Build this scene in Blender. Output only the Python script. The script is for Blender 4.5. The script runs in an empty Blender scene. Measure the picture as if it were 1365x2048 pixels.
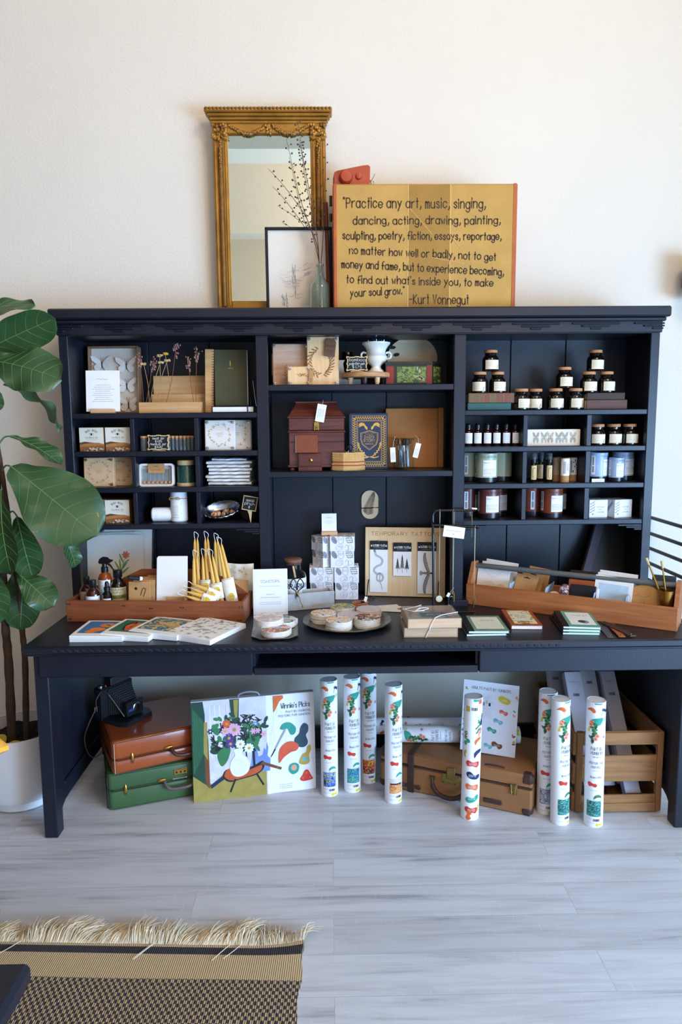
import bpy, bmesh, math, random
from mathutils import Vector as V, Matrix as Mx, Euler
PI = math.pi
sc = bpy.context.scene
col = sc.collection
def R(d): return math.radians(d)

# ---------------------------------------------------------------- camera
cam_d = bpy.data.cameras.new('camera'); cam = bpy.data.objects.new('camera', cam_d); col.objects.link(cam)
def aim(yaw, pitch, roll):
    fw = V((math.sin(yaw)*math.cos(pitch), math.cos(yaw)*math.cos(pitch), -math.sin(pitch)))
    r = V((math.cos(yaw), -math.sin(yaw), 0)); u = r.cross(fw)
    c, s = math.cos(roll), math.sin(roll)
    r2 = c*r+s*u; u2 = -s*r+c*u
    return Mx((r2, u2, -fw)).transposed()
cam.matrix_world = Mx.Translation((0, -2.9374, 1.5405)) @ aim(.0158, .1276, -.0074).to_4x4()
cam_d.sensor_fit = 'VERTICAL'; cam_d.sensor_height = 36; cam_d.sensor_width = 24; cam_d.lens = 24.79
cam_d.clip_start = .05
sc.camera = cam

# ---------------------------------------------------------------- daylight, lamps, added fills, exposure
def lin(h):
    h = h.lstrip('#'); o = []
    for i in (0, 2, 4):
        c = int(h[i:i+2], 16)/255
        o.append(c/12.92 if c <= .04045 else ((c+.055)/1.055)**2.4)
    return tuple(o)
w = bpy.data.worlds.new('daylight'); sc.world = w; w.use_nodes = True
w.node_tree.nodes['Background'].inputs[0].default_value = (.72, .86, 1, 1)
w.node_tree.nodes['Background'].inputs[1].default_value = .2
def area(name, loc, to, sx, sy, power, color):
    l = bpy.data.lights.new(name, 'AREA'); l.shape = 'RECTANGLE'; l.size = sx; l.size_y = sy
    l.energy = power; l.color = color
    o = bpy.data.objects.new(name, l); col.objects.link(o); o.location = loc
    o.rotation_euler = (V(to)-V(loc)).to_track_quat('-Z', 'Y').to_euler()
    return o
area('window_daylight_side', (3.5, -3.45, .95), (-.4, -1.5, .25), 3.0, 1.7, 268, (.39, .645, 1)).data.spread = R(140)
area('window_daylight_front', (1.2, -5.0, .95), (.2, 0, .6), 2.6, 1.5, 20, (.38, .645, 1))
area('warm_lamp_fill', (1.3, -2.4, 3.95), (.5, .3, 2.3), .9, .7, 34, (1, .78, .52))
area('warm_lamp_fill', (-1.6, -2.3, 3.95), (-.8, .3, 2.4), .9, .7, 8, (1, .74, .46))  # second warm light, added to brighten the upper left wall
area('warm_lamp_fill', (1.9, -4.3, 2.9), (-.5, -4.3, 4.2), .8, .8, 78, (1, .68, .42))  # unseen uplight, added to brighten the room end the mirror reflects
sc.view_settings.view_transform = 'Standard'; sc.view_settings.look = 'None'
sc.view_settings.gamma = 1; sc.view_settings.use_curve_mapping = False
sc.view_settings.exposure = 0.02

# ---------------------------------------------------------------- materials
_m = {}
def mat(name, c, rough=.55, metal=0, var=.06, vs=18, bump=0, bs=180, st=(1, 1, 1), c2=None, trans=0, ior=1.45, coat=0, spec=.5):
    """Principled material whose colour wanders a little with noise."""
    if name in _m: return _m[name]
    m = bpy.data.materials.new(name); m.use_nodes = True; nt = m.node_tree; n = nt.nodes; L = nt.links
    p = n['Principled BSDF']
    a = lin(c); b = lin(c2) if c2 else None
    tc = n.new('ShaderNodeTexCoord'); mp = n.new('ShaderNodeMapping'); mp.inputs['Scale'].default_value = st
    L.new(tc.outputs['Object'], mp.inputs[0])
    nz = n.new('ShaderNodeTexNoise'); nz.inputs['Scale'].default_value = vs; nz.inputs['Detail'].default_value = 4
    L.new(mp.outputs[0], nz.inputs['Vector'])
    rp = n.new('ShaderNodeValToRGB'); rp.color_ramp.elements[0].position = .32; rp.color_ramp.elements[1].position = .68
    if b is None: lo = [x*(1-var) for x in a]; hi = [min(1, x*(1+var)) for x in a]
    else: lo, hi = a, b
    rp.color_ramp.elements[0].color = (*lo, 1); rp.color_ramp.elements[1].color = (*hi, 1)
    L.new(nz.outputs['Fac'], rp.inputs[0]); L.new(rp.outputs[0], p.inputs['Base Color'])
    p.inputs['Roughness'].default_value = rough; p.inputs['Metallic'].default_value = metal
    p.inputs['Transmission Weight'].default_value = trans; p.inputs['IOR'].default_value = ior
    p.inputs['Coat Weight'].default_value = coat; p.inputs['Specular IOR Level'].default_value = spec
    if bump:
        b2 = n.new('ShaderNodeTexNoise'); b2.inputs['Scale'].default_value = bs; b2.inputs['Detail'].default_value = 3
        L.new(mp.outputs[0], b2.inputs['Vector'])
        bp = n.new('ShaderNodeBump'); bp.inputs['Strength'].default_value = bump; bp.inputs['Distance'].default_value = .004
        L.new(b2.outputs['Fac'], bp.inputs['Height']); L.new(bp.outputs[0], p.inputs['Normal'])
    _m[name] = m
    return m
def wood(name, c1, c2, axis='x', scale=6, rough=.55, c3=None, stretch=14, bump=.15):
    """wood with grain running along one axis"""
    if name in _m: return _m[name]
    m = bpy.data.materials.new(name); m.use_nodes = True; nt = m.node_tree; n = nt.nodes; L = nt.links
    p = n['Principled BSDF']; p.inputs['Roughness'].default_value = rough
    tc = n.new('ShaderNodeTexCoord'); mp = n.new('ShaderNodeMapping')
    s = [stretch]*3; s['xyz'.index(axis)] = 1; mp.inputs['Scale'].default_value = s
    L.new(tc.outputs['Object'], mp.inputs[0])
    nz = n.new('ShaderNodeTexNoise'); nz.inputs['Scale'].default_value = scale; nz.inputs['Detail'].default_value = 6; nz.inputs['Distortion'].default_value = .6
    L.new(mp.outputs[0], nz.inputs['Vector'])
    rp = n.new('ShaderNodeValToRGB'); e = rp.color_ramp.elements
    e[0].position = .3; e[0].color = (*lin(c1), 1); e[1].position = .7; e[1].color = (*lin(c2), 1)
    if c3: k = e.new(.5); k.color = (*lin(c3), 1)
    L.new(nz.outputs['Fac'], rp.inputs[0]); L.new(rp.outputs[0], p.inputs['Base Color'])
    bp = n.new('ShaderNodeBump'); bp.inputs['Strength'].default_value = bump; bp.inputs['Distance'].default_value = .002
    L.new(nz.outputs['Fac'], bp.inputs['Height']); L.new(bp.outputs[0], p.inputs['Normal'])
    _m[name] = m
    return m
def patches(name, cols, scale=30, rough=.5, st=(1, 1, 1), detail=3, dist=1.2):
    """blotches of several colours, as in a small painted picture"""
    if name in _m: return _m[name]
    m = bpy.data.materials.new(name); m.use_nodes = True; nt = m.node_tree; n = nt.nodes; L = nt.links
    p = n['Principled BSDF']; p.inputs['Roughness'].default_value = rough
    tc = n.new('ShaderNodeTexCoord'); mp = n.new('ShaderNodeMapping'); mp.inputs['Scale'].default_value = st
    L.new(tc.outputs['Object'], mp.inputs[0])
    nz = n.new('ShaderNodeTexNoise'); nz.inputs['Scale'].default_value = scale; nz.inputs['Detail'].default_value = detail; nz.inputs['Distortion'].default_value = dist
    L.new(mp.outputs[0], nz.inputs['Vector'])
    rp = n.new('ShaderNodeValToRGB'); rp.color_ramp.interpolation = 'CONSTANT'; e = rp.color_ramp.elements
    k = len(cols)
    for i, c in enumerate(cols):
        pos = 0 if i == 0 else .34+.34*(i-1)/max(1, k-2) if k > 2 else .5
        el = e[i] if i < 2 else e.new(pos)
        el.position = pos; el.color = (*lin(c), 1)
    L.new(nz.outputs['Fac'], rp.inputs[0]); L.new(rp.outputs[0], p.inputs['Base Color'])
    _m[name] = m
    return m

# ---------------------------------------------------------------- mesh building
def catmull(pts, n=6, closed=False):
    P = [V(p) for p in pts]
    if len(P) < 3: return P
    out = []; N = len(P); segs = N if closed else N-1
    for i in range(segs):
        if closed: a, b, c, d = P[(i-1) % N], P[i], P[(i+1) % N], P[(i+2) % N]
        else: a, b, c, d = P[max(i-1, 0)], P[i], P[i+1], P[min(i+2, N-1)]
        for k in range(n):
            t = k/n
            out.append(.5*((2*b)+(c-a)*t+(2*a-5*b+4*c-d)*t*t+(3*b-a-3*c+d)*t**3))
    if not closed: out.append(P[-1])
    return out
class MB:
    def __init__(s): s.v = []; s.f = []; s.fm = []; s.fs = []; s.mats = []; s.T = Mx.Identity(4)
    def mi(s, m):
        if m not in s.mats: s.mats.append(m)
        return s.mats.index(m)
    def add(s, vs, fs, m, smooth=False):
        o = len(s.v); k = s.mi(m)
        s.v += [s.T @ V(x) for x in vs]
        for f in fs: s.f.append([i+o for i in f]); s.fm.append(k); s.fs.append(smooth)
    def box(s, x0, x1, y0, y1, z0, z1, m, b=.0):
        if b <= 0:
            vs = [(x, y, z) for x in (x0, x1) for y in (y0, y1) for z in (z0, z1)]
            s.add(vs, [(0, 1, 3, 2), (4, 6, 7, 5), (0, 4, 5, 1), (2, 3, 7, 6), (0, 2, 6, 4), (1, 5, 7, 3)], m); return
        b = min(b, (x1-x0)*.49, (y1-y0)*.49, (z1-z0)*.49)
        vs = []; idx = {}
        for i, x in enumerate((x0, x1)):
            for j, y in enumerate((y0, y1)):
                for k, z in enumerate((z0, z1)):
                    dx, dy, dz = (b if i == 0 else -b), (b if j == 0 else -b), (b if k == 0 else -b)
                    for a, pt in enumerate(((x, y+dy, z+dz), (x+dx, y, z+dz), (x+dx, y+dy, z))):
                        idx[i, j, k, a] = len(vs); vs.append(pt)
        f = []
        I = lambda i, j, k, a: idx[i, j, k, a]
        for i in (0, 1): f.append([I(i, 0, 0, 0), I(i, 1, 0, 0), I(i, 1, 1, 0), I(i, 0, 1, 0)][::(-1 if i == 0 else 1)])
        for j in (0, 1): f.append([I(0, j, 0, 1), I(1, j, 0, 1), I(1, j, 1, 1), I(0, j, 1, 1)][::(1 if j == 0 else -1)])
        for k in (0, 1): f.append([I(0, 0, k, 2), I(1, 0, k, 2), I(1, 1, k, 2), I(0, 1, k, 2)][::(-1 if k == 0 else 1)])
        for i in (0, 1):
            for j in (0, 1): f.append([I(i, j, 0, 0), I(i, j, 1, 0), I(i, j, 1, 1), I(i, j, 0, 1)])
            for k in (0, 1): f.append([I(i, 0, k, 0), I(i, 1, k, 0), I(i, 1, k, 2), I(i, 0, k, 2)])
        for j in (0, 1):
            for k in (0, 1): f.append([I(0, j, k, 1), I(1, j, k, 1), I(1, j, k, 2), I(0, j, k, 2)])
        for i in (0, 1):
            for j in (0, 1):
                for k in (0, 1): f.append([I(i, j, k, 0), I(i, j, k, 1), I(i, j, k, 2)])
        s.add(vs, f, m)
    def lathe(s, prof, m, seg=24, c=(0, 0, 0), sx=1, sy=1, smooth=True, caps=True):
        """profile [(r, z) or (r, z, mat)] turned about Z"""
        vs = []; n = len(prof)
        for p in prof:
            for k in range(seg):
                a = 2*PI*k/seg; vs.append((c[0]+p[0]*sx*math.cos(a), c[1]+p[0]*sy*math.sin(a), c[2]+p[1]))
        by = {}
        for i in range(n-1):
            mm = prof[i][2] if len(prof[i]) > 2 else m
            for k in range(seg):
                k2 = (k+1) % seg
                by.setdefault(mm, []).append((i*seg+k, i*seg+k2, (i+1)*seg+k2, (i+1)*seg+k))
        if caps:
            m0 = prof[0][2] if len(prof[0]) > 2 else m; m1 = prof[-2][2] if len(prof[-2]) > 2 else m
            if prof[0][0] > 1e-6: by.setdefault(m0, []).append(tuple(range(seg))[::-1])
            if prof[-1][0] > 1e-6: by.setdefault(m1, []).append(tuple((n-1)*seg+k for k in range(seg)))
        for mm, fs in by.items(): s.add(vs, fs, mm, smooth)
    def sphere(s, c, r, m, seg=12, rings=8, sx=1, sy=1, sz=1):
        s.lathe([(r*math.sin(PI*i/rings), -r*sz*math.cos(PI*i/rings)) for i in range(rings+1)], m, seg, c, sx, sy, caps=False)
    def tube(s, pts, r, m, seg=8, closed=False, flat=1, smooth=True):
        P = [V(p) for p in pts]; n = len(P)
        rr = r if isinstance(r, (list, tuple)) else [r]*n
        vs = []; up = None
        for i in range(n):
            a = P[i-1] if (i > 0 or closed) else P[i]; b = P[(i+1) % n] if (i < n-1 or closed) else P[i]
            t = (b-a)
            if t.length < 1e-9: t = V((0, 0, 1))
            t.normalize()
            if up is None: up = V((0, 0, 1)) if abs(t.z) < .9 else V((1, 0, 0))
            sd = t.cross(up)
            if sd.length < 1e-6: sd = t.cross(V((1, .3, 0)))
            sd.normalize(); up = sd.cross(t).normalized()
            for k in range(seg):
                an = 2*PI*k/seg; vs.append(P[i]+(sd*math.cos(an)+up*math.sin(an)*flat)*rr[i])
        f = []
        for i in range(n if closed else n-1):
            i2 = (i+1) % n
            for k in range(seg):
                k2 = (k+1) % seg; f.append((i*seg+k, i*seg+k2, i2*seg+k2, i2*seg+k))
        if not closed: f.append(tuple(range(seg))[::-1]); f.append(tuple((n-1)*seg+k for k in range(seg)))
        s.add(vs, f, m, smooth)
    def prism(s, poly, y0, y1, m, plane='xz', side=None, smooth=False):
        """closed outline pushed through a thickness"""
        n = len(poly)
        def P(p, h): return (p[0], h, p[1]) if plane == 'xz' else (p[0], p[1], h) if plane == 'xy' else (h, p[0], p[1])
        vs = [P(p, y0) for p in poly]+[P(p, y1) for p in poly]
        s.add(vs, [tuple(range(n)), tuple(range(2*n-1, n-1, -1))], m)
        s.add(vs, [(i, n+i, n+(i+1) % n, (i+1) % n) for i in range(n)], side or m, smooth)
    def grid(s, fn, nu, nv, m, smooth=True):
        vs = [fn(i/nu, j/nv) for i in range(nu+1) for j in range(nv+1)]
        s.add(vs, [(i*(nv+1)+j, (i+1)*(nv+1)+j, (i+1)*(nv+1)+j+1, i*(nv+1)+j+1) for i in range(nu) for j in range(nv)], m, smooth)
    def at(s, loc=(0, 0, 0), rot=(0, 0, 0)):
        s.T = Mx.Translation(loc) @ Euler(rot).to_matrix().to_4x4(); return s
    def build(s, name, parent=None, loc=(0, 0, 0), rot=(0, 0, 0), label=None, sharp=38):
        me = bpy.data.meshes.new(name); me.from_pydata([tuple(v) for v in s.v], [], s.f)
        for m in s.mats: me.materials.append(m)
        me.polygons.foreach_set('material_index', s.fm); me.polygons.foreach_set('use_smooth', s.fs)
        me.validate(); me.update()
        try: me.set_sharp_from_angle(angle=R(sharp))
        except Exception: pass
        o = bpy.data.objects.new(name, me); col.objects.link(o)
        o.location = loc; o.rotation_euler = rot
        if parent: o.parent = parent
        if label: o['label'] = label
        return o
def tag(o, label, cat, group=None):
    o['label'] = label; o['category'] = cat
    if group: o['group'] = group
    return o
def thing(name, label, cat, loc=(0, 0, 0), rot=(0, 0, 0), group=None):
    if not isinstance(rot, (tuple, list)): rot = (0, 0, rot)
    o = bpy.data.objects.new(name, None); o.empty_display_size = .05; col.objects.link(o)
    o.location = loc; o.rotation_euler = rot
    return tag(o, label, cat, group)
def struct(name, mb, loc=(0, 0, 0)):
    o = mb.build(name, None, loc); o['kind'] = 'structure'; return o
def kids(o): return [c for c in bpy.data.objects if c.parent == o]
def dup(o, loc=None, rot=None, label=None, group=None, parent=None, scale=None):
    c = o.copy(); col.objects.link(c)
    if parent: c.parent = parent
    if loc is not None: c.location = loc
    if rot is not None: c.rotation_euler = rot if isinstance(rot, (tuple, list)) else (0, 0, rot)
    if scale is not None: c.scale = (scale,)*3 if not isinstance(scale, (tuple, list)) else scale
    if label: c['label'] = label
    if group: c['group'] = group
    for k in kids(o): dup(k, parent=c)
    return c

# ---------------------------------------------------------------- printing and lettering on surfaces
GL = {
'a': '~45 26 05 03 22 43;46 42', 'b': '08 02;~05 26 45 43 22 03', 'c': '~45 26 05 03 22 43', 'd': '~45 26 05 03 22 43;48 42',
'e': '~04 44 45 26 05 03 22 43', 'f': '~38 28 17 12;05 35', 'g': '~45 26 05 03 22 43;~46 41 20 01', 'h': '08 02;~04 26 45 42',
'i': '06 02;08 07', 'j': '~26 21 00;28 27', 'k': '08 02;36 04 32', 'l': '08 02', 'm': '06 02;~05 16 25 22;~25 36 45 42',
'n': '06 02;~05 26 45 42', 'o': '~26 05 03 22 43 45 26', 'p': '06 00;~05 26 45 43 22 03', 'q': '~45 26 05 03 22 43;46 40',
'r': '06 02;~05 26 36', 's': '~35 26 05 24 33 22 03', 't': '18 12;06 26', 'u': '~06 03 22 43;46 42', 'v': '06 22 46',
'w': '06 12 25 32 46', 'x': '06 42;46 02', 'y': '06 23;46 00', 'z': '06 46 02 42',
'A': '02 28 42;14 34', 'B': '08 02;~08 38 37 35 05;~05 35 44 42 02', 'C': '~47 28 07 03 22 43', 'D': '08 02;~08 28 46 44 22 02',
'E': '48 08 02 42;05 35', 'F': '48 08 02;05 35', 'G': '~47 28 07 03 22 43;43 45 25', 'H': '08 02;48 42;05 45', 'I': '08 02',
'J': '~38 33 12 03', 'K': '08 02;48 05 42', 'L': '08 02 42', 'M': '02 08 24 48 42', 'N': '02 08 42 48', 'O': '~28 07 03 22 43 47 28',
'P': '02 08;~08 38 47 46 35 05', 'Q': '~28 07 03 22 43 47 28;33 42', 'R': '02 08;~08 38 47 46 35 05;25 42', 'S': '~47 28 07 06 44 43 22 03',
'T': '08 48;28 22', 'U': '~08 03 22 43 48', 'V': '08 22 48', 'W': '08 12 26 32 48', 'X': '08 42;48 02', 'Y': '08 25 48;25 22', 'Z': '08 48 02 42',
'0': '~28 07 03 22 43 47 28', '1': '17 28 22', '2': '~07 28 47 45 02;02 42', '3': '~07 28 46 25 44 22 03', '4': '38 04 44;38 32',
'5': '48 08 05;~05 35 43 22 02', '6': '~38 05 03 22 43 44 25 04', '7': '08 48 12', '8': '~28 06 44 22 04 46 28', '9': '~45 25 06 28 47 45 32',
',': '~13 12 01', '.': '02 03', "'": '08 07', '"': '08 07;18 17', '-': '05 35', '$': '~47 28 06 44 22 03;29 21', '&': '~42 07 28 37 04 22 44', ':': '05 06;02 03'}
class Dec:
    """flat marks laid on a plane (o, U, W, N) or wrapped on a cylinder about Z (rad; u = 0 faces -Y)"""
    def __init__(s, mb, o=(0, 0, 0), U=(1, 0, 0), W=(0, 0, 1), rad=None, lift=.0004):
        s.mb = mb; s.o = V(o); s.U = V(U).normalized(); s.W = V(W).normalized(); s.N = s.U.cross(s.W); s.rad = rad; s.lift = lift; s.k = 0
    def P(s, u, v, l):
        if s.rad is None: return s.o+s.U*u+s.W*v+s.N*l
        a = u/s.rad; return s.o+V((math.sin(a)*(s.rad+l), -math.cos(a)*(s.rad+l), v))
    def L(s): s.k += 1; return s.lift+.000005*s.k
    def poly(s, pts, m, l=None):
        l = s.L() if l is None else l
        if s.rad is None: s.mb.add([s.P(u, v, l) for u, v in pts], [tuple(range(len(pts)))], m); return
        n = len(pts); cu = sum(p[0] for p in pts)/n; cv = sum(p[1] for p in pts)/n
        vs = [s.P(cu, cv, l)]; f = []; K = 4
        for r in range(1, K+1):
            for u, v in pts: vs.append(s.P(cu+(u-cu)*r/K, cv+(v-cv)*r/K, l))
        for i in range(n): f.append((0, 1+i, 1+(i+1) % n))
        for r in range(K-1):
            for i in range(n):
                a = 1+r*n+i; b = 1+r*n+(i+1) % n; f.append((a, a+n, b+n, b))
        s.mb.add(vs, f, m)
    def rect(s, u0, v0, u1, v1, m, l=None):
        if s.rad is None: s.poly([(u0, v0), (u1, v0), (u1, v1), (u0, v1)], m, l); return
        l = s.L() if l is None else l; K = max(2, int(abs(u1-u0)/s.rad/.2)+1)
        vs = []
        for i in range(K+1):
            u = u0+(u1-u0)*i/K; vs += [s.P(u, v0, l), s.P(u, v1, l)]
        s.mb.add(vs, [(2*i, 2*i+2, 2*i+3, 2*i+1) for i in range(K)], m)
    def frame(s, u0, v0, u1, v1, t, m):
        s.rect(u0, v0, u1, v0+t, m); s.rect(u0, v1-t, u1, v1, m); s.rect(u0, v0, u0+t, v1, m); s.rect(u1-t, v0, u1, v1, m)
    def smooth(s, pts, n=5): return [(p.x, p.y) for p in catmull([(a, b, 0) for a, b in pts], n, True)]
    def blob(s, u, v, pts, m, rot=0, sc_=1, sv=None):
        c, q = math.cos(rot), math.sin(rot); sv = sv or sc_
        s.poly(s.smooth([(u+(a*sc_)*c-(b*sv)*q, v+(a*sc_)*q+(b*sv)*c) for a, b in pts]), m)
    def ell(s, u, v, a, b, m, rot=0, n=14):
        c, q = math.cos(rot), math.sin(rot)
        s.poly([(u+a*math.cos(t)*c-b*math.sin(t)*q, v+a*math.cos(t)*q+b*math.sin(t)*c) for t in [2*PI*i/n for i in range(n)]], m)
    def stroke(s, pts, w, m, closed=False, l=None):
        l = s.L() if l is None else l
        n = len(pts); vs = []
        if n < 2: return
        ws = w if isinstance(w, (list, tuple)) else [w]*n
        for i in range(n):
            a = pts[i-1] if (i or closed) else pts[i]; b = pts[(i+1) % n] if (i < n-1 or closed) else pts[i]
            tx, ty = b[0]-a[0], b[1]-a[1]; d = math.hypot(tx, ty) or 1
            nx, ny = -ty/d*ws[i]/2, tx/d*ws[i]/2
            ex, ey = (0, 0) if closed or 0 < i < n-1 else ((-tx/d*ws[i]*.4, -ty/d*ws[i]*.4) if i == 0 else (tx/d*ws[i]*.4, ty/d*ws[i]*.4))
            vs += [s.P(pts[i][0]+nx+ex, pts[i][1]+ny+ey, l), s.P(pts[i][0]-nx+ex, pts[i][1]-ny+ey, l)]
        s.mb.add(vs, [(2*i, 2*i+1, (2*i+3) % (2*n), (2*i+2) % (2*n)) for i in range(n if closed else n-1)], m)
    def curve(s, pts, w, m, n=5, closed=False):
        s.stroke([(p.x, p.y) for p in catmull([(a, b, 0) for a, b in pts], n, closed)], w, m, closed)
    def width(s, t, h, sp=1.7, sx=1):
        k = h/6; x = 0
        for c in t:
            x += (3 if c == ' ' else max(int(q[0]) for q in GL[c].replace('~', '').replace(';', ' ').split())+sp)*k*sx
        return x-sp*k*sx
    def text(s, t, u, v, h, wt, m, al='l', fit=None, sp=1.7, sx=1, jit=0, slope=0, rot=0, seed=1):
        k = h/6; rnd = random.Random(seed)
        if fit: sx = sx*fit/max(1e-6, s.width(t, h, sp, sx))
        W = s.width(t, h, sp, sx); x = 0 if al == 'l' else -W/2 if al == 'c' else -W
        l = s.L(); cr, sr = math.cos(rot), math.sin(rot)
        for c in t:
            if c == ' ': x += 3*k*sx; continue
            g = GL[c]; mx = 0; dy = rnd.uniform(-jit, jit)*h; ts = 1+rnd.uniform(-jit, jit); sh = rnd.uniform(-jit, jit)*1.2
            for st in g.split(';'):
                cm = st.startswith('~'); q = [(int(a[0]), int(a[1])-2) for a in st.lstrip('~').split()]
                mx = max(mx, max(a for a, b in q))
                if cm: q = [(p.x, p.y) for p in catmull([(a, b, 0) for a, b in q], 4)]
                pp = []
                for a, b in q:
                    X = x+(a+sh*b)*k*sx; Y = b*k*ts+dy+slope*(x)
                    pp.append((u+X*cr-Y*sr, v+X*sr+Y*cr))
                s.stroke(pp, wt, m, l=l)
            x += (mx+sp)*k*sx
    def tiny(s, u, v, wd, h, m, al='l', seed=0):
        """a line of small print"""
        rnd = random.Random(seed+int(v*9999)); x = 0; l = s.L()
        u0 = u if al == 'l' else u-wd/2
        while x < wd*.97:
            k = min(rnd.uniform(2, 6)*h, wd-x); s.rect(u0+x, v, u0+x+k, v+h, m, l); x += k+h*.9
    def barcode(s, u, v, wd, h, m, seed=0):
        rnd = random.Random(seed); x = 0; l = s.L()
        while x < wd:
            k = rnd.choice((.0006, .0012, .0018)); s.rect(u+x, v, u+min(x+k, wd), v+h, m, l); x += k+rnd.choice((.0007, .0012))
BEAN = [(-1, .1), (-.6, .55), (.1, .4), (.7, .6), (1, .1), (.6, -.45), (0, -.2), (-.6, -.5)]
DROP = [(-.9, -.6), (-.8, .1), (-.2, .6), (.6, .65), (1, .3), (.7, -.1), (.1, -.2), (-.4, -.5), (-.85, -1)]
GOURD = [(0, -1), (-.75, -.75), (-.8, -.2), (-.3, .2), (-.15, .7), (.25, 1.05), (.7, .85), (.7, .35), (.45, 0), (.65, -.5), (.5, -.85)]
# ---------------------------------------------------------------- shared materials
NAVY = mat('navy_paint', '#171a26', .38, var=.10, vs=3, bump=.10, bs=60, st=(6, 6, 1))
WHITE = mat('white_paper', '#f1efec', .7, var=.02)
CREAM = mat('cream_paper', '#eae3d2', .7, var=.03)
INK = mat('black_ink', '#1a1a1c', .6, var=.05)
GREY = mat('grey_ink', '#8b8b90', .7, var=.05)
LGREY = mat('pale_grey_ink', '#b9b7b6', .7, var=.05)
BLACK = mat('black_plastic', '#101012', .35, var=.1)
MATTE = mat('black_card', '#17171a', .7, var=.1)
KRAFT = mat('kraft_card', '#b98a57', .8, var=.07, vs=60, bump=.05)
TAN = mat('pale_wood', '#d9b98e', .6, var=.05)
BIRCH = wood('birch_ply', '#d9b584', '#e6c99c', 'z', 5)
OAK = wood('oak', '#c0915c', '#d6ac78', 'x', 5)
PINE = wood('pine', '#e0b27c', '#edc796', 'z', 4)
CORK = mat('cork', '#c48a5c', .85, var=.14, vs=120, bump=.2)
BRASS = mat('brass', '#c79a4b', .28, 1, var=.08)
STEEL = mat('steel', '#b9bbc0', .22, 1, var=.05)
GLASS = mat('clear_glass', '#f4fafa', .02, var=0, trans=1, ior=1.16)
DGLASS = mat('dark_amber_glass', '#120c0a', .06, var=.1, coat=.5)
TWINE = mat('twine', '#a8824f', .9, var=.15, vs=200)
STRING = mat('white_string', '#e9e6df', .8, var=.03)
GOLD = mat('gold_foil', '#cda557', .35, .7, var=.06)
LEATHER = mat('tan_leather', '#a5562f', .45, var=.12, vs=25, bump=.12)
DLEATHER = mat('dark_leather', '#3a2a28', .45, var=.12, vs=25, bump=.12)

# ---------------------------------------------------------------- setting
WALLM = mat('cream_plaster', '#e2dacb', .85, var=.012, vs=3, bump=.38, bs=95)
CEILM = mat('white_ceiling', '#f4f1ea', .9, var=.01)
TRIMM = mat('cream_trim', '#e6e0d6', .5, var=.02)
YB = .305                                     # face of the wall behind the desk
m = MB(); m.box(-3.7, 3.7, YB, YB+.12, 0, 4.2, WALLM); struct('wall_back', m)
m = MB(); m.box(-2.42, -2.3, -5.4, YB, 0, 4.2, mat('bounce_cutting_umber', '#4a4039', .8, var=.05, vs=4)); struct('wall_left', m)  # unseen wall, set near and dark to cut bounce light on the left
def holed(x0, x1, y0, y1, a0, a1, z0, z1, along):
    m = MB()
    if along == 'y':
        m.box(x0, x1, y0, a0, 0, 4.2, WALLM); m.box(x0, x1, a1, y1, 0, 4.2, WALLM); m.box(x0, x1, a0, a1, 0, z0, WALLM); m.box(x0, x1, a0, a1, z1, 4.2, WALLM)
    else:
        m.box(x0, a0, y0, y1, 0, 4.2, WALLM); m.box(a1, x1, y0, y1, 0, 4.2, WALLM); m.box(a0, a1, y0, y1, 0, z0, WALLM); m.box(a0, a1, y0, y1, z1, 4.2, WALLM)
    return m
struct('wall_right', holed(3.6, 3.72, -5.4, YB, -5.05, -1.9, .1, 2.4, 'y'))
struct('wall_front', holed(-3.7, 3.7, -5.42, -5.3, -.2, 2.9, .2, 2.4, 'x'))
m = MB(); m.box(-3.72, 3.72, -5.42, YB+.12, 4.2, 4.3, CEILM); struct('ceiling', m)
m = MB(); m.box(-3.6, 3.6, -3.6, -3.2, 3.78, 4.2, CEILM); m.box(-3.6, 3.6, -5.3, -5.0, 3.45, 4.2, CEILM); struct('trim_1', m)
def winframe(name, fn):
    m = MB()
    for q in fn: m.box(*q, TRIMM, .01)
    struct(name, m)
winframe('window_1', [(3.62, 3.68, y, y+.06, .1, 2.4) for y in (-5.05, -3.5, -1.96)]+[(3.62, 3.68, -5.05, -1.9, z, z+.06) for z in (.1, 2.34)])
winframe('window_2', [(x, x+.06, -5.38, -5.32, .2, 2.4) for x in (-.2, 1.3, 2.84)]+[(-.2, 2.9, -5.38, -5.32, z, z+.06) for z in (.2, 2.34)])
m = MB(); m.box(-3.6, 3.6, YB-.014, YB, 0, .105, TRIMM, .004); struct('baseboard_back', m)

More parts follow.
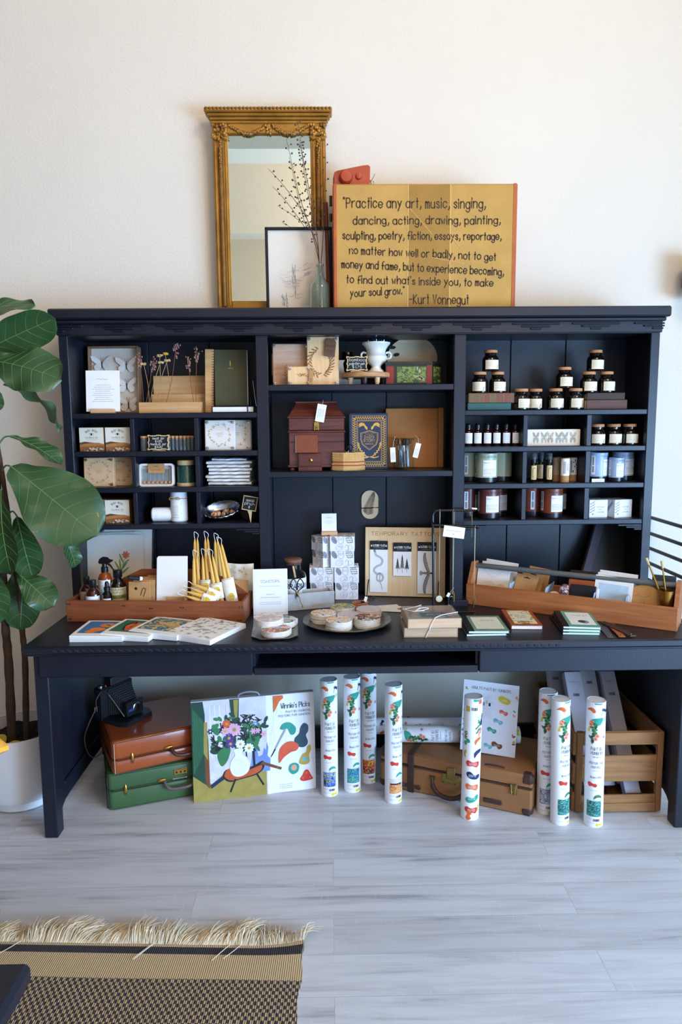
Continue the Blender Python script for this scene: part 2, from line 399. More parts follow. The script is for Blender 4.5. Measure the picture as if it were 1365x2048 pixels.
def floor_mat():
    mt = bpy.data.materials.new('grey_vinyl_planks'); mt.use_nodes = True; nt = mt.node_tree; n = nt.nodes; L = nt.links
    p = n['Principled BSDF']; p.inputs['Roughness'].default_value = .42
    tc = n.new('ShaderNodeTexCoord'); br = n.new('ShaderNodeTexBrick')
    br.offset = .37; br.inputs['Scale'].default_value = 1; br.inputs['Brick Width'].default_value = 1.22; br.inputs['Row Height'].default_value = .152
    br.inputs['Mortar Size'].default_value = .0011; br.inputs['Mortar Smooth'].default_value = .3; br.inputs['Bias'].default_value = 0
    br.inputs['Color1'].default_value = (*lin('#bfc1c6'), 1); br.inputs['Color2'].default_value = (*lin('#cbcdd2'), 1); br.inputs['Mortar'].default_value = (*lin('#b0b1b5'), 1)
    L.new(tc.outputs['Object'], br.inputs['Vector'])
    mp = n.new('ShaderNodeMapping'); mp.inputs['Scale'].default_value = (1.1, 15, 1); L.new(tc.outputs['Object'], mp.inputs[0])
    add = n.new('ShaderNodeVectorMath'); add.operation = 'ADD'
    sh = n.new('ShaderNodeVectorMath'); sh.operation = 'SCALE'; sh.inputs['Scale'].default_value = 37
    L.new(br.outputs['Color'], sh.inputs[0]); L.new(mp.outputs[0], add.inputs[0]); L.new(sh.outputs[0], add.inputs[1])
    nz = n.new('ShaderNodeTexNoise'); nz.inputs['Scale'].default_value = 1.7; nz.inputs['Detail'].default_value = 7; nz.inputs['Roughness'].default_value = .62; nz.inputs['Distortion'].default_value = .5
    L.new(add.outputs[0], nz.inputs['Vector'])
    rp = n.new('ShaderNodeValToRGB'); e = rp.color_ramp.elements
    e[0].position = .30; e[0].color = (.50, .50, .52, 1); e[1].position = .56; e[1].color = (1, 1, 1, 1)
    k = e.new(.42); k.color = (.84, .83, .83, 1)
    L.new(nz.outputs['Fac'], rp.inputs[0])
    mx = n.new('ShaderNodeMix'); mx.data_type = 'RGBA'; mx.blend_type = 'MULTIPLY'; mx.inputs[0].default_value = .9
    L.new(br.outputs['Color'], mx.inputs[6]); L.new(rp.outputs[0], mx.inputs[7])
    # fine cross scratches of the embossed grain
    mp2 = n.new('ShaderNodeMapping'); mp2.inputs['Scale'].default_value = (70, 9, 1); L.new(tc.outputs['Object'], mp2.inputs[0])
    n2 = n.new('ShaderNodeTexNoise'); n2.inputs['Scale'].default_value = 2; n2.inputs['Detail'].default_value = 2; L.new(mp2.outputs[0], n2.inputs['Vector'])
    r2 = n.new('ShaderNodeValToRGB'); r2.color_ramp.elements[0].position = .62; r2.color_ramp.elements[0].color = (0, 0, 0, 1); r2.color_ramp.elements[1].position = .78; r2.color_ramp.elements[1].color = (.35, .35, .35, 1)
    L.new(n2.outputs['Fac'], r2.inputs[0])
    m3 = n.new('ShaderNodeMix'); m3.data_type = 'RGBA'; m3.inputs[7].default_value = (*lin('#dedbd9'), 1)
    L.new(r2.outputs[0], m3.inputs[0]); L.new(mx.outputs[2], m3.inputs[6]); L.new(m3.outputs[2], p.inputs['Base Color'])
    bp = n.new('ShaderNodeBump'); bp.inputs['Strength'].default_value = .12; bp.inputs['Distance'].default_value = .002
    L.new(nz.outputs['Fac'], bp.inputs['Height']); L.new(bp.outputs[0], p.inputs['Normal'])
    return mt
m = MB(); m.box(-3.72, 3.72, -5.42, YB+.12, -.1, 0, floor_mat()); struct('floor', m)

# railing of horizontal bars running towards the viewer on the right
IRON = mat('brown_iron', '#2b221f', .5, var=.1)
t = thing('stair_railing', 'dark iron railing of horizontal bars at the right beside the bookcase', 'railing', (1.50, 0, 0))
for z in (.16, .265, .37, .475, .58, .685, .79, .87, .94, 1.01, 1.085):
    m = MB(); m.tube([(0, YB-.005, z), (0, -.62, z)], .0085, IRON, 8); m.build('rail_bar', t)
for y in (-.60,):
    m = MB(); m.box(-.014, .014, y-.014, y+.014, 0, 1.10, IRON, .003); m.build('post', t)

TAUPE = mat('taupe_metal', '#8d8078', .5, var=.05)
t = thing('wall_lamp', 'taupe cylinder wall lamp at the right edge above the bookcase', 'lamp', (1.606, YB, 2.14))
m = MB(); m.lathe([(.0, -.075), (.045, -.075), (.055, -.06), (.055, .09), (.045, .10), (0, .10)], TAUPE, 24, (0, -.10, 0)); m.build('lamp_shade', t)
m = MB(); m.box(-.02, .02, -.06, 0, -.02, .03, TAUPE, .004); m.build('bracket', t)

# ---------------------------------------------------------------- desk
ZD = .752
t = thing('desk', 'long navy painted desk with carved edge, drawers and open slot below the bookcase', 'desk', (0, 0, 0))
m = MB(); m.box(-1.105, 1.372, -.49, .285, .722, ZD, NAVY, .006)
m.box(-1.095, 1.362, -.478, .28, .712, .722, NAVY, .003)
for i in range(70):                                  # carved rope moulding along the front edge
    x = -.99+i*.0262
    if x > .86: break
    m.at((x, -.4905, .7345), (0, R(18), 0)); m.box(-.0095, .0095, -.0022, .004, -.0042, .0042, NAVY, .0024)
m.at(); m.build('desk_top', t)
m = MB(); m.box(-1.06, -.287, -.462, -.44, .626, .7125, NAVY, .003); m.box(-1.03, -.30, -.463, -.46, .630, .634, NAVY); m.build('drawer_front', t)
m = MB(); m.box(.541, 1.33, -.462, -.44, .626, .7125, NAVY, .003); m.build('drawer_front', t)
m = MB(); m.box(-.283, .537, -.462, .2, .626, .652, NAVY, .003); m.build('slot_shelf', t)
for x in (-.285, .539):
    m = MB(); m.box(x-.008, x+.008, -.44, .2, .626, .7125, NAVY); m.build('slot_side', t)
m = MB(); m.box(-1.03, 1.30, .18, .2, .652, .7125, NAVY); m.build('slot_back', t)
for s, x in ((-1, -1.080), (1, 1.297)):
    xi = x; 
    m = MB(); m.box(x, x+.05, -.455, -.395, 0, .722, NAVY, .003); m.build('leg', t)
    m = MB(); m.box(x, x+.05, .215, .275, 0, .722, NAVY, .003); m.build('leg', t)
    xc = x+.025
    m = MB(); poly = [(-.395, .72), (.215, .72), (.215, .10), (.14, .085), (-.27, .085), (-.32, .082), (-.35, .07), (-.375, .045), (-.395, .0)]
    m.prism(poly, xc-.008, xc+.008, NAVY, 'yz')
    e = (xc+.008, xc+.018) if s < 0 else (xc-.018, xc-.008)
    m.box(*e, -.34, .215, .15, .165, NAVY, .003); m.box(*e, -.395, -.345, .10, .66, NAVY, .002); m.build('side_panel', t)
m = MB(); m.box(-1.03, 1.297, .245, .27, 0.0, .105, NAVY, .003); m.build('back_rail', t)

# ---------------------------------------------------------------- hutch (bookcase)
YF, YK = 0.0, .275
t = thing('bookcase', 'navy painted hutch with open shelves and cubbies standing on the desk', 'bookcase', (0, 0, ZD))
T0 = ZD
def hz(b, *a): b.box(a[0], a[1], a[2], a[3], a[4]-T0, a[5]-T0, NAVY, a[6] if len(a) > 6 else .0025)
m = MB(); hz(m, -1.116, 1.385, -.045, .285, 1.952, 1.9935, .006); hz(m, -1.104, 1.373, -.028, .28, 1.936, 1.952, .004); m.build('top_board', t)
m = MB(); hz(m, -1.097, 1.366, -.010, .275, 1.893, 1.938)
hz(m, -1.05, 1.32, -.014, 0, 1.889, 1.895, .002)
k = 0; x = -1.1
cs = [-1.085, -.845, -.60, -.36, -.12, .12, .36, .605, .845, 1.09, 1.345]
for c in cs:
    for i, (hl, z) in enumerate(((.097, 1.9285), (.059, 1.9185), (.022, 1.9085))):
        a, b_ = max(c-hl, -1.103), min(c+hl, 1.372); hz(m, a, b_, -.0175, -.009, z-.0034, z+.0034, .0022)
m.build('frieze', t, label='frieze carved with stepped bars')
for x0, x1 in ((-1.094, -1.057), (-.298, -.249), (.515, .565), (1.324, 1.362)):
    m = MB(); hz(m, x0, x1, 0, .03, ZD, 1.895)
    if x0 in (-.298, .515): hz(m, x0-.012, x1+.02, -.022, .03, ZD, .783, .004)
    m.build('post', t)
for x0, x1 in ((-1.09, -1.068), (1.335, 1.358)):
    m = MB(); hz(m, x0, x1, .028, .27, ZD, 1.895, .001); m.build('side_panel', t)
for x0, x1 in ((-.285, -.262), (.528, .552)):
    m = MB(); hz(m, x0, x1, .028, .27, ZD, 1.895, .001); m.build('partition', t)
m = MB(); xs = [-1.08, -.80, -.53, -.26, .013, .258, .54, .815, 1.062, 1.35]
for a, b_ in zip(xs[:-1], xs[1:]): hz(m, a+.001, b_-.001, .266, .278, ZD, 1.90, .0022)
m.build('back_panel', t, label='tongue and groove back boards')
LX, CX, RX = (-1.069, -.284), (-.263, .529), (.551, 1.336)
SH = {'L': (1.581, 1.424, 1.274, 1.119), 'R': (1.583, 1.432, 1.277, 1.122)}
for nm, (a, b_) in (('L', LX), ('R', RX)):
    for z in SH[nm]:
        m = MB(); hz(m, a, b_, .004, .267, z-.022, z)
        if z == SH[nm][3]:
            for sx in (0, 1):
                if (nm == 'L') == (sx == 1) or True:
                    for i, ln in enumerate((.10, .066, .032)):
                        zz = z-.027-i*.0085
                        if sx: hz(m, b_-.012-ln, b_-.004, .004, .03, zz-.0035, zz+.0035, .001)
                        else: hz(m, a+.004, a+.012+ln, .004, .03, zz-.0035, zz+.0035, .001)
        m.build('shelf', t)
    for xa, xb in (((-.822, -.806), (-.559, -.542)) if nm == 'L' else ((.809, .828), (1.075, 1.095))):
        for k in range(3):
            m = MB(); hz(m, xa, xb, .006, .266, SH[nm][k+1], SH[nm][k]-.022, .0015); m.build('divider', t)
for z in (1.692, 1.334):
    m = MB(); hz(m, CX[0], CX[1], .004, .267, z-.025, z); m.build('shelf', t)
# ---------------------------------------------------------------- on top of the bookcase
ZT = 1.9935
GILT = mat('gilt_frame', '#a8782f', .42, .45, var=.22, vs=14, bump=.25, bs=140)
GILTD = mat('dark_gilt', '#7d5622', .45, .4, var=.25, vs=40, bump=.3, bs=160)
MIRR = mat('mirror_glass', '#e9f4e8', .015, 1, var=0)
t = thing('mirror', 'tall gilt framed mirror with garland carving leaning on the wall', 'mirror', (-.243, .282, ZT), (R(1.2), 0, 0))
m = MB()
for s in (-1, 1):
    a, b_ = (-.239, -.176) if s < 0 else (.174, .239)
    m.box(a, b_, -.04, 0, 0, .80, GILT, .003)
    c = (a+b_)/2
    m.tube([(c, -.041, .05), (c, -.041, .70)], .012, GILTD, 12)
    for q in (-.022, .022): m.tube([(c+q, -.041, .05), (c+q, -.041, .72)], .004, GILT, 6)
m.box(-.176, .174, -.04, 0, 0, .072, GILT, .003); m.box(-.176, .174, -.04, 0, .757, .80, GILT, .003)
m.box(-.18, .178, -.034, -.028, .066, .074, GILTD, .002); m.box(-.18, .178, -.034, -.028, .752, .76, GILTD, .002)
m.build('frame', t)
m = MB()
for z0, z1, d, e in ((.795, .808, .046, .245), (.808, .82, .052, .250), (.82, .832, .062, .258), (.832, .852, .072, .267)):
    m.box(-e, e, -d, 0, z0, z1, GILT, .004)
for i in range(34): m.sphere((-.258+i*.01565, -.072, .845), .0062, GILTD, 8, 6)
m.build('cornice', t)
m = MB(); m.box(-.178, .176, -.030, -.012, .07, .76, MIRR); m.build('mirror_glass', t)
rnd = random.Random(4)
for s in (-1, 1):
    m = MB()
    for i in range(40):                              # two hanging swags
        q = i/39; x = s*(.012+q*.155); z = .793-.034*math.sin(PI*q)-.004
        for k in range(2): m.sphere((x+rnd.uniform(-.003, .003), -.043, z+rnd.uniform(-.004, .004)), rnd.uniform(.005, .0065), GILTD if k else GILT, 7, 5)
    m.build('garland', t); m = MB(); cx = s*.207
    for i in range(40): m.sphere((cx+rnd.uniform(-.03, .03), -.043, .766+rnd.uniform(-.026, .026)), rnd.uniform(.006, .010), GILT if i % 2 else GILTD, 7, 5)
    for q in (-1, 1): m.tube(catmull([(cx+q*.010, -.044, .74), (cx+q*.022, -.05, .735), (cx+q*.034, -.046, .742)], 4), [.006]*9, GILT, 6)
    m.build('capital', t); m = MB()
    for i in range(26):
        q = i/25; m.sphere((cx+rnd.uniform(-1, 1)*.008*(1-q), -.053, .73-q*.115), .007*(1-q*.5), GILTD if i % 2 else GILT, 7, 5)
    m.build('pendant_leaf', t); m = MB()
    for i in range(16):                              # corner flowers
        a = rnd.uniform(0, 2*PI); r = rnd.uniform(0, .018); m.sphere((s*.198+r*1.3*math.cos(a), -.043, .034+r*math.sin(a)), .007, GILTD, 7, 5)
    for a in range(6):
        m.tube([(s*.198, -.043, .034), (s*.198+.034*math.cos(a*PI/3), -.043, .034+.026*math.sin(a*PI/3))], [.006, .002], GILTD, 6)
    m.build('corner_flower', t)
m = MB()
for i in range(12): m.sphere((rnd.uniform(-.008, .008), -.043, .79-i*.003), .006, GILT, 7, 5)
m.build('center_drop', t)

PAP = mat('aged_drawing_paper', '#e3d9c9', .8, var=.03, vs=6)
t = thing('framed_drawing', 'black framed sketch of a street leaning in front of the mirror', 'picture', (-.122, .20, ZT), (R(3), 0, 0))
m = MB(); W, H = .142, .363
for q in ((-W, W, -.018, 0, 0, .012), (-W, W, -.018, 0, H-.012, H), (-W, -W+.012, -.018, 0, 0, H), (W-.012, W, -.018, 0, 0, H)): m.box(*q, MATTE, .002)
m.build('frame', t)
m = MB(); m.box(-W+.01, W-.01, -.008, -.002, .01, H-.01, PAP); d = Dec(m, (0, -.008, 0)); rnd = random.Random(3)
for i in range(46): 
    u, v = rnd.uniform(-.09, .0), rnd.uniform(.12, .19); d.stroke([(u, v), (u+rnd.uniform(.01, .03), v+rnd.uniform(-.012, .012))], .0011, LGREY)
for i in range(20):
    u = rnd.uniform(-.03, -.015); v = rnd.uniform(.07, .19); d.stroke([(u, v), (u+rnd.uniform(-.003, .003), v+.03)], .0012, GREY)
for i in range(24):
    u, v = rnd.uniform(.01, .075), rnd.uniform(.15, .22); d.stroke([(u, v), (u+rnd.uniform(.01, .025), v+rnd.uniform(0, .014))], .0011, LGREY)
for i in range(22):
    v = .165+i*.0006; d.stroke([(.018+i*.0003, v), (.045, v+.008)], .0012, LGREY)
for i in range(26):
    u, v = rnd.uniform(-.078, -.05), rnd.uniform(.03, .085); d.stroke([(u, v), (u+rnd.uniform(-.005, .005), v+rnd.uniform(.004, .02))], .0014, GREY)
for i in range(24):
    u, v = rnd.uniform(-.05, .02), rnd.uniform(.07, .10); d.stroke([(u, v), (u+.008, v+rnd.uniform(-.006, .006))], .001, LGREY)
m.build('drawing', t)

BOTG = mat('pale_green_glass', '#dcebe0', .03, var=0, trans=.93, ior=1.4)
def shell(prof, th):
    ins = [(max(0, r-th), z) for r, z in prof[1:]][::-1]
    return prof+ins+[(0, prof[0][1]+th*1.6)]
t = thing('glass_bottle', 'pale green glass bottle holding dry berry twigs on the bookcase top', 'bottle', (-.033, .10, ZT))
m = MB(); m.lathe(shell([(0, 0), (.037, 0), (.041, .004), (.041, .095), (.038, .112), (.028, .128), (.017, .142), (.0145, .155), (.0135, .185), (.0165, .188), (.0165, .196)], .0025), BOTG, 32, caps=False); m.build('bottle_body', t)
TWIG = mat('brown_twig', '#5b3b30', .8, var=.2, vs=90); BERRY = mat('dark_berry', '#4c4340', .6, var=.2, vs=90)
def branch(label, pts, berries, seed, twigs=()):
    rnd = random.Random(seed); t = thing('berry_branch', label, 'branch', (-.033, .10, ZT+.01), 0, 'twigs in the green bottle')
    o = V((-.033, .10, ZT+.01)); P = [V((x, y, z))-o for x, y, z in pts]; C = catmull(P, 8)
    m = MB(); n = len(C); m.tube(C, [.0026*(1-.75*i/n) for i in range(n)], TWIG, 6)
    for tw in twigs:
        q = catmull([V(a)-o for a in tw], 6); m.tube(q, [.0014*(1-.6*i/len(q)) for i in range(len(q))], TWIG, 5)
        for i in range(3, len(q), 3): 
            a = q[i]+V((rnd.uniform(-.012, .012), rnd.uniform(-.006, .006), .004)); m.tube([q[i], a], .0006, TWIG, 4)
    m.build('stem', t)
    m = MB()
    for i in range(berries):
        k = int(n*(.38+.58*i/berries)); a = C[k]; b_ = a+V(((1 if i % 2 else -1)*rnd.uniform(.006, .014), rnd.uniform(-.006, .006), rnd.uniform(0, .008)))
        m.tube([a, b_], .0006, TWIG, 4); m.sphere(b_, rnd.uniform(.0032, .0042), BERRY, 8, 6)
    for tw in twigs:
        q = catmull([V(a)-o for a in tw], 6)
        for i in range(2, len(q), 3): m.sphere(q[i]+V((rnd.uniform(-.010, .010), 0, .005)), .0035, BERRY, 8, 6)
    m.build('berries', t)
branch('berry twig in the green bottle leaning furthest left over the mirror glass', [(-.030, .105, 2.01), (-.032, .105, 2.16), (-.046, .11, 2.25), (-.078, .112, 2.36), (-.128, .115, 2.44), (-.19, .12, 2.52), (-.242, .12, 2.574)], 14, 1, [[(-.075, .112, 2.35), (-.12, .114, 2.37), (-.16, .114, 2.40), (-.204, .115, 2.425)]])
branch('berry twig in the green bottle rising to the top left of the mirror', [(-.036, .10, 2.01), (-.035, .10, 2.17), (-.044, .115, 2.27), (-.082, .12, 2.37), (-.115, .122, 2.47), (-.14, .124, 2.58), (-.166, .125, 2.698)], 22, 2)
branch('tallest berry twig in the green bottle reaching the mirror garland', [(-.031, .095, 2.01), (-.034, .097, 2.17), (-.040, .105, 2.28), (-.056, .11, 2.38), (-.076, .115, 2.50), (-.098, .118, 2.62), (-.108, .12, 2.70), (-.122, .122, 2.776)], 34, 3)
branch('thin right hand berry twig in the green bottle against the gilt frame', [(-.028, .10, 2.01), (-.028, .10, 2.17), (-.02, .105, 2.27), (-.016, .108, 2.35), (-.024, .11, 2.42), (-.010, .112, 2.50), (-.004, .114, 2.60), (-.008, .116, 2.70)], 14, 4)

ALB = mat('red_brown_leather', '#7c3320', .5, var=.12)
m = MB(); m.box(0, .017, -.12, 0, 0, .465, ALB, .004)
tag(m.build('leather_album', None, (-.002, .29, ZT), (0, R(-1.5), 0)), 'thin red brown leather album upright between mirror and lettered suitcase', 'album')

# suitcase carrying the quotation
CAN = mat('mustard_canvas', '#bf944c', .75, var=.09, vs=9, bump=.35, bs=420, st=(1, 1, 1))
CAND = mat('ochre_canvas', '#a47a36', .75, var=.08, vs=9, bump=.35, bs=420)
CREAMST = mat('cream_stripe', '#d6b068', .75, var=.04)
ORL = mat('orange_leather', '#b4572b', .5, var=.12, vs=20, bump=.12)
t = thing('lettered_suitcase', 'mustard canvas suitcase with a handwritten quotation and orange leather edges', 'suitcase', (.398, .05, ZT))
W, H = .375, .498
m = MB(); m.box(-W+.006, W-.006, 0, .17, 0, H, CAN, .006)
m.box(-.071, .103, -.0006, .003, .002, H-.004, CAND)
for x in (-.071, .101): m.box(x, x+.0035, -.0011, .003, .002, H-.004, CREAMST)
d = Dec(m, (0, -.0011, 0)); MK = mat('marker_ink', '#2a1d14', .6, var=.1)
L = [('"Practice any art, music, singing,', -.331, .405, .245, -.004, .038), ('dancing, acting, drawing, painting,', -.292, .341, .307, -.001, .031), ('sculpting, poetry, fiction, essays, reportage,', -.335, .282, .312, -.004, .030), ('no matter how well or badly, not to get', -.308, .226, .292, -.030, .030), ('money and fame, but to experience becoming,', -.340, .171, .325, -.034, .031), ('to find out what\'s inside you, to make', -.320, .110, .282, -.016, .030), ('your soul grow."', -.305, .055, -.085, .01, .030), ('-Kurt Vonnegut', -.062, .028, .182, -.004, .036)]
for i, (s, x0, z, x1, sl, h) in enumerate(L): d.text(s, x0, z, h, .0038, MK, fit=x1-x0, jit=.05, slope=sl/ (x1-x0), sp=2.1, seed=i)
for a, b_ in (((-.06, .40), (.03, .30)), ((-.33, .27), (-.29, .23)), ((.03, .21), (.16, .185)), ((.10, .30), (.15, .24))): d.stroke([a, b_], .0018, CREAMST)
m.build('case_body', t)
for s in (-1, 1):
    m = MB(); a, b_ = (-W, -W+.018) if s < 0 else (W-.018, W)
    m.box(a, b_, -.0025, .172, 0, H+.001, ORL, .004)
    d = Dec(m, (0, -.0025, 0)); xs = b_-.003 if s < 0 else a+.003
    for i in range(80): d.rect(xs-.0006, .006+i*.0061, xs+.0006, .0095+i*.0061, CREAMST)
    m.build('leather_edge', t)
m = MB(); m.tube([(-W-.008, .03, .42), (-W-.008, .03, .46)], .006, DLEATHER, 8); m.tube([(-W-.008, .03, .36), (-W-.008, .03, .39)], .006, DLEATHER, 8); m.build('side_stud', t)

RCASE = mat('rust_leather', '#a5391b', .38, var=.1, vs=20, bump=.08)
t = thing('camera_case', 'rust red leather camera case on top of the lettered suitcase', 'camera case', (.105, .13, ZT+.4995), R(4))
m = MB(); m.prism([(-.077, 0), (.068, 0), (.070, .078), (.062, .085), (.04, .083), (-.066, .060), (-.077, .054)], -.04, .04, RCASE)
m.T = Mx.Translation((-.03, -.04, .034)) @ Euler((PI/2, 0, 0)).to_matrix().to_4x4(); m.lathe([(.028, 0), (.026, .02), (.022, .025), (0, .026)], RCASE, 24)
m.T = Mx.Translation((.022, -.04, .04)) @ Euler((PI/2, 0, 0)).to_matrix().to_4x4(); m.lathe([(.013, 0), (.011, .010), (0, .012)], RCASE, 20); m.at()
for i in range(2): m.tube([(-.074, -.0405, .003+i*.002), (.066, -.0405, .003+i*.002)], .0007, ORL, 4)
m.build('case_body', t)
m = MB(); m.tube(catmull([(.070, -.02, .034), (.076, -.022, .03), (.082, -.022, .038), (.092, -.02, .058)], 5), .0032, RCASE, 6, flat=.4); m.tube([(.07, -.02, .03), (.078, -.022, .018), (.08, -.022, .0035)], .003, RCASE, 6, flat=.5); m.build('strap', t)
m = MB(); m.tube([(.074, -.026, .012), (.085, -.026, .012), (.085, -.026, .026), (.074, -.026, .026)], .0016, STEEL, 6, True); m.build('buckle', t, label='silver buckle')
# ---------------------------------------------------------------- left bay, top shelf
z1, z2, z3, z4 = SH['L']
BACKC = mat('linen_backing', '#ddd3c4', .8, var=.04, vs=30)
FRW = wood('walnut_edge', '#7c5a41', '#96704f', 'z', 6)
WING = mat('pale_wing_paper', '#e9e4dc', .7, var=.04, vs=60); 
t = thing('butterfly_case', 'shadow box with pale pinned butterflies on the left top shelf', 'shadow box', (-.931, .20, z1), (R(-4), 0, R(-3)))
m = MB()
for q in ((-.11, .11, -.035, .01, 0, .006), (-.11, .11, -.035, .01, .282, .288), (-.11, -.104, -.035, .01, 0, .288), (.104, .11, -.035, .01, 0, .288)): m.box(*q, FRW, .001)
m.build('frame', t)
m = MB(); m.box(-.105, .105, -.006, .004, .004, .284, BACKC); m.build('backing', t)
for bx, bz in ((-.055, .215), (.052, .208), (-.056, .13), (.052, .122), (-.05, .045), (.058, .04)):
    m = MB(); m.at((bx, -.012, bz))
    for s in (-1, 1):
        for pts, tilt in (([(0, 0), (.012, .018), (.032, .032), (.048, .034), (.044, .015), (.025, .0)], -.006), ([(0, 0), (.025, 0), (.036, -.010), (.032, -.026), (.016, -.030), (.004, -.014)], -.004)):
            vs = [(s*x, tilt*(x/.04), z) for x, z in pts]; m.add(vs+[(a, b-.0008, c) for a, b, c in vs], [tuple(range(6)), tuple(range(11, 5, -1))], WING)
    m.tube([(0, -.002, -.018), (0, -.003, .008)], [.0015, .0028], INK, 6)
    for s in (-1, 1): m.tube([(0, -.003, .008), (s*.006, -.004, .03)], .0006, INK, 4)
    m.build('butterfly', t)
WST = mat('beech_block', '#d2a87f', .6, var=.05)
def display_card(label, loc, w, h, rz, lines, stand_w, head=True):
    t = thing('display_card', label, 'sign', loc, rz)
    m = MB(); m.at((0, 0, .008), (R(-6), 0, 0)); m.box(-w/2, w/2, -.0012, .0012, 0, h, WHITE); d = Dec(m, (0, -.0012, 0))
    if head: d.curve([(-w*.18, h*.78), (-w*.1, h*.80), (-w*.05, h*.77), (0, h*.80), (w*.08, h*.775), (w*.16, h*.79)], .0011, GREY)
    for i in range(lines): d.tiny(0, h*(.64-.05*i), w*(.45+.1*((i*7) % 3)), h*.012, LGREY, 'c', i)
    m.build('card', t); m = MB(); m.box(-stand_w/2, stand_w/2, -.016, .016, 0, .018, WST, .002); m.build('stand', t)
    return t
display_card('white printed card in a small wood stand before the butterfly case', (-.940, .045, z1), .139, .17, R(2), 9, .10)
t = thing('flower_holder', 'pale wooden block holding dried flowers upright', 'flower holder', (-.664, .07, z1))
m = MB(); m.box(-.13, .13, -.022, -.004, 0, .045, OAK, .001); m.box(-.13, .13, .004, .022, 0, .045, OAK, .001); m.box(-.13, .13, -.004, .004, 0, .02, OAK)
d = Dec(m, (0, -.022, 0)); d.text('WILDFLOWERS', 0, .012, .006, .0007, LGREY, 'c'); m.build('block', t)
m = MB(); m.box(-.122, .122, -.006, .006, 0, .163, OAK, .0015); tag(m.build('wooden_board', None, (-.645, .20, z1), (R(-3), 0, 0)), 'wide oak board behind the dried flowers', 'board')
m = MB(); m.box(-.122, .125, -.005, .005, 0, .082, OAK, .0015); tag(m.build('wooden_board', None, (-.645, .165, z1), (R(-3), 0, 0)), 'low oak board leaning in front of the wide one', 'board')
m = MB(); m.box(-.019, .019, -.04, .04, 0, .268, OAK, .002); tag(m.build('wooden_box', None, (-.512, .16, z1), (0, R(1.5), 0)), 'narrow upright oak box beside the spiral notebook', 'box')
STEMB = mat('dry_stem', '#a98a5c', .85, var=.15, vs=60); STEMR = mat('reddish_stem', '#7a4b3a', .85, var=.15, vs=60)
FLY = mat('dry_yellow_bloom', '#c9a234', .9, var=.18, vs=160, bump=.4, bs=300); FLC = mat('dry_cream_bloom', '#cdb27c', .9, var=.15, vs=160, bump=.4, bs=300); FLR = mat('dry_russet_seed', '#9a7468', .9, var=.2, vs=160)
def dry(label, bx, hx, hz, kind, seed):
    rnd = random.Random(seed); t = thing('dried_flower', label, 'dried flower', (bx, .07, z1+.022), 0)
    H = V((hx-bx, rnd.uniform(-.012, .012), hz-z1-.022)); md = H*.5+V((rnd.uniform(-.008, .008), 0, 0)); C = catmull([(0, 0, 0), md, H], 6)
    m = MB(); m.tube(C, .0012, STEMB if kind != 'r' else STEMR, 5)
    m.build('stem', t); m = MB()
    if kind == 'r':
        for i in range(26):
            q = rnd.uniform(0, 1); c = H+V((rnd.gauss(0, .007)*(1.2-q*.6), rnd.gauss(0, .005), .018-q*.06)); b = C[-2] if c.z < H.z-.02 else H
            m.tube([b, c], .0006, STEMR, 4); m.sphere(c, rnd.uniform(.0022, .0038), FLR, 6, 4, sz=1.5)
    else:
        k = FLY if kind == 'y' else FLC
        for i in range(14): m.sphere(H+V((rnd.uniform(-.010, .010), rnd.uniform(-.008, .008), rnd.uniform(-.002, .003))), .0052, k, 7, 5, sz=.8)
    m.build('flower_head', t)
dry('russet seed plume beside the butterfly case, furthest left', -.780, -.789, 1.812, 'r', 1)
dry('pale yellow dried bloom just right of the butterfly case', -.755, -.774, 1.784, 'c', 2)
dry('short russet seed spray between the two yellow bloom clusters', -.772, -.730, 1.795, 'r', 3)
dry('low cream yarrow bloom under the brightest yellow bloom', -.755, -.700, 1.790, 'c', 4)
dry('small yellow bloom left of the brightest yellow one', -.715, -.704, 1.818, 'c', 5)
dry('brightest yellow round dried bloom in the flower holder', -.665, -.682, 1.826, 'y', 6)
dry('cream bloom crossing below the brightest yellow one', -.735, -.672, 1.797, 'c', 7)
dry('tallest russet seed plume in the middle of the flower holder', -.690, -.634, 1.850, 'r', 8)
dry('short thin russet spray in the right half of the flower holder', -.565, -.586, 1.797, 'r', 9)
dry('tall russet spray at the right end of the flower holder', -.560, -.549, 1.832, 'r', 10)
OLV = mat('olive_cover', '#44462b', .55, var=.05); 
t = thing('spiral_notebook', 'olive green spiral bound notebook standing upright', 'notebook', (-.418, .12, z1+.029), (R(-5), 0, R(4)))
m = MB(); m.box(-.066, .070, .012, .014, 0, .236, OLV); m.build('back_cover', t); m = MB(); m.box(-.066, .070, -.0135, -.0115, 0, .236, OLV); d = Dec(m, (0, -.0135, 0)); d.ell(0, .178, .002, .013, GOLD); d.text('NOTES', 0, .155, .005, .0006, GOLD, 'c'); m.build('front_cover', t)
m = MB(); m.box(-.060, .073, -.0112, .0117, .002, .234, WHITE); m.build('pages', t)
m = MB()
for i in range(21):
    z = .010+i*.0108; m.tube([(-.066+.0085*math.cos(a)-.004, .0155*math.sin(a), z+.002*math.sin(a/2)) for a in [2*PI*k/10 for k in range(10)]], .0012, BLACK, 5, True)
m.build('spiral_binding', t)
t = thing('hardcover_notebook', 'black hardcover notebook lying flat under the olive notebook', 'notebook', (-.400, .105, z1), R(1))
m = MB(); m.box(-.09, .085, -.07, .06, 0, .003, MATTE, .001); m.box(-.09, .085, -.07, .06, .023, .026, MATTE, .001); m.box(-.09, -.086, -.07, .06, 0, .026, MATTE, .001); m.build('cover', t)
m = MB(); m.box(-.085, .083, -.068, .058, .003, .023, WHITE); m.build('pages', t)
m = MB(); m.box(.058, .062, -.0708, .061, -.0004+.0004, .0268, MATTE); m.build('elastic_band', t)
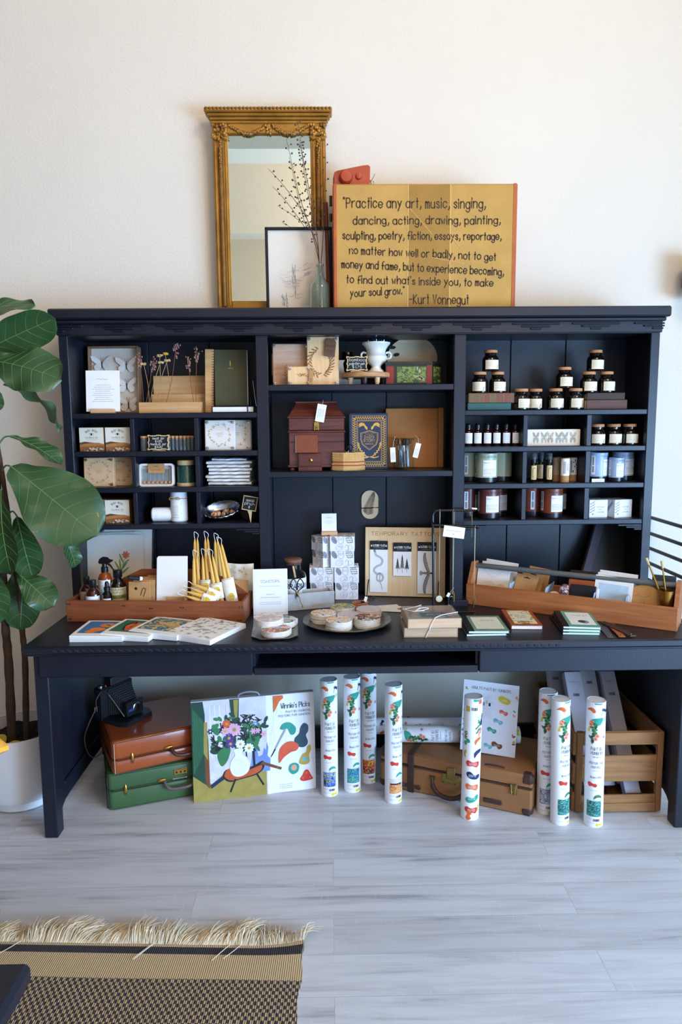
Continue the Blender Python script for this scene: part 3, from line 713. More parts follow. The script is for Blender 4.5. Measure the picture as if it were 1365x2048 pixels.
m = MB(); m.tube([(0, 0, 0), (.02, .03, .0), (.005, .05, .11)], .0015, STEEL, 6); m.tube([(.0, 0, .0), (-.012, .05, .09)], .0015, STEEL, 6)
tag(m.build('wire_easel', None, (-.335, .125, z1+.0275)), 'thin wire easel behind the olive notebook', 'easel')

# ---------------------------------------------------------------- left cubbies
SKYP = mat('pale_box_print', '#dfdccb', .6, var=.03); HILL1 = mat('hill_brown', '#8a5b37', .6, var=.15, vs=60); HILL2 = mat('hill_orange', '#b5763f', .6, var=.15, vs=60); HILL3 = mat('hill_dark', '#5b4531', .6, var=.2, vs=60); SHEEP = mat('sheep_cream', '#cdbd9e', .7, var=.1, vs=90); BOXS = mat('amber_box_side', '#9a7442', .6, var=.06)
def cbox(label, loc, rz, first=[None]):
    if first[0]: return dup(first[0], loc, rz, label, 'honey candle boxes in the left cubbies')
    t = thing('candle_box', label, 'box', loc, rz, 'honey candle boxes in the left cubbies')
    m = MB(); w = .051; h = .0985; m.box(-w, w, 0, .09, 0, h, BOXS, .001); d = Dec(m, (0, 0, 0))
    d.rect(-w, .0, w, h, SKYP)
    d.poly([(-w, .036), (-.03, .041), (.0, .037), (.03, .035), (w, .030), (w, 0), (-w, 0)], HILL3)
    d.poly([(-w, .028), (-.02, .033), (.01, .036), (w, .031), (w, 0), (-w, 0)], HILL2)
    d.poly([(-w, .018), (0, .022), (w, .025), (w, 0), (-w, 0)], HILL1)
    rnd = random.Random(2)
    for i in range(22): d.ell(rnd.uniform(-w+.012, w-.003), rnd.uniform(.003, .013), .0045, .003, SHEEP if i % 5 else HILL3)
    for i, c in enumerate('BUSY BEES'):
        a = (i-4)*.19
        d.text(c, .028*math.sin(a), .062+.022*math.cos(a), .0075, .0012, INK, 'c', rot=-a) if c != ' ' else None
    d.text('CANDLE CO', 0, .054, .0062, .001, INK, 'c'); d.ell(0, .071, .0035, .005, INK); d.stroke([(-.009, .075), (.009, .075)], .0012, INK); d.stroke([(-.009, .069), (.009, .069)], .0012, INK)
    d.tiny(0, .0475, .05, .0012, GREY, 'c')
    m.build('carton', t); m = MB(); m.box(-w+.002, w-.002, .002, .088, h, h+.0012, BOXS); m.build('lid_flap', t)
    first[0] = t; return t
cbox('honey candle box at the left in the top left cubby', (-.995, .045, z2), R(-2))
cbox('honey candle box at the right in the top left cubby', (-.886, .045, z2), R(2))
cbox('honey candle box half hidden by the big fig leaf', (-1.000, .07, z4), R(-8))
cbox('honey candle box in the bottom left cubby, in full view', (-.902, .045, z4), R(0))
VGL = mat('vial_glass', '#cfd8dd', .04, var=0, trans=.9, ior=1.3)
def vial(label, x, r=.0078, h=.05, ch=.012, y=.06, g='corked glass vials behind the chalk sign', proto={}):
    k = (r, h)
    if k in proto: return dup(proto[k], (x, y, z2), 0, label, g)
    t = thing('cork_vial', label, 'glass vial', (x, y, z2), 0, g)
    m = MB(); m.lathe(shell([(0, 0), (r-.001, 0), (r, .001), (r, h-.003), (r*.88, h), (r*.95, h+.002)], .0009), VGL, 18, caps=False); m.build('glass_body', t)
    m = MB(); m.lathe([(r*.78, h-.006), (r*.8, h), (r*1.02, h+.002), (r*1.02, h+ch)], CORK, 18); m.build('cork', t)
    proto[k] = t; return t
vial('wide corked jar left of the small black price sign', -.781, .0155, .052, .010)
for i, nm in enumerate(('half hidden', 'first clear one', 'second clear one', 'middle of the row', 'last but two', 'last but one', 'nearest the divider')):
    vial('slim corked glass vial, '+nm+', right of the small price sign', -.676+i*.0163, .0076, .052, .010)
CHALK = mat('chalk_white', '#e2e0da', .9, var=.05); BOARD = mat('chalkboard', '#16171a', .8, var=.08)
CRIM = mat('cream_rim', '#d8bd8c', .6, var=.06)
def plaque(w, h, k=1.0):
    pts = [(-.5, -.5), (-.42, -.5), (-.36, -.46), (-.15, -.46), (-.08, -.5), (.08, -.5), (.15, -.46), (.36, -.46), (.42, -.5), (.5, -.5), (.5, -.40), (.46, -.34), (.46, -.1), (.5, 0), (.46, .1), (.46, .34), (.5, .40), (.5, .5), (.42, .5), (.36, .46), (.15, .46), (.08, .5), (-.08, .5), (-.15, .46), (-.36, .46), (-.42, .5), (-.5, .5), (-.5, .40), (-.46, .34), (-.46, .1), (-.5, 0), (-.46, -.1), (-.46, -.34), (-.5, -.40)]
    return [(x*w*k, z*h*k) for x, z in pts]
def chalk_sign(label, loc, w, h, lines, rx=-8, rz=0):
    t = thing('chalk_sign', label, 'sign', loc, (0, 0, rz))
    m = MB(); m.at((0, 0, .003+h/2), (R(rx), 0, 0)); m.prism(plaque(w, h), -.003, .003, CRIM); m.build('rim', t)
    m = MB(); m.at((0, 0, .003+h/2), (R(rx), 0, 0)); m.prism(plaque(w*.9, h*.86), -.0038, -.003, BOARD); d = Dec(m, (0, -.0038, 0))
    n = len(lines)
    for i, (s, hh) in enumerate(lines): d.text(s, 0, h*(.34-.74*(i+.75)/n), hh, .0011, CHALK, 'c', jit=.08, seed=i, fit=min(w*.74, d.width(s, hh)))
    m.build('chalkboard', t); m = MB(); m.box(-w*.3, w*.3, -.004, .02, 0, .003, CRIM, .001); m.build('foot', t)
    return t
chalk_sign('small black price sign for small and medium jars in the cubby', (-.713, .032, z2), .090, .064, [('small jar', .0085), ('$1.50', .008), ('medium jar', .0085), ('$3.00', .008)])
SCORCH = mat('burnt_line', '#8a5d38', .8, var=.1); SCORCHL = mat('light_burnt_line', '#b08a60', .8, var=.1)
PALEW = mat('whitewashed_wood', '#e6e0d6', .6, var=.03); 
def wreath(d, cx, cz, r, ink, ink2, n=40, seed=1):
    rnd = random.Random(seed)
    for i in range(n):
        a = 2*PI*i/n; q = r+rnd.uniform(-.12, .12)*r; u, v = cx+q*math.cos(a), cz+q*math.sin(a)
        b = a+rnd.choice((-1, 1))*rnd.uniform(.4, 1.3); l = r*rnd.uniform(.2, .38)
        d.curve([(u, v), (u+l*.5*math.cos(b)+.001, v+l*.5*math.sin(b)), (u+l*math.cos(b+.3), v+l*math.sin(b+.3))], .0009, ink)
        if i % 4 == 0: d.ell(cx+q*1.12*math.cos(a), cz+q*1.12*math.sin(a), r*.11, r*.09, ink2)
        else: d.ell(u+l*.5*math.cos(b), v+l*.5*math.sin(b), r*.09, r*.035, ink2, b)
def press(label, loc, w, h, wd, ink, ink2, rz=0, rx=-4, bolts=True, bolt_m=STEEL, group=None, seed=1, deco='ring', gap=.012, layer_m=None):
    t = thing('flower_press', label, 'flower press', loc, (R(rx), 0, rz), group)
    for k in (0, 1):
        y = k*(gap+.009); m = MB(); m.box(-w/2, w/2, y, y+.009, 0, h, wd, .003)
        if k == 0:
            d = Dec(m, (0, 0, 0))
            if deco == 'ring':
                wreath(d, 0, h*.52, min(w, h)*.31, ink, ink2, 44, seed); d.tiny(0, h*.56, w*.2, .002, ink2, 'c'); d.tiny(0, h*.51, w*.24, .002, ink2, 'c'); d.tiny(0, h*.46, w*.14, .002, ink2, 'c')
            elif deco == 'sprig':
                sprig(d, -w*.12, h*.14, h*.36, R(92), ink)
            elif deco == 'wreath': leaf_wreath(d, -.01, h*.48, h*.27, ink)
            elif deco == 'small': sprig(d, -w*.12, h*.58, w*.5, R(-12), ink); sprig(d, -w*.0, h*.45, w*.3, R(25), ink)
        m.build('board', t)
    m = MB(); m.box(-w/2+.006, w/2-.006, .009, .009+gap, .006, h-.006, layer_m or CREAM); m.build('paper_layers', t)
    if bolts:
        for sx in (-1, 1):
            for sz in (0, 1):
                x, z = sx*(w/2-.010), (.010 if sz == 0 else h-.010); m = MB()
                m.T = Mx.Translation((x, -.0, z)) @ Euler((PI/2, 0, 0)).to_matrix().to_4x4()
                m.lathe([(.0062, 0), (.0062, .0012), (.0032, .0013), (.0032, .011), (0, .0115)], bolt_m, 12)
                for q in (-1, 1): m.lathe([(.0, .004), (.0028, .005), (.0028, .009), (0, .010)], bolt_m, 8, (q*.0055, .001, 0), 1.3, .5)
                m.build('wing_nut', t)
    return t
def sprig(d, u, v, ln, ang, ink, n=9):
    c, s = math.cos(ang), math.sin(ang); pts = [(u+ln*q*c-.05*ln*math.sin(q*3)*s, v+ln*q*s+.05*ln*math.sin(q*3)*c) for q in [i/10 for i in range(11)]]
    d.stroke(pts, .001, ink)
    for i in range(n):
        p = pts[int(1+9*i/n)]; b = ang+(.6 if i % 2 else -.6); l = ln*.24*(1-.4*i/n)
        d.ell(p[0]+l*.55*math.cos(b), p[1]+l*.55*math.sin(b), l*.5, l*.1, ink, b)
def leaf_wreath(d, u, v, r, ink):
    for side in (0, 1):
        a0, a1 = (R(100), R(255)) if side == 0 else (R(-75), R(40))
        for i in range(20):
            a = a0+(a1-a0)*i/19; p = (u+r*math.cos(a)*.85, v+r*math.sin(a)); b = a+PI/2+(.7 if i % 2 else -.7)*(1); l = r*.34
            d.ell(p[0]+l*.5*math.cos(b), p[1]+l*.5*math.sin(b), l*.5, l*.13, ink, b)
        d.curve([(u+r*.85*math.cos(a0+(a1-a0)*k/8), v+r*math.sin(a0+(a1-a0)*k/8)) for k in range(9)], .0012, ink)
WG = mat('warm_grey_line', '#b9a48d', .8, var=.08)
press('whitewashed flower press facing front in the top right cubby', (-.460, .05, z2), .127, .127, PALEW, WG, mat('grey_gold_line', '#c3ad8a', .8), R(1))
press('whitewashed flower press half hidden behind another', (-.397, .085, z2), .127, .127, PALEW, WG, mat('grey_gold_line', '#c3ad8a', .8), R(-2), seed=4)
TANW = mat('beech_board', '#cfab84', .6, var=.05)
press('tan flower press facing front in the second left cubby', (-.975, .05, z3), .127, .124, TANW, SCORCHL, SCORCHL, R(1), bolt_m=BRASS, seed=2)
press('tan flower press half hidden beside the divider', (-.897, .085, z3), .127, .124, TANW, SCORCH, SCORCHL, R(-2), bolt_m=BRASS, seed=3)
# packaged tubes in a clear tray
TRAYW = mat('white_tray', '#efece6', .35, var=.02)
t = thing('tube_set', 'white framed tray of corked glass tubes under a kraft band', 'tube set', (-.735, .055, z3), (R(-6), 0, R(1)))
m = MB()
def rrect(w, h, r, n=5): return [(sx*(w/2-r)+r*math.cos(a), sz*(h/2-r)+r*math.sin(a)) for sx, sz, a0 in ((1, 1, 0), (-1, 1, 90), (-1, -1, 180), (1, -1, 270)) for a in [R(a0+90*k/n) for k in range(n+1)]]
o_ = rrect(.148, .096, .014); i_ = rrect(.132, .080, .008); n = len(o_)
for y0, y1 in ((0, .03),):
    vs = [(x, y0, z+.048) for x, z in o_]+[(x, y0, z+.048) for x, z in i_]+[(x, y1, z+.048) for x, z in o_]+[(x, y1, z+.048) for x, z in i_]
    m.add(vs, [(k, (k+1) % n, n+(k+1) % n, n+k) for k in range(n)]+[(k, 2*n+k, 2*n+(k+1) % n, (k+1) % n) for k in range(n)]+[(n+k, n+(k+1) % n, 3*n+(k+1) % n, 3*n+k) for k in range(n)]+[tuple(range(2*n, 3*n))], TRAYW)
m.box(-.066, .066, .022, .028, .008, .088, mat('tray_back', '#d8d3cb', .5)); m.build('tray_frame', t)
for i in range(7):
    x = -.054+i*.018; m = MB(); m.lathe([(0, .02), (.0068, .021), (.0068, .07), (.006, .073)], VGL, 14, (x, .011, 0)); m.lathe([(.0065, .012), (.007, .021)], CORK, 14, (x, .011, 0)); m.build('tube', t)
m = MB(); m.box(-.035, .035, -.003, .006, .055, .0955, KRAFT, .001); d = Dec(m, (0, -.003, 0)); d.tiny(0, .083, .02, .002, INK, 'c'); d.tiny(0, .07, .045, .0013, SCORCH, 'c'); d.tiny(0, .066, .045, .0013, SCORCH, 'c'); m.build('kraft_band', t)
TEAL = patches('teal_contents', ['#12282a', '#1f4d46', '#173a3c', '#2d6b5a'], 70, .3)
t = thing('wrapped_jar', 'dark teal jar with pale lid beside the tube set', 'jar', (-.614, .085, z3))
m = MB(); m.lathe([(.036, .0), (.038, .012), (.037, .014), (.037, .08), (.034, .086), (.032, .09)], TEAL, 28); m.build('jar_body', t)
m = MB(); m.lathe([(.0385, 0), (.0392, .013), (.0378, .0132)], CRIM, 28); m.build('base_band', t)
m = MB(); m.lathe([(.034, .088), (.035, .09), (.035, .107), (.033, .109)], CRIM, 28); m.build('lid', t)
# folded towels
TW = mat('white_cotton', '#eeebe8', .9, var=.03, vs=25, bump=.15, bs=90)
TWP = [patches('grey_block_print', ['#eeebe8', '#eeebe8', '#eeebe8', '#b9bcc8'], 42, .9), patches('orange_block_print', ['#dc9436', '#eeebe8', '#eeebe8', '#eeebe8', '#dc9436'], 42, .9), patches('blue_block_print', ['#eeebe8', '#e4e6ec', '#7f89b0'], 36, .9)]
zz = z3
desc = ['bottom folded tea towel with orange print in the towel stack', 'second folded tea towel from the bottom, orange print', 'third folded tea towel from the bottom of the stack', 'fourth folded tea towel from the bottom, faint grey print', 'fifth folded tea towel from the bottom of the stack', 'sixth folded tea towel from the bottom, plain white edge', 'seventh folded tea towel, just below the blue one', 'top folded tea towel with blue print in the stack']
for i in range(8):
    rnd = random.Random(i+40); h = .0138 if i < 7 else .011; w = .093+rnd.uniform(-.006, .004)-(.018 if i == 7 else 0); mt = TWP[1] if i < 2 else TWP[2] if i == 7 else TWP[0] if i in (3, 5) else TW
    def fn(u, v, w=w, h=h, rnd=rnd, s=i):
        a = 2*PI*v; x = -w+2*w*u; wob = .0016*math.sin(u*9+s*2)+.0012*math.sin(u*23+s)
        return (x, -.085*math.copysign(abs(math.cos(a))**.35, math.cos(a))*1.0+wob*2, h*.5+h*.5*math.copysign(abs(math.sin(a))**.6, math.sin(a))+wob*.45*(1 if math.sin(a) > 0 else .3))
    t = thing('folded_towel', desc[i], 'tea towel', (-.425+rnd.uniform(-.006, .006), .14, zz+.0006), R(rnd.uniform(-3, 3)), 'stack of folded tea towels')
    m = MB(); m.grid(fn, 18, 24, mt); m.add([fn(0, k/24) for k in range(24)], [tuple(range(24))], mt); m.add([fn(1, k/24) for k in range(24)], [tuple(range(24))[::-1]], mt); m.build('cloth', t)
    m = MB(); m.tube([(-w*.96+2*w*.96*k/14, -.0865+.0012*math.sin(k+i), h*.5+.001*math.sin(k*1.7)) for k in range(15)], .0011, mt, 5); m.build('hem', t)
    zz += h+.0012
# rolled towels
BLU = patches('blue_leaf_cloth', ['#6f95bc', '#f0eeec', '#eef0f2', '#dfe6ee', '#86a8c8'], 26, .9)
t = thing('rolled_towel', 'blue and white rolled tea towel standing upright with a twine tied label', 'tea towel', (-.648, .08, z4), R(4))
m = MB(); P = []
for i in range(64): a = i*.34; r = .008+.0275*i/63; P.append((r*math.cos(a), r*math.sin(a)))
m.lathe([(.030, 0), (.036, .006), (.0365, .06), (.0355, .13), (.032, .136)], BLU, 28); m.tube([(x, y, .137) for x, y in P], .0022, TW, 5); m.build('cloth_roll', t)
m = MB(); q = Dec(m, rad=.0372); q.rect(-.032, .02, .008, .098, WHITE, .0004); [q.tiny(-.028, .07-.007*i, .03, .0018, GREY, seed=i) for i in range(8)]; m.build('paper_label', t)
m = MB(); m.tube([(.0375*math.cos(a), .0375*math.sin(a), .102+.001*math.sin(3*a)) for a in [2*PI*k/24 for k in range(24)]], .0014, TWINE, 5, True)
for s in (-1, 1): m.tube(catmull([(-.012, -.037, .102), (-.012+s*.016, -.044, .110), (-.012+s*.022, -.045, .100), (-.012+s*.006, -.041, .099)], 5), .0012, TWINE, 5)
m.build('twine_bow', t)
t = thing('rolled_towel', 'blue and white rolled tea towel lying on its side', 'tea towel', (-.735, .085, z4+.031), (0, R(90), R(3)))
m = MB(); m.lathe([(.026, -.03), (.0305, -.025), (.0305, .055), (.027, .06)], BLU, 28); m.build('cloth_roll', t)
m = MB(); q = Dec(m, rad=.0308); q.rect(-.020, -.005, .030, .052, WHITE, .0004)
m.build('paper_label', t)
# silver bowl with shells, dark bowl, chalk stake
SHELLM = patches('shell_brown', ['#5a4030', '#a3673c', '#d8b48c', '#7a4a2c'], 80, .4)
t = thing('silver_bowl', 'oval silver bowl tilted forward in the lower cubby', 'bowl', (-.467, .10, z4+.041), (R(38), R(-10), R(8)))
m = MB(); S = 40
prof = [(.0, -.030), (.035, -.028), (.06, -.018), (.074, .0), (.078, .010), (.082, .012), (.078, .013), (.071, .001), (.056, -.014), (.03, -.022), (0, -.023)]
vs = []; 
for r, z in prof:
    for k in range(S): a = 2*PI*k/S; f = 1+(.02*math.cos(a*20) if r > .07 else 0); vs.append((r*f*math.cos(a), r*f*.62*math.sin(a), z))
m.add(vs, [(i*S+k, i*S+(k+1) % S, (i+1)*S+(k+1) % S, (i+1)*S+k) for i in range(len(prof)-1) for k in range(S)], STEEL, True); m.build('bowl_body', t)
m = MB(); m.tube([(.080*math.cos(a), .0497*math.sin(a), .012+.002*math.sin(a*20)) for a in [2*PI*k/80 for k in range(80)]], .0026, STEEL, 6, True); m.build('rim', t, label='beaded silver rim')
rnd = random.Random(5)
for i, nm in enumerate(('left', 'centre left', 'centre', 'centre right', 'right')):
    m = MB(); r = .009
    for k in range(16): q = k/15; m.sphere((r*(1-q)*math.cos(k*.9)*.8, .018*q-.009, r*(1-q)*math.sin(k*.9)*.8), r*(1-.75*q), SHELLM, 8, 6)
    e = Euler((R(38), R(-10), R(8))).to_matrix() @ V((-.04+.02*i, -.012+.006*(i % 2), -.010+.0015*abs(i-2)*3))
    tag(m.build('seashell', None, V((-.467, .10, z4+.041))+e, (rnd.uniform(0, 3), rnd.uniform(0, 3), rnd.uniform(0, 3))), 'small brown seashell at the '+nm+' inside the silver bowl', 'seashell', 'seashells in the silver bowl')
DWOOD = mat('dark_turned_wood', '#3a2920', .45, var=.2, vs=20)
m = MB(); m.lathe([(0, 0), (.022, 0), (.04, .018), (.048, .042), (.045, .042), (.036, .018), (0, .008)], DWOOD, 28, (0, 0, 0), 1.05, .8)
tag(m.build('wooden_bowl', None, (-.350, .115, z4), (0, 0, R(5))), 'dark wooden bowl behind the chalk sign on a stake', 'bowl')
m = MB(); rnd = random.Random(8)
t = thing('chalk_stake', 'little chalkboard sign on a pale stake beside the silver bowl', 'sign', (-.336, .035, z4), (R(-5), R(-4), 0))
m.prism([(-.011, .052), (.009, .052), (.007, .04), (.0, .0), (-.002, .0), (-.006, .036)], -.0025, .0025, CRIM); m.build('stake', t)
m = MB(); m.at((.002, -.004, .08), (0, R(14), 0)); m.box(-.031, .031, -.002, .002, -.031, .031, CRIM, .001); m.box(-.027, .027, -.003, -.002, -.027, .027, BOARD); d = Dec(m, (0, -.003, 0)); d.text('small', 0, .008, .011, .001, CHALK, 'c', jit=.1); d.text('pinch', 0, -.006, .011, .001, CHALK, 'c', jit=.1); d.text('$', 0, -.02, .009, .001, CHALK, 'c'); m.build('chalkboard', t)
# ---------------------------------------------------------------- centre bay, top shelf
c1, c2 = 1.692, 1.334
CEDAR = wood('cedar_board', '#c99a7c', '#dab596', 'x', 4)
def kraft_tag(parent, pts_loc, w, h, rot, mtl=None, hole=True, lines=3, title=None):
    m = MB(); m.at(pts_loc, rot); m.prism([(-w/2, 0), (w/2, 0), (w/2, h*.82), (w*.26, h), (-w*.26, h), (-w/2, h*.82)], -.0006, .0006, mtl or KRAFT)
    d = Dec(m, (0, -.0006, 0)); d.ell(0, h*.9, .0022, .0022, INK)
    if title: d.text(title, 0, h*.5, h*.12, .0008, INK, 'c')
    for i in range(lines): d.tiny(0, h*(.34-.09*i), w*.6, .0014, INK, 'c', i)
    m.tube(catmull([(0, -.001, h*.9), (-.004, -.004, h*1.05), (-.002, .002, h*1.16)], 4), .0007, TWINE, 4)
    return m.build('hang_tag', parent)
BARKD = mat('strap_brown', '#6d4a33', .7, var=.1)
t = press('plain cedar flower press with a fern sprig, furthest left on the centre shelf', (-.160, .11, c1), .155, .178, CEDAR, SCORCH, SCORCHL, R(2), deco='sprig', gap=.03, seed=6)
m = MB(); m.box(-.081, -.076, -.002, .052, .045, .135, BARKD, .001); m.build('side_band', t)
t = press('pine flower press with a leaf wreath, tallest on the centre shelf', (-.024, .075, c1), .134, .203, PINE, SCORCH, SCORCHL, R(0), deco='wreath', gap=.022, seed=7)
kraft_tag(t, (.028, -.012, .118), .044, .076, (0, R(6), 0), BARKD, title='PRESS')
t = press('small pine flower press with a twig, in front of the bigger ones', (-.122, .035, c1), .098, .077, PINE, SCORCH, SCORCHL, R(1), deco='small', gap=.012, seed=8)
kraft_tag(t, (.047, -.012, -.002+.002), .017, .068, (0, R(4), 0), KRAFT)
m = MB(); m.box(-.055, .055, -.0015, .0015, 0, .115, CREAM); d = Dec(m, (0, -.0015, 0)); sprig(d, -.03, .03, .07, R(40), SCORCHL)
tag(m.build('printed_card', None, (.085, .19, c1), (R(-6), 0, 0)), 'cream card with a sprig leaning behind the little cake stand', 'card')
RW = wood('round_slab_wood', '#a9744a', '#c49263', 'x', 6)
t = thing('wood_riser', 'round wooden riser on stub legs under the white urn', 'riser', (.160, .12, c1))
m = MB(); m.lathe([(0, .031), (.1, .031), (.104, .034), (.104, .050), (.101, .0525), (0, .0525)], RW, 40); m.build('slab', t)
for a, mt in ((205, PINE), (262, DWOOD), (305, PINE), (350, DWOOD), (95, DWOOD)):
    m = MB(); m.lathe([(.007, 0), (.011, .012), (.012, .031)], mt, 14, (.075*math.cos(R(a)), .075*math.sin(R(a)), 0)); m.build('leg', t)
CER = mat('ivory_ceramic', '#eee8da', .18, var=.02, coat=.3)
t = thing('ceramic_urn', 'ivory ceramic urn holding brushes on the round riser', 'urn', (.203, .125, c1+.0535))
m = MB(); m.lathe([(.0, 0), (.034, 0), (.036, .004), (.034, .009), (.026, .014), (.020, .024), (.022, .030), (.040, .044), (.0475, .058), (.0475, .068), (.041, .076), (.0385, .084), (.043, .098), (.052, .112), (.060, .120), (.0605, .126), (.056, .126), (.05, .118), (.038, .098), (.034, .08), (.0, .07)], CER, 40); m.build('urn_body', t)
for s in (-1, 1):
    m = MB(); m.tube(catmull([(s*.044, 0, .058), (s*.060, 0, .062), (s*.063, 0, .078), (s*.054, 0, .086), (s*.041, 0, .082)], 5), .0045, CER, 8); m.build('handle', t)
BR = mat('brush_handle_black', '#1c1a1d', .3, var=.1)
rnd = random.Random(2)
for i, nm in enumerate(('furthest left', 'second from the left', 'third from the left', 'middle', 'third from the right', 'second from the right', 'furthest right')):
    a = (-.034+.0113*i); t = thing('paintbrush', 'dark paintbrush handle in the ivory urn, '+nm, 'paintbrush', (.203+a*.5, .125+rnd.uniform(-.008, .008), c1+.0535+.085), (0, R(a*520), 0), 'brushes in the ivory urn')
    m = MB(); m.tube([(0, 0, 0), (0, 0, .045), (0, 0, .056)], [.0024, .0034, .0026], BR if i % 3 else STEEL, 8); m.build('handle', t)
    m = MB(); m.tube([(0, 0, .035), (0, 0, .047)], .0037, STEEL, 8); m.build('ferrule', t)
chalk_sign('black price sign with cream rim on the riser beside the urn', (.118, .045, c1+.0535), .088, .060, [('bamboo', .012), ('paintbrush', .0105), ('$1.75', .011)])
t = thing('dark_jar', 'dark glass jar in the shadow behind the riser', 'jar', (.085, .225, c1))
m = MB(); m.lathe([(0, 0), (.032, 0), (.034, .01), (.034, .10), (.024, .125), (.024, .15), (0, .15)], DGLASS, 24); m.build('jar_body', t)
PALT = wood('palette_wood', '#cdb58f', '#dcc8a6', 'x', 4)
t = thing('paint_palette', 'oval wooden paint palette standing behind the painted tin', 'palette', (.358, .20, c1), (R(-7), 0, 0))
m = MB()
out = [(p.x, p.y) for p in catmull([(-.10, .105, 0), (-.088, .165, 0), (-.04, .205, 0), (.03, .212, 0), (.085, .195, 0), (.112, .15, 0), (.110, .10, 0), (.085, .06, 0), (.0, .0, 0), (-.06, .02, 0), (-.085, .06, 0)], 6, True)]
m.prism(out, -.003, .003, PALT); d = Dec(m, (0, -.003, 0)); d.ell(-.060, .138, .014, .008, MATTE, R(10)); d.poly(d.smooth([(-.104, .172), (-.08, .178), (-.062, .172), (-.07, .163), (-.09, .163), (-.106, .16)]), MATTE)
m.build('palette_board', t, label='palette board with thumb hole')
m = MB(); m.prism([(x*1.0+.006, z*.98) for x, z in out], .008, .014, PALT); tag(m.build('paint_palette', None, (.360, .205, c1), (R(-7), 0, 0)), 'second oval palette, only its edge showing behind the first', 'palette')
PTIN = patches('painted_landscape', ['#23341c', '#4f6b2d', '#7f8c47', '#35502e', '#a9a566', '#2a2f1e'], 26, .3, detail=5); TIND = mat('tin_dark_green', '#23271c', .35, var=.15); TINR = mat('tin_red', '#8a2a1f', .35, var=.12)
t = thing('painted_tin', 'old tin box with painted landscapes and red corner stripe', 'tin box', (.362, .185, c1), R(0))
m = MB(); w, h, c = .121, .094, .045
poly = [(-w, -.10), (w-c, -.10), (w, -.10+c), (w, .04), (-w, .04)]
m.prism(poly, 0, h, TIND, 'xy'); d = Dec(m, (0, -.10, 0)); d.rect(-w+.004, .006, -w+.034, h-.016, TINR); d.rect(-w+.048, .010, w-c-.026, h-.018, PTIN); d.rect(w-c-.024, .004, w-c-.001, h-.012, TINR)
d = Dec(m, (w-c, -.10, 0), (1, 1, 0), (0, 0, 1)); d.rect(.006, .010, .058, h-.018, PTIN); m.build('tin_body', t)
m = MB(); m.prism([(x*1.015, y*1.02) for x, y in poly], h-.009, h+.003, TIND, 'xy'); m.build('lid', t)

# ---------------------------------------------------------------- centre bay, second shelf
MAHO = wood('mahogany', '#4a2019', '#6b3324', 'x', 5, .32)
t = thing('wooden_chest', 'dark red mahogany chest with sloped lid and brass latch', 'chest', (-.058, .145, c2), R(3))
m = MB(); w, dp = .118, .085
m.box(-w, w, -dp, dp, .018, .165, MAHO, .003); m.box(-w-.006, w+.006, -dp-.006, dp+.006, .014, .026, MAHO, .003); m.box(-w-.004, w+.004, -dp-.004, dp+.004, .160, .170, MAHO, .003); m.box(-w, w, -dp-.001, -dp+.004, .120, .124, mat('seam_dark', '#2a1210', .6)); m.build('chest_body', t)
m = MB(); m.box(-w, w, -dp, dp, .170, .224, MAHO, .003); m.box(-w-.005, w+.005, -dp-.005, dp+.005, .220, .230, MAHO, .003)
b0 = [(-w, -dp, .23), (w, -dp, .23), (w, dp, .23), (-w, dp, .23)]; b1 = [(-w+.036, -dp+.045, .286), (w-.036, -dp+.045, .286), (w-.036, dp-.045, .286), (-w+.036, dp-.045, .286)]
m.add(b0+b1, [(0, 1, 5, 4), (1, 2, 6, 5), (2, 3, 7, 6), (3, 0, 4, 7), (4, 5, 6, 7)], MAHO); m.box(-w+.03, w-.03, -dp+.038, dp-.038, .284, .293, MAHO, .002); m.build('lid', t)
for sx in (-1, 1):
    for sy in (-1, 1):
        m = MB(); m.lathe([(.010, 0), (.014, .005), (.011, .014)], MAHO, 14, (sx*(w-.014), sy*(dp-.014), 0)); m.build('foot', t)
m = MB(); m.box(-.012, .012, -dp-.0085, -dp-.003, .170, .207, BRASS, .002); m.box(-.006, .006, -dp-.012, -dp-.007, .172, .19, BRASS, .002); m.sphere((0, -dp-.0125, .181), .003, MATTE, 8, 6); m.build('latch', t, label='brass latch')
m = MB(); m.at((.012, -dp-.012, .206), (R(8), R(10), 0)); m.box(-.019, .019, -.0006, .0006, 0, .074, WHITE); d = Dec(m, (0, -.0006, 0))
for i in range(4): d.tiny(-.012+.007*i, .02, .0022, .035, LGREY, 'l', i)
m.tube([(0, 0, .068), (.002, .01, .085), (0, .03, .09)], .0006, STRING, 4); m.build('hang_tag', t, label='white hang tag')
t = thing('trinket_box', 'little mahogany drawer with brass knob standing before the chest', 'box', (-.082, .05, c2+.0), R(1))
m = MB(); m.box(-.050, .050, -.012, .006, .018, .074, MAHO, .002); m.box(-.044, .044, -.0135, -.011, .024, .068, MAHO, .001); m.box(-.05, .05, -.012, .006, 0.0, .018, MAHO, .001); m.build('drawer_box', t)
m = MB(); m.T = Mx.Translation((.004, -.0135, .046)) @ Euler((PI/2, 0, 0)).to_matrix().to_4x4(); m.lathe([(.003, 0), (.0035, .003), (.0065, .006), (.0065, .009), (.003, .0115), (0, .012)], BRASS, 14); m.build('knob', t, label='brass knob')
LJ = mat('russet_leather', '#7b3d24', .5, var=.1, vs=30, bump=.1)
t = thing('leather_journal', 'small russet leather journal propped on the little drawer', 'notebook', (-.095, .042, c2+.0765), (R(-9), 0, R(1)))
m = MB(); m.box(-.045, .046, -.006, -.003, 0, .075, LJ, .001); m.build('front_cover', t); m = MB(); m.box(-.045, .046, .004, .007, 0, .075, LJ, .001); m.build('back_cover', t)
m = MB(); m.box(-.047, .044, -.003, .004, .001, .073, CREAM); m.build('pages', t)
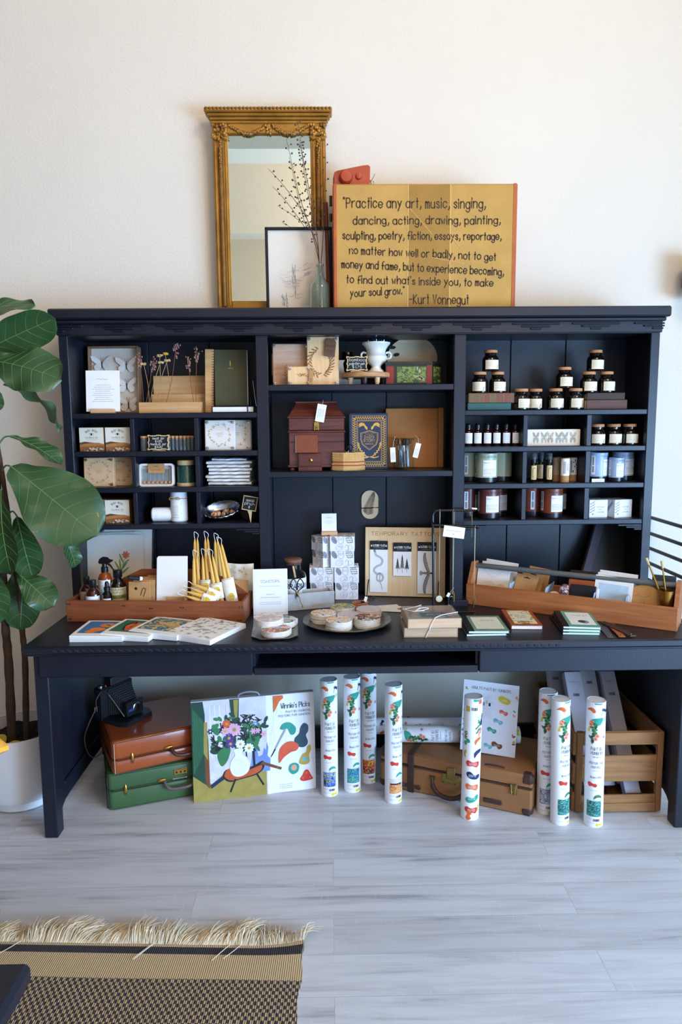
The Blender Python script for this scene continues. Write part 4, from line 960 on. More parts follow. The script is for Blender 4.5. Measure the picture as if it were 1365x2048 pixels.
# woven basket with small scissors
RATT = mat('rattan', '#d2a768', .7, var=.14, vs=160); RATR = mat('red_rattan', '#a5482f', .7, var=.14, vs=160)
t = thing('woven_basket', 'small faceted woven basket with red stitching', 'basket', (.078, .075, c2), R(10))
m = MB(); hexa = [(.074*math.cos(R(22.5+45*k)), .052*math.sin(R(22.5+45*k))) for k in range(8)]
def hexpt(u):
    u = u % 1; k = int(u*8); f = u*8-k; a, b = hexa[k], hexa[(k+1) % 8]; return a[0]+(b[0]-a[0])*f, a[1]+(b[1]-a[1])*f
N = 72
for r, (z, off, mt) in enumerate([(.004+.0047*i, .0 if i < 6 else -.002, RATR if i in (4, 7) else RATT) for i in range(15)]):
    pts = []
    for k in range(N):
        x, y = hexpt(k/N); q = 1+off/.06+(.018 if (k+r) % 2 else -.018); pts.append((x*q, y*q, z))
    m.tube(pts, .0026, mt, 5, True)
m.prism([(x*.94, y*.94) for x, y in hexa], 0, .05, RATT, 'xy'); m.build('weave', t)
m = MB(); m.tube([(hexpt(k/N)[0]*.98, hexpt(k/N)[1]*.98, .0735) for k in range(N)], .0038, RATT, 6, True); m.build('rim', t)
t = thing('small_scissors', 'dark little scissors lying in the woven basket', 'scissors', (.07, .07, c2+.058), (R(68), 0, R(-25)))
m = MB()
for s in (-1, 1):
    m.tube([(s*.014+.011*math.cos(a), .04+.014*math.sin(a), 0) for a in [2*PI*k/16 for k in range(16)]], .0018, BLACK, 6, True); m.tube([(s*.008, .028, 0), (-s*.004, -.02, s*.001)], .0022, STEEL, 6)
m.build('blades', t)
m = MB(); m.sphere((0, 0, 0), .012, mat('rust_fob', '#a04a1c', .6), 12, 8, sz=.6); tag(m.build('thimble_case', None, (.048, .085, c2+.0585)), 'small rust coloured fob in the woven basket', 'fob')
# gilded book
NVY = mat('navy_cloth', '#21304a', .6, var=.06, vs=60)
t = thing('gilded_book', 'navy book with gold leaf cover design and shield', 'book', (.171, .125, c2), (R(-4), 0, R(2)))
m = MB(); W, H = .0825, .241
m.box(-W, W, -.0115, -.0085, 0, H, NVY, .001); m.box(-W, W, .0085, .0115, 0, H, NVY, .001); m.box(-W-.003, -W+.003, -.0115, .0115, 0, H, NVY, .002); d = Dec(m, (0, -.0115, 0))
d.frame(-.072, .010, .076, H-.010, .001, GOLD); d.frame(-.052, .030, .056, H-.030, .0016, GOLD); d.frame(-.048, .034, .052, H-.034, .0007, GOLD)
rnd = random.Random(1)
def vine(a, b, n):
    for i in range(n):
        q = i/n; u, v = a[0]+(b[0]-a[0])*q, a[1]+(b[1]-a[1])*q; ang = math.atan2(b[1]-a[1], b[0]-a[0])+(.9 if i % 2 else -.9)
        d.ell(u+.004*math.cos(ang), v+.004*math.sin(ang), .0055, .0017, GOLD, ang)
for a, b, n in (((-.062, .02), (-.062, H-.02), 40), ((.066, .02), (.066, H-.02), 40), ((-.062, .020), (.066, .020), 26), ((-.062, H-.020), (.066, H-.020), 26)): vine(a, b, n)
c = .002; cv = .128
sh = [(c-.037, cv+.028), (c-.018, cv+.032), (c, cv+.038), (c+.018, cv+.032), (c+.037, cv+.028), (c+.037, cv), (c+.03, cv-.022), (c, cv-.045), (c-.03, cv-.022), (c-.037, cv)]
d.stroke(sh, .0022, GOLD, True); d.stroke([((u-c)*.88+c, (v-cv)*.88+cv) for u, v in sh], .0008, GOLD, True)
d.text("DAD'S", c, cv+.006, .011, .0013, GOLD, 'c'); d.text('STORY', c, cv-.009, .011, .0013, GOLD, 'c'); d.tiny(c, cv+.022, .03, .0016, GOLD, 'c'); d.tiny(c, cv-.017, .04, .0013, GOLD, 'c', 1); d.tiny(c, cv-.021, .034, .0013, GOLD, 'c', 2)
for s in (-1, 1):
    for i in range(8): a = .9-.16*i; d.ell(c+s*(.014+.026*i/7), cv+.048+.022*math.sin(i/7*2.4), .0085, .0026, GOLD, (a if s > 0 else PI-a))
    for i in range(7): d.ell(c+s*(.010+.030*i/6), cv+.050+.012*math.sin(i/6*2.6), .007, .002, GOLD, (1.4-.3*i if s > 0 else PI-1.4+.3*i))
    for i in range(11): q = i/10; u, v = c+s*(.044-.03*q*q), cv-.016-.052*q; a = R(40+70*(i % 2)); d.ell(u+s*.004, v, .0075, .0023, GOLD, a if s > 0 else PI-a); 
    for i in range(7): q = i/6; d.ell(c+s*(.006+.03*q), cv-.074-.004*math.sin(q*3), .006, .002, GOLD, R(20) if s > 0 else R(160))
m.build('cover', t)
m = MB(); m.box(-W+.002, W-.003, -.0085, .0085, .002, H-.003, CREAM); m.build('pages', t)
CARDB = mat('brown_corrugated', '#a9703c', .8, var=.05, vs=12, bump=.08)
t = thing('cardboard_box', 'large brown cardboard mailer standing behind the glass jar', 'box', (.375, .20, c2), (R(-3), 0, R(-3)))
m = MB(); m.box(-.125, .105, -.02, .03, 0, .262, CARDB, .003); m.build('carton', t); m = MB(); m.box(.1055, .131, -.019, .029, 0, .264, CARDB, .003); m.build('side_flap', t)
# glass jar full of small steel scissors
t = thing('glass_jar', 'clear glass jar full of silver scissors before the cardboard box', 'jar', (.322, .105, c2))
m = MB(); m.lathe(shell([(0, 0), (.043, 0), (.045, .004), (.042, .03), (.040, .12), (.043, .128), (.054, .132), (.072, .135), (.073, .138)], .0022), GLASS, 36, caps=False); m.build('jar_body', t)
rnd = random.Random(9)
for i in range(9):
    a = 2*PI*i/9; t = thing('sewing_scissors', 'silver scissors standing in the clear glass jar', 'scissors', (.322+.018*math.cos(a), .105+.018*math.sin(a), c2+.006), (rnd.uniform(-.09, .09), rnd.uniform(-.16, .16), a), 'scissors in the glass jar')
    m = MB()
    for s in (-1, 1):
        m.box(-.0035+s*.001, .0035+s*.001, s*.001-.0008, s*.001+.0008, .004, .075, STEEL, .0005); m.tube([(s*.002, 0, .072), (s*.006, 0, .098)], .0022, STEEL, 6)
    m.build('blades', t)
    for s in (-1, 1):
        m = MB(); m.tube([(s*.011+.009*math.cos(q), 0, .112+.014*math.sin(q)) for q in [2*PI*k/14 for k in range(14)]], .0019, BLACK if i % 3 else BRASS, 6, True); m.build('handle', t)
for nm, x, y, z, r_ in (('hanging left of', .268, .055, 1.430, R(-3)), ('hanging right of', .378, .050, 1.447, R(14))):
    m = MB(); m.at((0, 0, 0), (0, r_, 0)); m.box(-.011, .011, -.0006, .0006, -.062, 0, WHITE if 'right' in nm else CREAM); d = Dec(m, (0, -.0006, 0))
    for i in range(3): d.tiny(-.006+.005*i, -.052, .0018, .032, LGREY, 'l', i)
    m.tube([(0, 0, -.005), (-.006 if 'right' in nm else .006, .006, .02), (-.02 if 'right' in nm else .015, .02, 1.476-z)], .0006, STRING, 4)
    tag(m.build('price_tag', None, (x, y, z)), ('white' if 'right' in nm else 'cream')+' paper tag '+nm+' the scissors jar rim', 'tag')
# fern medallion on the back boards
PLY = mat('pale_ply', '#d8bf98', .6, var=.04)
t = thing('fern_plaque', 'oblong pale wood plaque with a fern hung on the back boards', 'plaque', (.183, .262, 1.163))
m = MB(); pts = [(.0385*math.cos(a), (.027 if math.sin(a) >= 0 else -.027)+.0385*math.sin(a)) for a in [2*PI*k/40 for k in range(40)]]
m.prism(pts, -.005, .003, PLY); d = Dec(m, (0, -.005, 0)); FERN = mat('fern_ink', '#4b3a2c', .8)
ax = [(-.012, -.045), (-.008, -.02), (.002, .01), (.012, .035), (.018, .056)]
for i in range(22):
    q = i/21; k = min(3, int(q*4)); f = q*4-k; u, v = ax[k][0]+(ax[k+1][0]-ax[k][0])*f, ax[k][1]+(ax[k+1][1]-ax[k][1])*f; l = .026*(1-q)**.7+.003
    for s in (-1, 1): a = R(75)+s*R(62); d.ell(u+l*.5*math.cos(a), v+l*.5*math.sin(a), l*.5, .0016, FERN, a)
d.curve(ax, .0012, FERN); m.build('plaque_board', t)
m = MB(); m.tube([(-.040, -.006, -.015), (0, -.0075, -.013), (.040, -.006, -.014)], .0012, DWOOD, 5); m.tube([(-.038, -.006, -.017), (0, -.0075, -.016), (.040, -.006, -.012)], .0012, DWOOD, 5); m.build('cord', t)
# ---------------------------------------------------------------- right bay, top shelf
r1, r2, r3, r4 = SH['R']
LAB = mat('cream_label', '#f1e4c6', .7, var=.02)
def cork_jar(label, loc, rz, sc_=1.0, g='dark cork lidded jars in the right bay', proto=[None]):
    if proto[0]: return dup(proto[0], loc, rz, label, g, scale=sc_)
    t = thing('cork_jar', label, 'jar', loc, rz, g); t.scale = (sc_,)*3
    m = MB(); m.lathe([(0, 0), (.031, 0), (.0345, .004), (.035, .046), (.033, .056), (.027, .064), (.0235, .068), (.0235, .072), (.026, .0735), (.026, .077), (0, .077)], DGLASS, 32); m.build('jar_body', t)
    m = MB(); m.lathe([(.0265, .0775), (.0275, .079), (.0275, .088), (.0262, .0895)], CORK, 28); m.build('cork_lid', t)
    m = MB(); q = Dec(m, rad=.0353); q.rect(-.031, .009, .031, .047, LAB, .0003)
    q.lift = .0006
    for i in range(5): q.tiny(-.026, .040-.0052*i, .032, .0011, LGREY, seed=i)
    q.stroke([(.020, .013), (.023, .017), (.022, .022), (.025, .025)], .003, GREY); q.stroke([(.018, .012), (.027, .026)], .0008, GREY)
    m.build('paper_label', t); proto[0] = t; return t
J = [('cork jar crowning the left pyramid of jars', (.688, .10, r1+.072+.0905), .04), ('cork jar on the striped spine book, lower left of the left pyramid', (.643, .10, r1+.072), -.35), ('cork jar on the striped spine book, lower right of the left pyramid', (.720, .105, r1+.072), .25),
 ('cork jar standing on the shelf just right of the left books', (.819, .085, r1), .3), ('cork jar on the shelf, second from the left books', (.885, .105, r1), -.3), ('cork jar on the shelf carrying another jar, third from the left books', (.965, .085, r1), .05), ('cork jar on the shelf touching the right books', (1.050, .085, r1), .1),
 ('cork jar balanced on two jars right of the middle', (1.008, .11, r1+.0905), .12), ('cork jar on the right books, under the top jar', (1.110, .10, r1+.070), .06), ('cork jar on the right books, nearest the right post', (1.186, .10, r1+.070), .22), ('cork jar topmost on the right hand stack', (1.137, .105, r1+.070+.0905), .12),
 ('cork jar at the left in the right hand cubby', (1.148, .08, r2), -.12), ('cork jar in the middle of the right hand cubby', (1.222, .09, r2), .05), ('cork jar at the right in the right hand cubby', (1.287, .08, r2), .15)]
for l, p, rz in J: cork_jar(l, p, rz)
PAGE = mat('old_pages', '#c9b795', .8, var=.08, vs=90, bump=.2)
BTEAL = mat('teal_cloth', '#2f5a58', .65, var=.1); BDK = mat('dark_brown_cloth', '#3a2922', .6, var=.12); BRB = mat('brown_cloth', '#5a3629', .6, var=.12); BGR = patches('striped_spine', ['#5a3a28', '#6b5a34', '#7b3d28', '#476043'], 7, .6, (9, .4, .4))
def book(name_label, loc, w, dp, h, cover, rz, spine='front', deco=None):
    """book lying flat; spine towards the viewer or to the left with page edges on the right"""
    t = thing('book', name_label, 'book', loc, rz)
    m = MB(); m.box(-w/2, w/2, 0, dp, 0, .003, cover, .001); m.box(-w/2, w/2, 0, dp, h-.003, h, cover, .001)
    if spine == 'front': m.box(-w/2, w/2, -.002, .003, 0, h, deco or cover, .002)
    else: m.box(-w/2-.002, -w/2+.003, 0, dp, 0, h, deco or cover, .002)
    m.build('cover', t); m = MB()
    if spine == 'front': m.box(-w/2+.003, w/2-.003, .003, dp-.004, .003, h-.003, PAGE)
    else: m.box(-w/2+.003, w/2-.004, .004, dp-.004, .003, h-.003, PAGE)
    m.build('pages', t); return t
book('teal cloth book lying at the bottom of the left jar pyramid', (.672, .04, r1), .183, .135, .030, BTEAL, R(0))
book('book with striped green and red spine under the left jars', (.681, .045, r1+.030), .193, .135, .0415, BDK, R(0), deco=BGR)
book('brown book lying at the bottom under the right jars', (1.168, .04, r1), .175, .13, .040, BRB, R(2))
book('dark brown book lying on the brown one under the right jars', (1.165, .045, r1+.0405), .158, .13, .029, BDK, R(-3))

# ---------------------------------------------------------------- right cubbies
BURG = mat('burgundy_glass', '#2a0c10', .06, var=.1, coat=.5); LABB = mat('cool_white_label', '#eceef3', .7, var=.02)
p0 = None
for i, nm in enumerate(('first from the left', 'second from the left', 'third from the left', 'third from the right', 'second from the right', 'first from the right')):
    lab = 'small burgundy dropper bottle with white label, '+nm+' in the row'; x = .593+i*.0402
    if p0: dup(p0, (x, .075+.004*(i % 2), r2), R(-6+3*i), lab); continue
    t = p0 = thing('dropper_bottle', lab, 'bottle', (x, .075, r2), 0, 'row of small bottles in the upper right cubby')
    m = MB(); m.lathe([(0, 0), (.0165, 0), (.0182, .003), (.0182, .058), (.016, .065), (.0095, .070), (.0095, .076)], BURG, 24); m.build('bottle_body', t)
    m = MB(); m.lathe([(.0115, .074), (.0118, .075), (.0118, .090), (.009, .093), (.008, .0975), (0, .098)], BLACK, 20); m.build('cap', t)
    m = MB(); q = Dec(m, rad=.0184); q.rect(-.018, .012, .018, .056, LABB, .0003); q.lift = .0005
    for k in range(5): q.tiny(0, .048-.005*k, .018, .0011, GREY, 'c', k)
    q.rect(-.0012, .016, .0012, .0185, GREY); m.build('paper_label', t)
MOTHB = mat('peach_carton', '#ead9c6', .65, var=.03); MW = [patches('moth_brown', ['#7b6a55', '#a8947a', '#5b4d40'], 160), patches('moth_slate', ['#6d7468', '#9aa090', '#4d514c'], 160), patches('moth_sand', ['#8a7763', '#b7a58b', '#5e5145'], 160)]
t = thing('moth_carton', 'long peach carton printed with six moths in the middle cubby', 'box', (.950, .05, r2), R(-1.5))
m = MB(); w, h = .113, .068; m.box(-w, w, 0, .10, 0, h, MOTHB, .001); d = Dec(m)
for i in range(6):
    cx = -.074+i*.0305+(.004 if i % 2 else 0); k = MW[i % 3]
    for s in (-1, 1):
        d.poly([(cx+s*.001, .036), (cx+s*.004, .052), (cx+s*.013, .060), (cx+s*.014, .050), (cx+s*.010, .038)], k); d.poly([(cx+s*.001, .035), (cx+s*.010, .035), (cx+s*.013, .022), (cx+s*.008, .010), (cx+s*.003, .018)], MW[(i+1) % 3])
    d.ell(cx, .036, .0014, .012, GREY)
m.build('carton', t); m = MB(); m.box(-w+.001, w-.001, .001, .099, h, h+.001, MOTHB); m.build('lid_flap', t)
def tumbler(label, loc, rz, r, h, body, ink, txt='TEA WITH RO', g=None, lid=None, lw=.9):
    t = thing('candle_tumbler', label, 'candle', loc, rz, g)
    WAX = mat('soy_wax', '#e9e2d2', .5, var=.02)
    m = MB(); m.lathe([(0, 0), (r-.002, 0), (r, .002), (r, h*.175)], BASEK, 40); m.lathe([(r, h*.175), (r, h-.001), (r-.001, h), (r-.004, h), (r-.004, h-.02)], body, 40); m.build('vessel', t)
    m = MB(); m.lathe([(r-.0045, h*.2), (r-.0045, h-.022), (0, h-.022)], WAX, 32); m.build('wax', t)
    m = MB(); q = Dec(m, rad=r+.0002); q.text(txt, 0, h*.85, h*.062, h*.010, ink, 'c', sp=2.4)
    q.rect(-r*lw*.62, h*.22, r*lw*.86, h*.77, LABB, .0005); q.lift = .0007
    q.text('Blend', -r*.5, h*.66, h*.05, h*.006, GREY); q.stroke([(-r*.5, h*.60), (-r*.2, h*.60)], .0008, GREY)
    for k in range(4): q.tiny(-r*.5, h*(.46-.05*k), r*1.15, h*.012, GREY, 'l', k)
    q.tiny(-r*.5, h*.26, r*.7, h*.008, LGREY)
    q.rect(-r*1.66, h*.25, -r*1.30, h*.9, LABB, .0005)
    for k in range(3): q.ell(-r*1.48, h*(.36+.07*k), r*.1, r*.1, GREY)
    q.rect(-r*1.54, h*.58, -r*1.42, h*.86, GREY)
    m.build('paper_label', t); return t
BASEK = mat('charcoal_glass', '#1b1a20', .25, var=.1)
SAGE = mat('sage_glass', '#a8b196', .3, var=.03); SKYB = mat('pale_blue_glass', '#9eb2cf', .3, var=.03); WINE = mat('wine_glass', '#6e3a38', .3, var=.04); TERR = mat('terracotta_glass', '#7d3d2c', .3, var=.05)
SGI = mat('sage_ink', '#6d765f', .6); SBI = mat('blue_ink', '#6c7d98', .6); WNI = mat('wine_ink', '#45201f', .6)
tumbler('sage green candle at the left, behind the front one', (.617, .155, r3), R(55), .048, .125, SAGE, SGI)
tumbler('sage green candle in front, centre of its cubby', (.674, .085, r3), R(4), .047, .125, SAGE, SGI)
tumbler('sage green candle at the right, turned away', (.752, .15, r3), R(-120), .048, .125, SAGE, SGI)
tumbler('pale blue large candle at the left of its cubby', (1.157, .10, r3), R(48), .046, .123, SKYB, SBI)
tumbler('pale blue small candle in the middle of its cubby', (1.229, .065, r3), R(12), .031, .102, SKYB, SBI)
tumbler('pale blue large candle at the right of its cubby', (1.283, .13, r3), R(22), .046, .123, SKYB, SBI)
m = MB(); m.box(-.027, .027, -.001, .001, 0, .015, WHITE); d = Dec(m, (0, -.001, 0)); d.tiny(0, .006, .03, .002, LGREY, 'c'); m.box(-.027, .027, -.001, .014, 0, .001, WHITE)
tag(m.build('shelf_label', None, (1.138, .025, r3)), 'tiny white folded shelf label before the left blue candle', 'label')
tumbler('wine red candle at the left edge, behind the front one', (.606, .15, r4), R(70), .047, .125, WINE, WNI)
tumbler('wine red candle in front with a white label', (.688, .085, r4), R(6), .047, .127, WINE, WNI)
tumbler('wine red candle mostly hidden at the back right', (.744, .165, r4), R(10), .045, .122, WINE, WNI)
tumbler('terracotta candle at the left, turned sideways', (.893, .15, r4), R(75), .047, .125, TERR, WNI)
tumbler('terracotta candle in front with a white label', (.961, .085, r4), R(14), .047, .127, TERR, WNI)
tumbler('terracotta candle mostly hidden at the back right', (1.012, .185, r4), R(30), .045, .122, TERR, WNI)
WHITEO = None
TANL = mat('tan_label', '#d8bd8e', .7, var=.04); p0 = None
for lab, x, y, rz in (('amber roller spray at the back left of the spray group', .846, .115, -.3), ('amber roller spray in front at the left', .870, .055, .1), ('amber roller spray behind the front left one', .889, .112, .3), ('amber roller spray behind the front right one', .917, .11, -.4), ('amber roller spray in front at the right', .937, .055, .05)):
    if p0: dup(p0, (x, y, r3), rz, lab); continue
    t = p0 = thing('spray_vial', lab, 'spray bottle', (x, y, r3), rz, 'slim sprays in the middle cubby')
    m = MB(); m.lathe([(0, 0), (.0118, 0), (.0128, .002), (.0128, .076), (.010, .081), (.010, .084)], DGLASS, 20); m.build('bottle_body', t)
    m = MB(); m.lathe([(.0125, .083), (.0128, .084), (.0128, .096), (.0095, .097), (.0095, .112), (.007, .114), (0, .114)], BLACK, 20); m.build('pump', t)
    m = MB(); m.lathe([(.0124, .097), (.0124, .121), (.011, .124), (0, .124)], mat('clear_cap', '#8f959c', .08, trans=.75, ior=1.2), 20); m.build('cap', t)
    m = MB(); q = Dec(m, rad=.0130); q.rect(-.014, .012, .014, .072, TANL, .0002); q.lift = .0004
    q.text('CALMING', .0035, .018, .007, .001, INK, rot=PI/2, fit=.046); q.tiny(-.008, .02, .003, .04, SCORCHL); m.build('paper_label', t)
BOT = mat('botanical_grey', '#8b8a80', .7); BLUD = mat('berry_blue', '#3b4a6b', .7); p0 = None
for lab, x, y, kd in (('kraft paper balm tube with grey botanical print, at the left', .988, .11, 0), ('kraft paper balm tube with a white label, in front', 1.006, .058, 1), ('kraft paper balm tube with blue berries, at the right', 1.056, .11, 2)):
    t = thing('balm_tube', lab, 'paper tube', (x, y, r3), R(0)); r, h = .0185, .103
    m = MB(); m.lathe([(0, 0), (r, 0), (r, h*.78)], KRAFT, 28); m.build('tube_body', t); m = MB(); m.lathe([(r+.0003, h*.78), (r+.0003, h), (r-.0015, h+.0006), (0, h+.0006)], KRAFT, 28); m.build('cap', t)
    m = MB(); q = Dec(m, rad=r+.0004); q.rect(-.026, h*.27, .026, h*.97, WHITE if kd else mat('oat_label', '#c9b394', .7), .0002); q.lift = .0005; rnd = random.Random(kd)
    if kd == 1: [q.tiny(-.012+.004*k, h*.35, .0022, h*.5, GREY, 'l', k) for k in range(3)]; sprig(q, .008, h*.4, .04, R(90), BOT)
    elif kd == 0: [sprig(q, rnd.uniform(-.02, .016), h*.3+.012*k, .028, R(80+rnd.uniform(-30, 30)), BOT, 7) for k in range(5)]
    else:
        for k in range(14): q.ell(rnd.uniform(-.005, .022), h*(.3+.045*k), .0028, .003, BLUD)
        q.tiny(-.012, h*.35, .004, h*.5, GREY)
    m.build('paper_label', t)
def carton(label, x, rz, w):
    t = thing('small_carton', label, 'box', (x, .05, r4), rz, 'small white candle cartons')
    m = MB(); h = .076; m.box(-w/2, w/2, 0, .085, 0, h, LABB, .001); d = Dec(m); rnd = random.Random(2)
    for k in range(4):
        d.curve([(-w/2+.003, .02+.012*k), (-w/2+.012, .028+.012*k), (-w/2+.020+.004*(k % 2), .036+.008*k)], .0009, GREY)
        for q in range(4): d.ell(-w/2+.006+.005*q, .024+.012*k+.003*q, .0045, .0013, GREY, .9 if q % 2 else -.2)
    d.ell(-w/2+.016, .016, .004, .003, GREY); d.text('botanic', w*.12, .044, .006, .0008, GREY, 'c'); d.text('soy', w*.12, .034, .006, .0008, GREY, 'c'); d.text('candle', w*.12, .022, .006, .0008, GREY, 'c'); m.build('carton_body', t)
    m = MB(); m.box(-w/2+.001, w/2-.001, .001, .084, h, h+.001, LABB); m.build('lid_flap', t)
    if rz > .1:
        m = MB(); d = Dec(m, (-w/2, .085, 0), (0, -1, 0), (0, 0, 1)); 
        for k in range(9):
            for s in (-1, 1): d.ell(.02+.006*k, .008+.007*k+s*.004, .011, .0016, GREY, .8+s*.5)
        m.build('fern_print', t)
carton('small white candle carton at the left, botanical print', 1.154, R(2), .080)
carton('small white candle carton at the right, turned to show its fern side', 1.262, R(16), .088)

# large black portfolio leaning in the lower right compartment
t = thing('portfolio', 'large black portfolio with plum spine leaning in the right compartment', 'portfolio', (1.135, .16, ZD+.0), (R(-10), R(17.5), 0))
m = MB(); m.box(-.03, .168, -.012, -.007, 0, .36, mat('black_linen', '#1b1a1a', .55, var=.1, vs=80), .001); m.box(-.03, .168, .007, .012, 0, .36, MATTE, .001); m.build('cover', t)
m = MB(); m.box(-.032, .012, -.013, .013, -.0005+.0005, .361, mat('plum_cloth', '#463a48', .6, var=.08), .004); m.build('spine', t)
m = MB(); m.box(.014, .176, -.006, .006, .002, .358, mat('ivory_pages', '#d9cfb8', .7)); m.build('pages', t)
# ---------------------------------------------------------------- on the desk, left: tray of bottles and candles
TRAYWD = wood('red_brown_pine', '#7b3f22', '#96552f', 'x', 5, .5)
TRAYIN = wood('tray_inside', '#8a5732', '#a56d42', 'x', 5, .6)
tx, ty, tr = -1.059, -.173, math.atan2(-.051, .716)
t = thing('wooden_tray', 'red brown wooden tray with a central handle board on the left of the desk', 'tray', (tx, ty, ZD), tr)
Lw, Dp = .718, .27
TM = Mx.Translation((tx, ty, ZD)) @ Mx.Rotation(tr, 4, 'Z')
def on_tray(x, y, z=.012): return TM @ V((x, y, z))
m = MB(); m.box(0, Lw, 0, .013, .0, .088, TRAYWD, .002); d = Dec(m, (0, 0, 0))
for u, v in ((.012, .074), (.014, .012), (.235, .068), (.345, .058), (.47, .062), (.705, .066), (.70, .012)): d.ell(u, v, .009, .0028, mat('rust_stain', '#3c2114', .8)); d.ell(u, v, .0022, .0022, STEEL)
m.build('front_board', t)
m = MB(); m.box(0, Lw, Dp-.013, Dp, 0, .088, TRAYWD, .002); m.build('back_board', t)
for x in (0, Lw-.013):
    m = MB(); m.box(x, x+.013, .013, Dp-.013, 0, .088, TRAYWD, .002); m.build('end_board', t)
m = MB(); m.box(.013, Lw-.013, .013, Dp-.013, 0, .010, TRAYIN); m.build('tray_floor', t)
m = MB()
yb = Dp/2+.01
# handle board as two outlines joined around the hand hole
lft = [(.013, .010), (.3215, .010), (.3215, .135), (.283, .135), (.275, .142), (.283, .152), (.3215, .152), (.3215, .185), (.26, .185), (.185, .150), (.11, .095), (.013, .088)]
rgt = [(.3215, .010), (Lw-.013, .010), (Lw-.013, .085), (Lw-.10, .150), (Lw-.20, .185), (.3215, .185), (.3215, .152), (.355, .152), (.362, .143), (.355, .135), (.3215, .135)]
m.prism(lft, yb, yb+.014, TRAYWD); m.prism(rgt, yb, yb+.014, TRAYWD); m.build('handle_board', t, label='handle board with hand hole')
m = MB(); m.box(.475, .485, .013, yb, .010, .098, TRAYIN, .001); m.build('divider', t)
AMB = mat('amber_glass', '#3a160a', .06, var=.1, coat=.5, bump=0)
AMB2 = mat('bright_amber_glass', '#8e3f12', .08, var=.1, coat=.4)
PINKL = mat('dusty_pink_label', '#b89a92', .7); 
def bottle(label, p, r, h, neck, glass, capm, lab_m, z0, z1_, cap_h=.02, deco=None, rz=0):
    t = thing('bottle', label, 'bottle', p, rz)
    m = MB(); m.lathe([(0, 0), (r-.002, 0), (r, .003), (r, h*.60), (r*.92, h*.68), (r*.6, h*.77), (neck, h*.81), (neck, h-cap_h)], glass, 28); m.build('bottle_body', t)
    m = MB(); m.lathe([(neck*1.25, h-cap_h), (neck*1.3, h-cap_h+.001), (neck*1.3, h-.001), (neck*1.2, h), (0, h)], capm, 24); m.build('cap', t)
    m = MB(); q = Dec(m, rad=r+.0003); q.rect(-r*1.25, z0, r*1.25, z1_, lab_m, .0003); q.lift = .0006
    if deco: deco(q)
    m.build('paper_label', t); return t
bottle('brown bottle with dusty pink label at the left end of the tray', on_tray(.052, .085), .027, .155, .010, AMB, BLACK, PINKL, .02, .098, .03)
bottle('brown bottle with white label, second from the left in the tray', on_tray(.094, .048), .030, .150, .011, AMB, BLACK, LABB, .02, .088, .03)
def sulf(q): q.text('Colloidal', -.026, .101, .009, .0009, INK); q.text('Sulfur', -.02, .090, .008, .0009, INK); q.rect(-.036, .066, .036, .082, mat('olive_band', '#8a8338', .7)); q.text('SULFUR', 0, .070, .008, .0011, INK, 'c')
bottle('big dark bottle with olive banded label behind the dropper', on_tray(.178, .10), .034, .180, .014, DGLASS, BLACK, mat('straw_label', '#d6c79a', .7), .02, .113, .03, sulf, .2)
t = thing('dropper', 'small black dropper bottle in front of the big dark bottle', 'dropper bottle', on_tray(.157, .035))
m = MB(); m.lathe([(0, 0), (.018, 0), (.0195, .003), (.0195, .095), (.010, .107), (.010, .112)], DGLASS, 24); m.build('bottle_body', t)
m = MB(); m.at((0, 0, .06)); m.lathe([(.0125, .050), (.0125, .064), (.008, .066), (.0085, .078), (.006, .086), (0, .088)], BLACK, 20); m.build('dropper_cap', t)
m = MB(); q = Dec(m, rad=.0197); q.rect(-.02, .02, .02, .080, WHITE, .0003); m.build('paper_label', t)
t = thing('spray_bottle', 'amber spray bottle with black trigger and white label', 'spray bottle', on_tray(.125, .10), R(-8))
m = MB(); m.lathe([(0, 0), (.025, 0), (.027, .003), (.027, .146), (.022, .160), (.012, .170), (.012, .178)], AMB2, 28); m.build('bottle_body', t)
m = MB(); q = Dec(m, (0, 0, .048), rad=.0273); q.rect(-.034, -.03, .034, .094, WHITE, .0003); q.lift = .0006; q.text('NO.', -.01, .083, .007, .0009, INK, 'c'); q.curve([(-.018+.008*math.cos(k*PI/4), .066+.009*math.sin(k*PI/4)) for k in range(8)], .001, INK, 3, True); [q.tiny(-.004, .07-.006*k, .024, .0013, GREY, 'l', k) for k in range(8)]; m.build('paper_label', t)
m = MB(); m.at((0, 0, .048)); m.lathe([(.0145, .124), (.0145, .143), (.010, .146), (.009, .160)], BLACK, 20); m.prism([(-.018, .158), (.016, .158), (.034, .168), (.036, .173), (.02, .176), (.012, .184), (-.006, .186), (-.018, .178), (-.023, .164)], -.0075, .0075, BLACK); m.tube(catmull([(.012, 0, .160), (.026, 0, .150), (.038, 0, .132)], 5), [.006, .0056, .005, .005, .0045, .004, .004, .0035, .003, .003, .003], BLACK, 8); m.build('trigger_head', t)
for i, nm in enumerate(('front', 'second', 'third', 'fourth', 'back')):
    t = thing('hairpin_card', nm+' kraft hairpin card in the row beside the hand hole', 'hairpin card', on_tray(.245+.014*i+.046, .028+.017*i), (R(-8), 0, R(-2)), 'row of kraft hairpin cards')
    m = MB(); h = .145+.003*i; m.box(-.048, .040, 0, .006, 0, h, KRAFT, .001); d = Dec(m); d.ell(-.018, h-.028, .006, .006, MATTE)
    m.build('card', t); m = MB(); m.tube(catmull([(.002, -.0015, h-.055), (.010, -.002, h-.03), (.017, -.002, h-.026), (.022, -.002, h-.033), (.014, -.0015, h-.06)], 5), .0011, BLACK, 6); m.build('hairpin', t, label='black hairpin')
m = MB(); m.at((0, 0, 0), (R(78), 0, R(-58))); m.lathe([(0, 0), (.008, .001), (.0085, .012)], WHITE, 16); m.lathe([(.0085, .012), (.0085, .055), (.006, .058), (0, .058)], MATTE, 16)
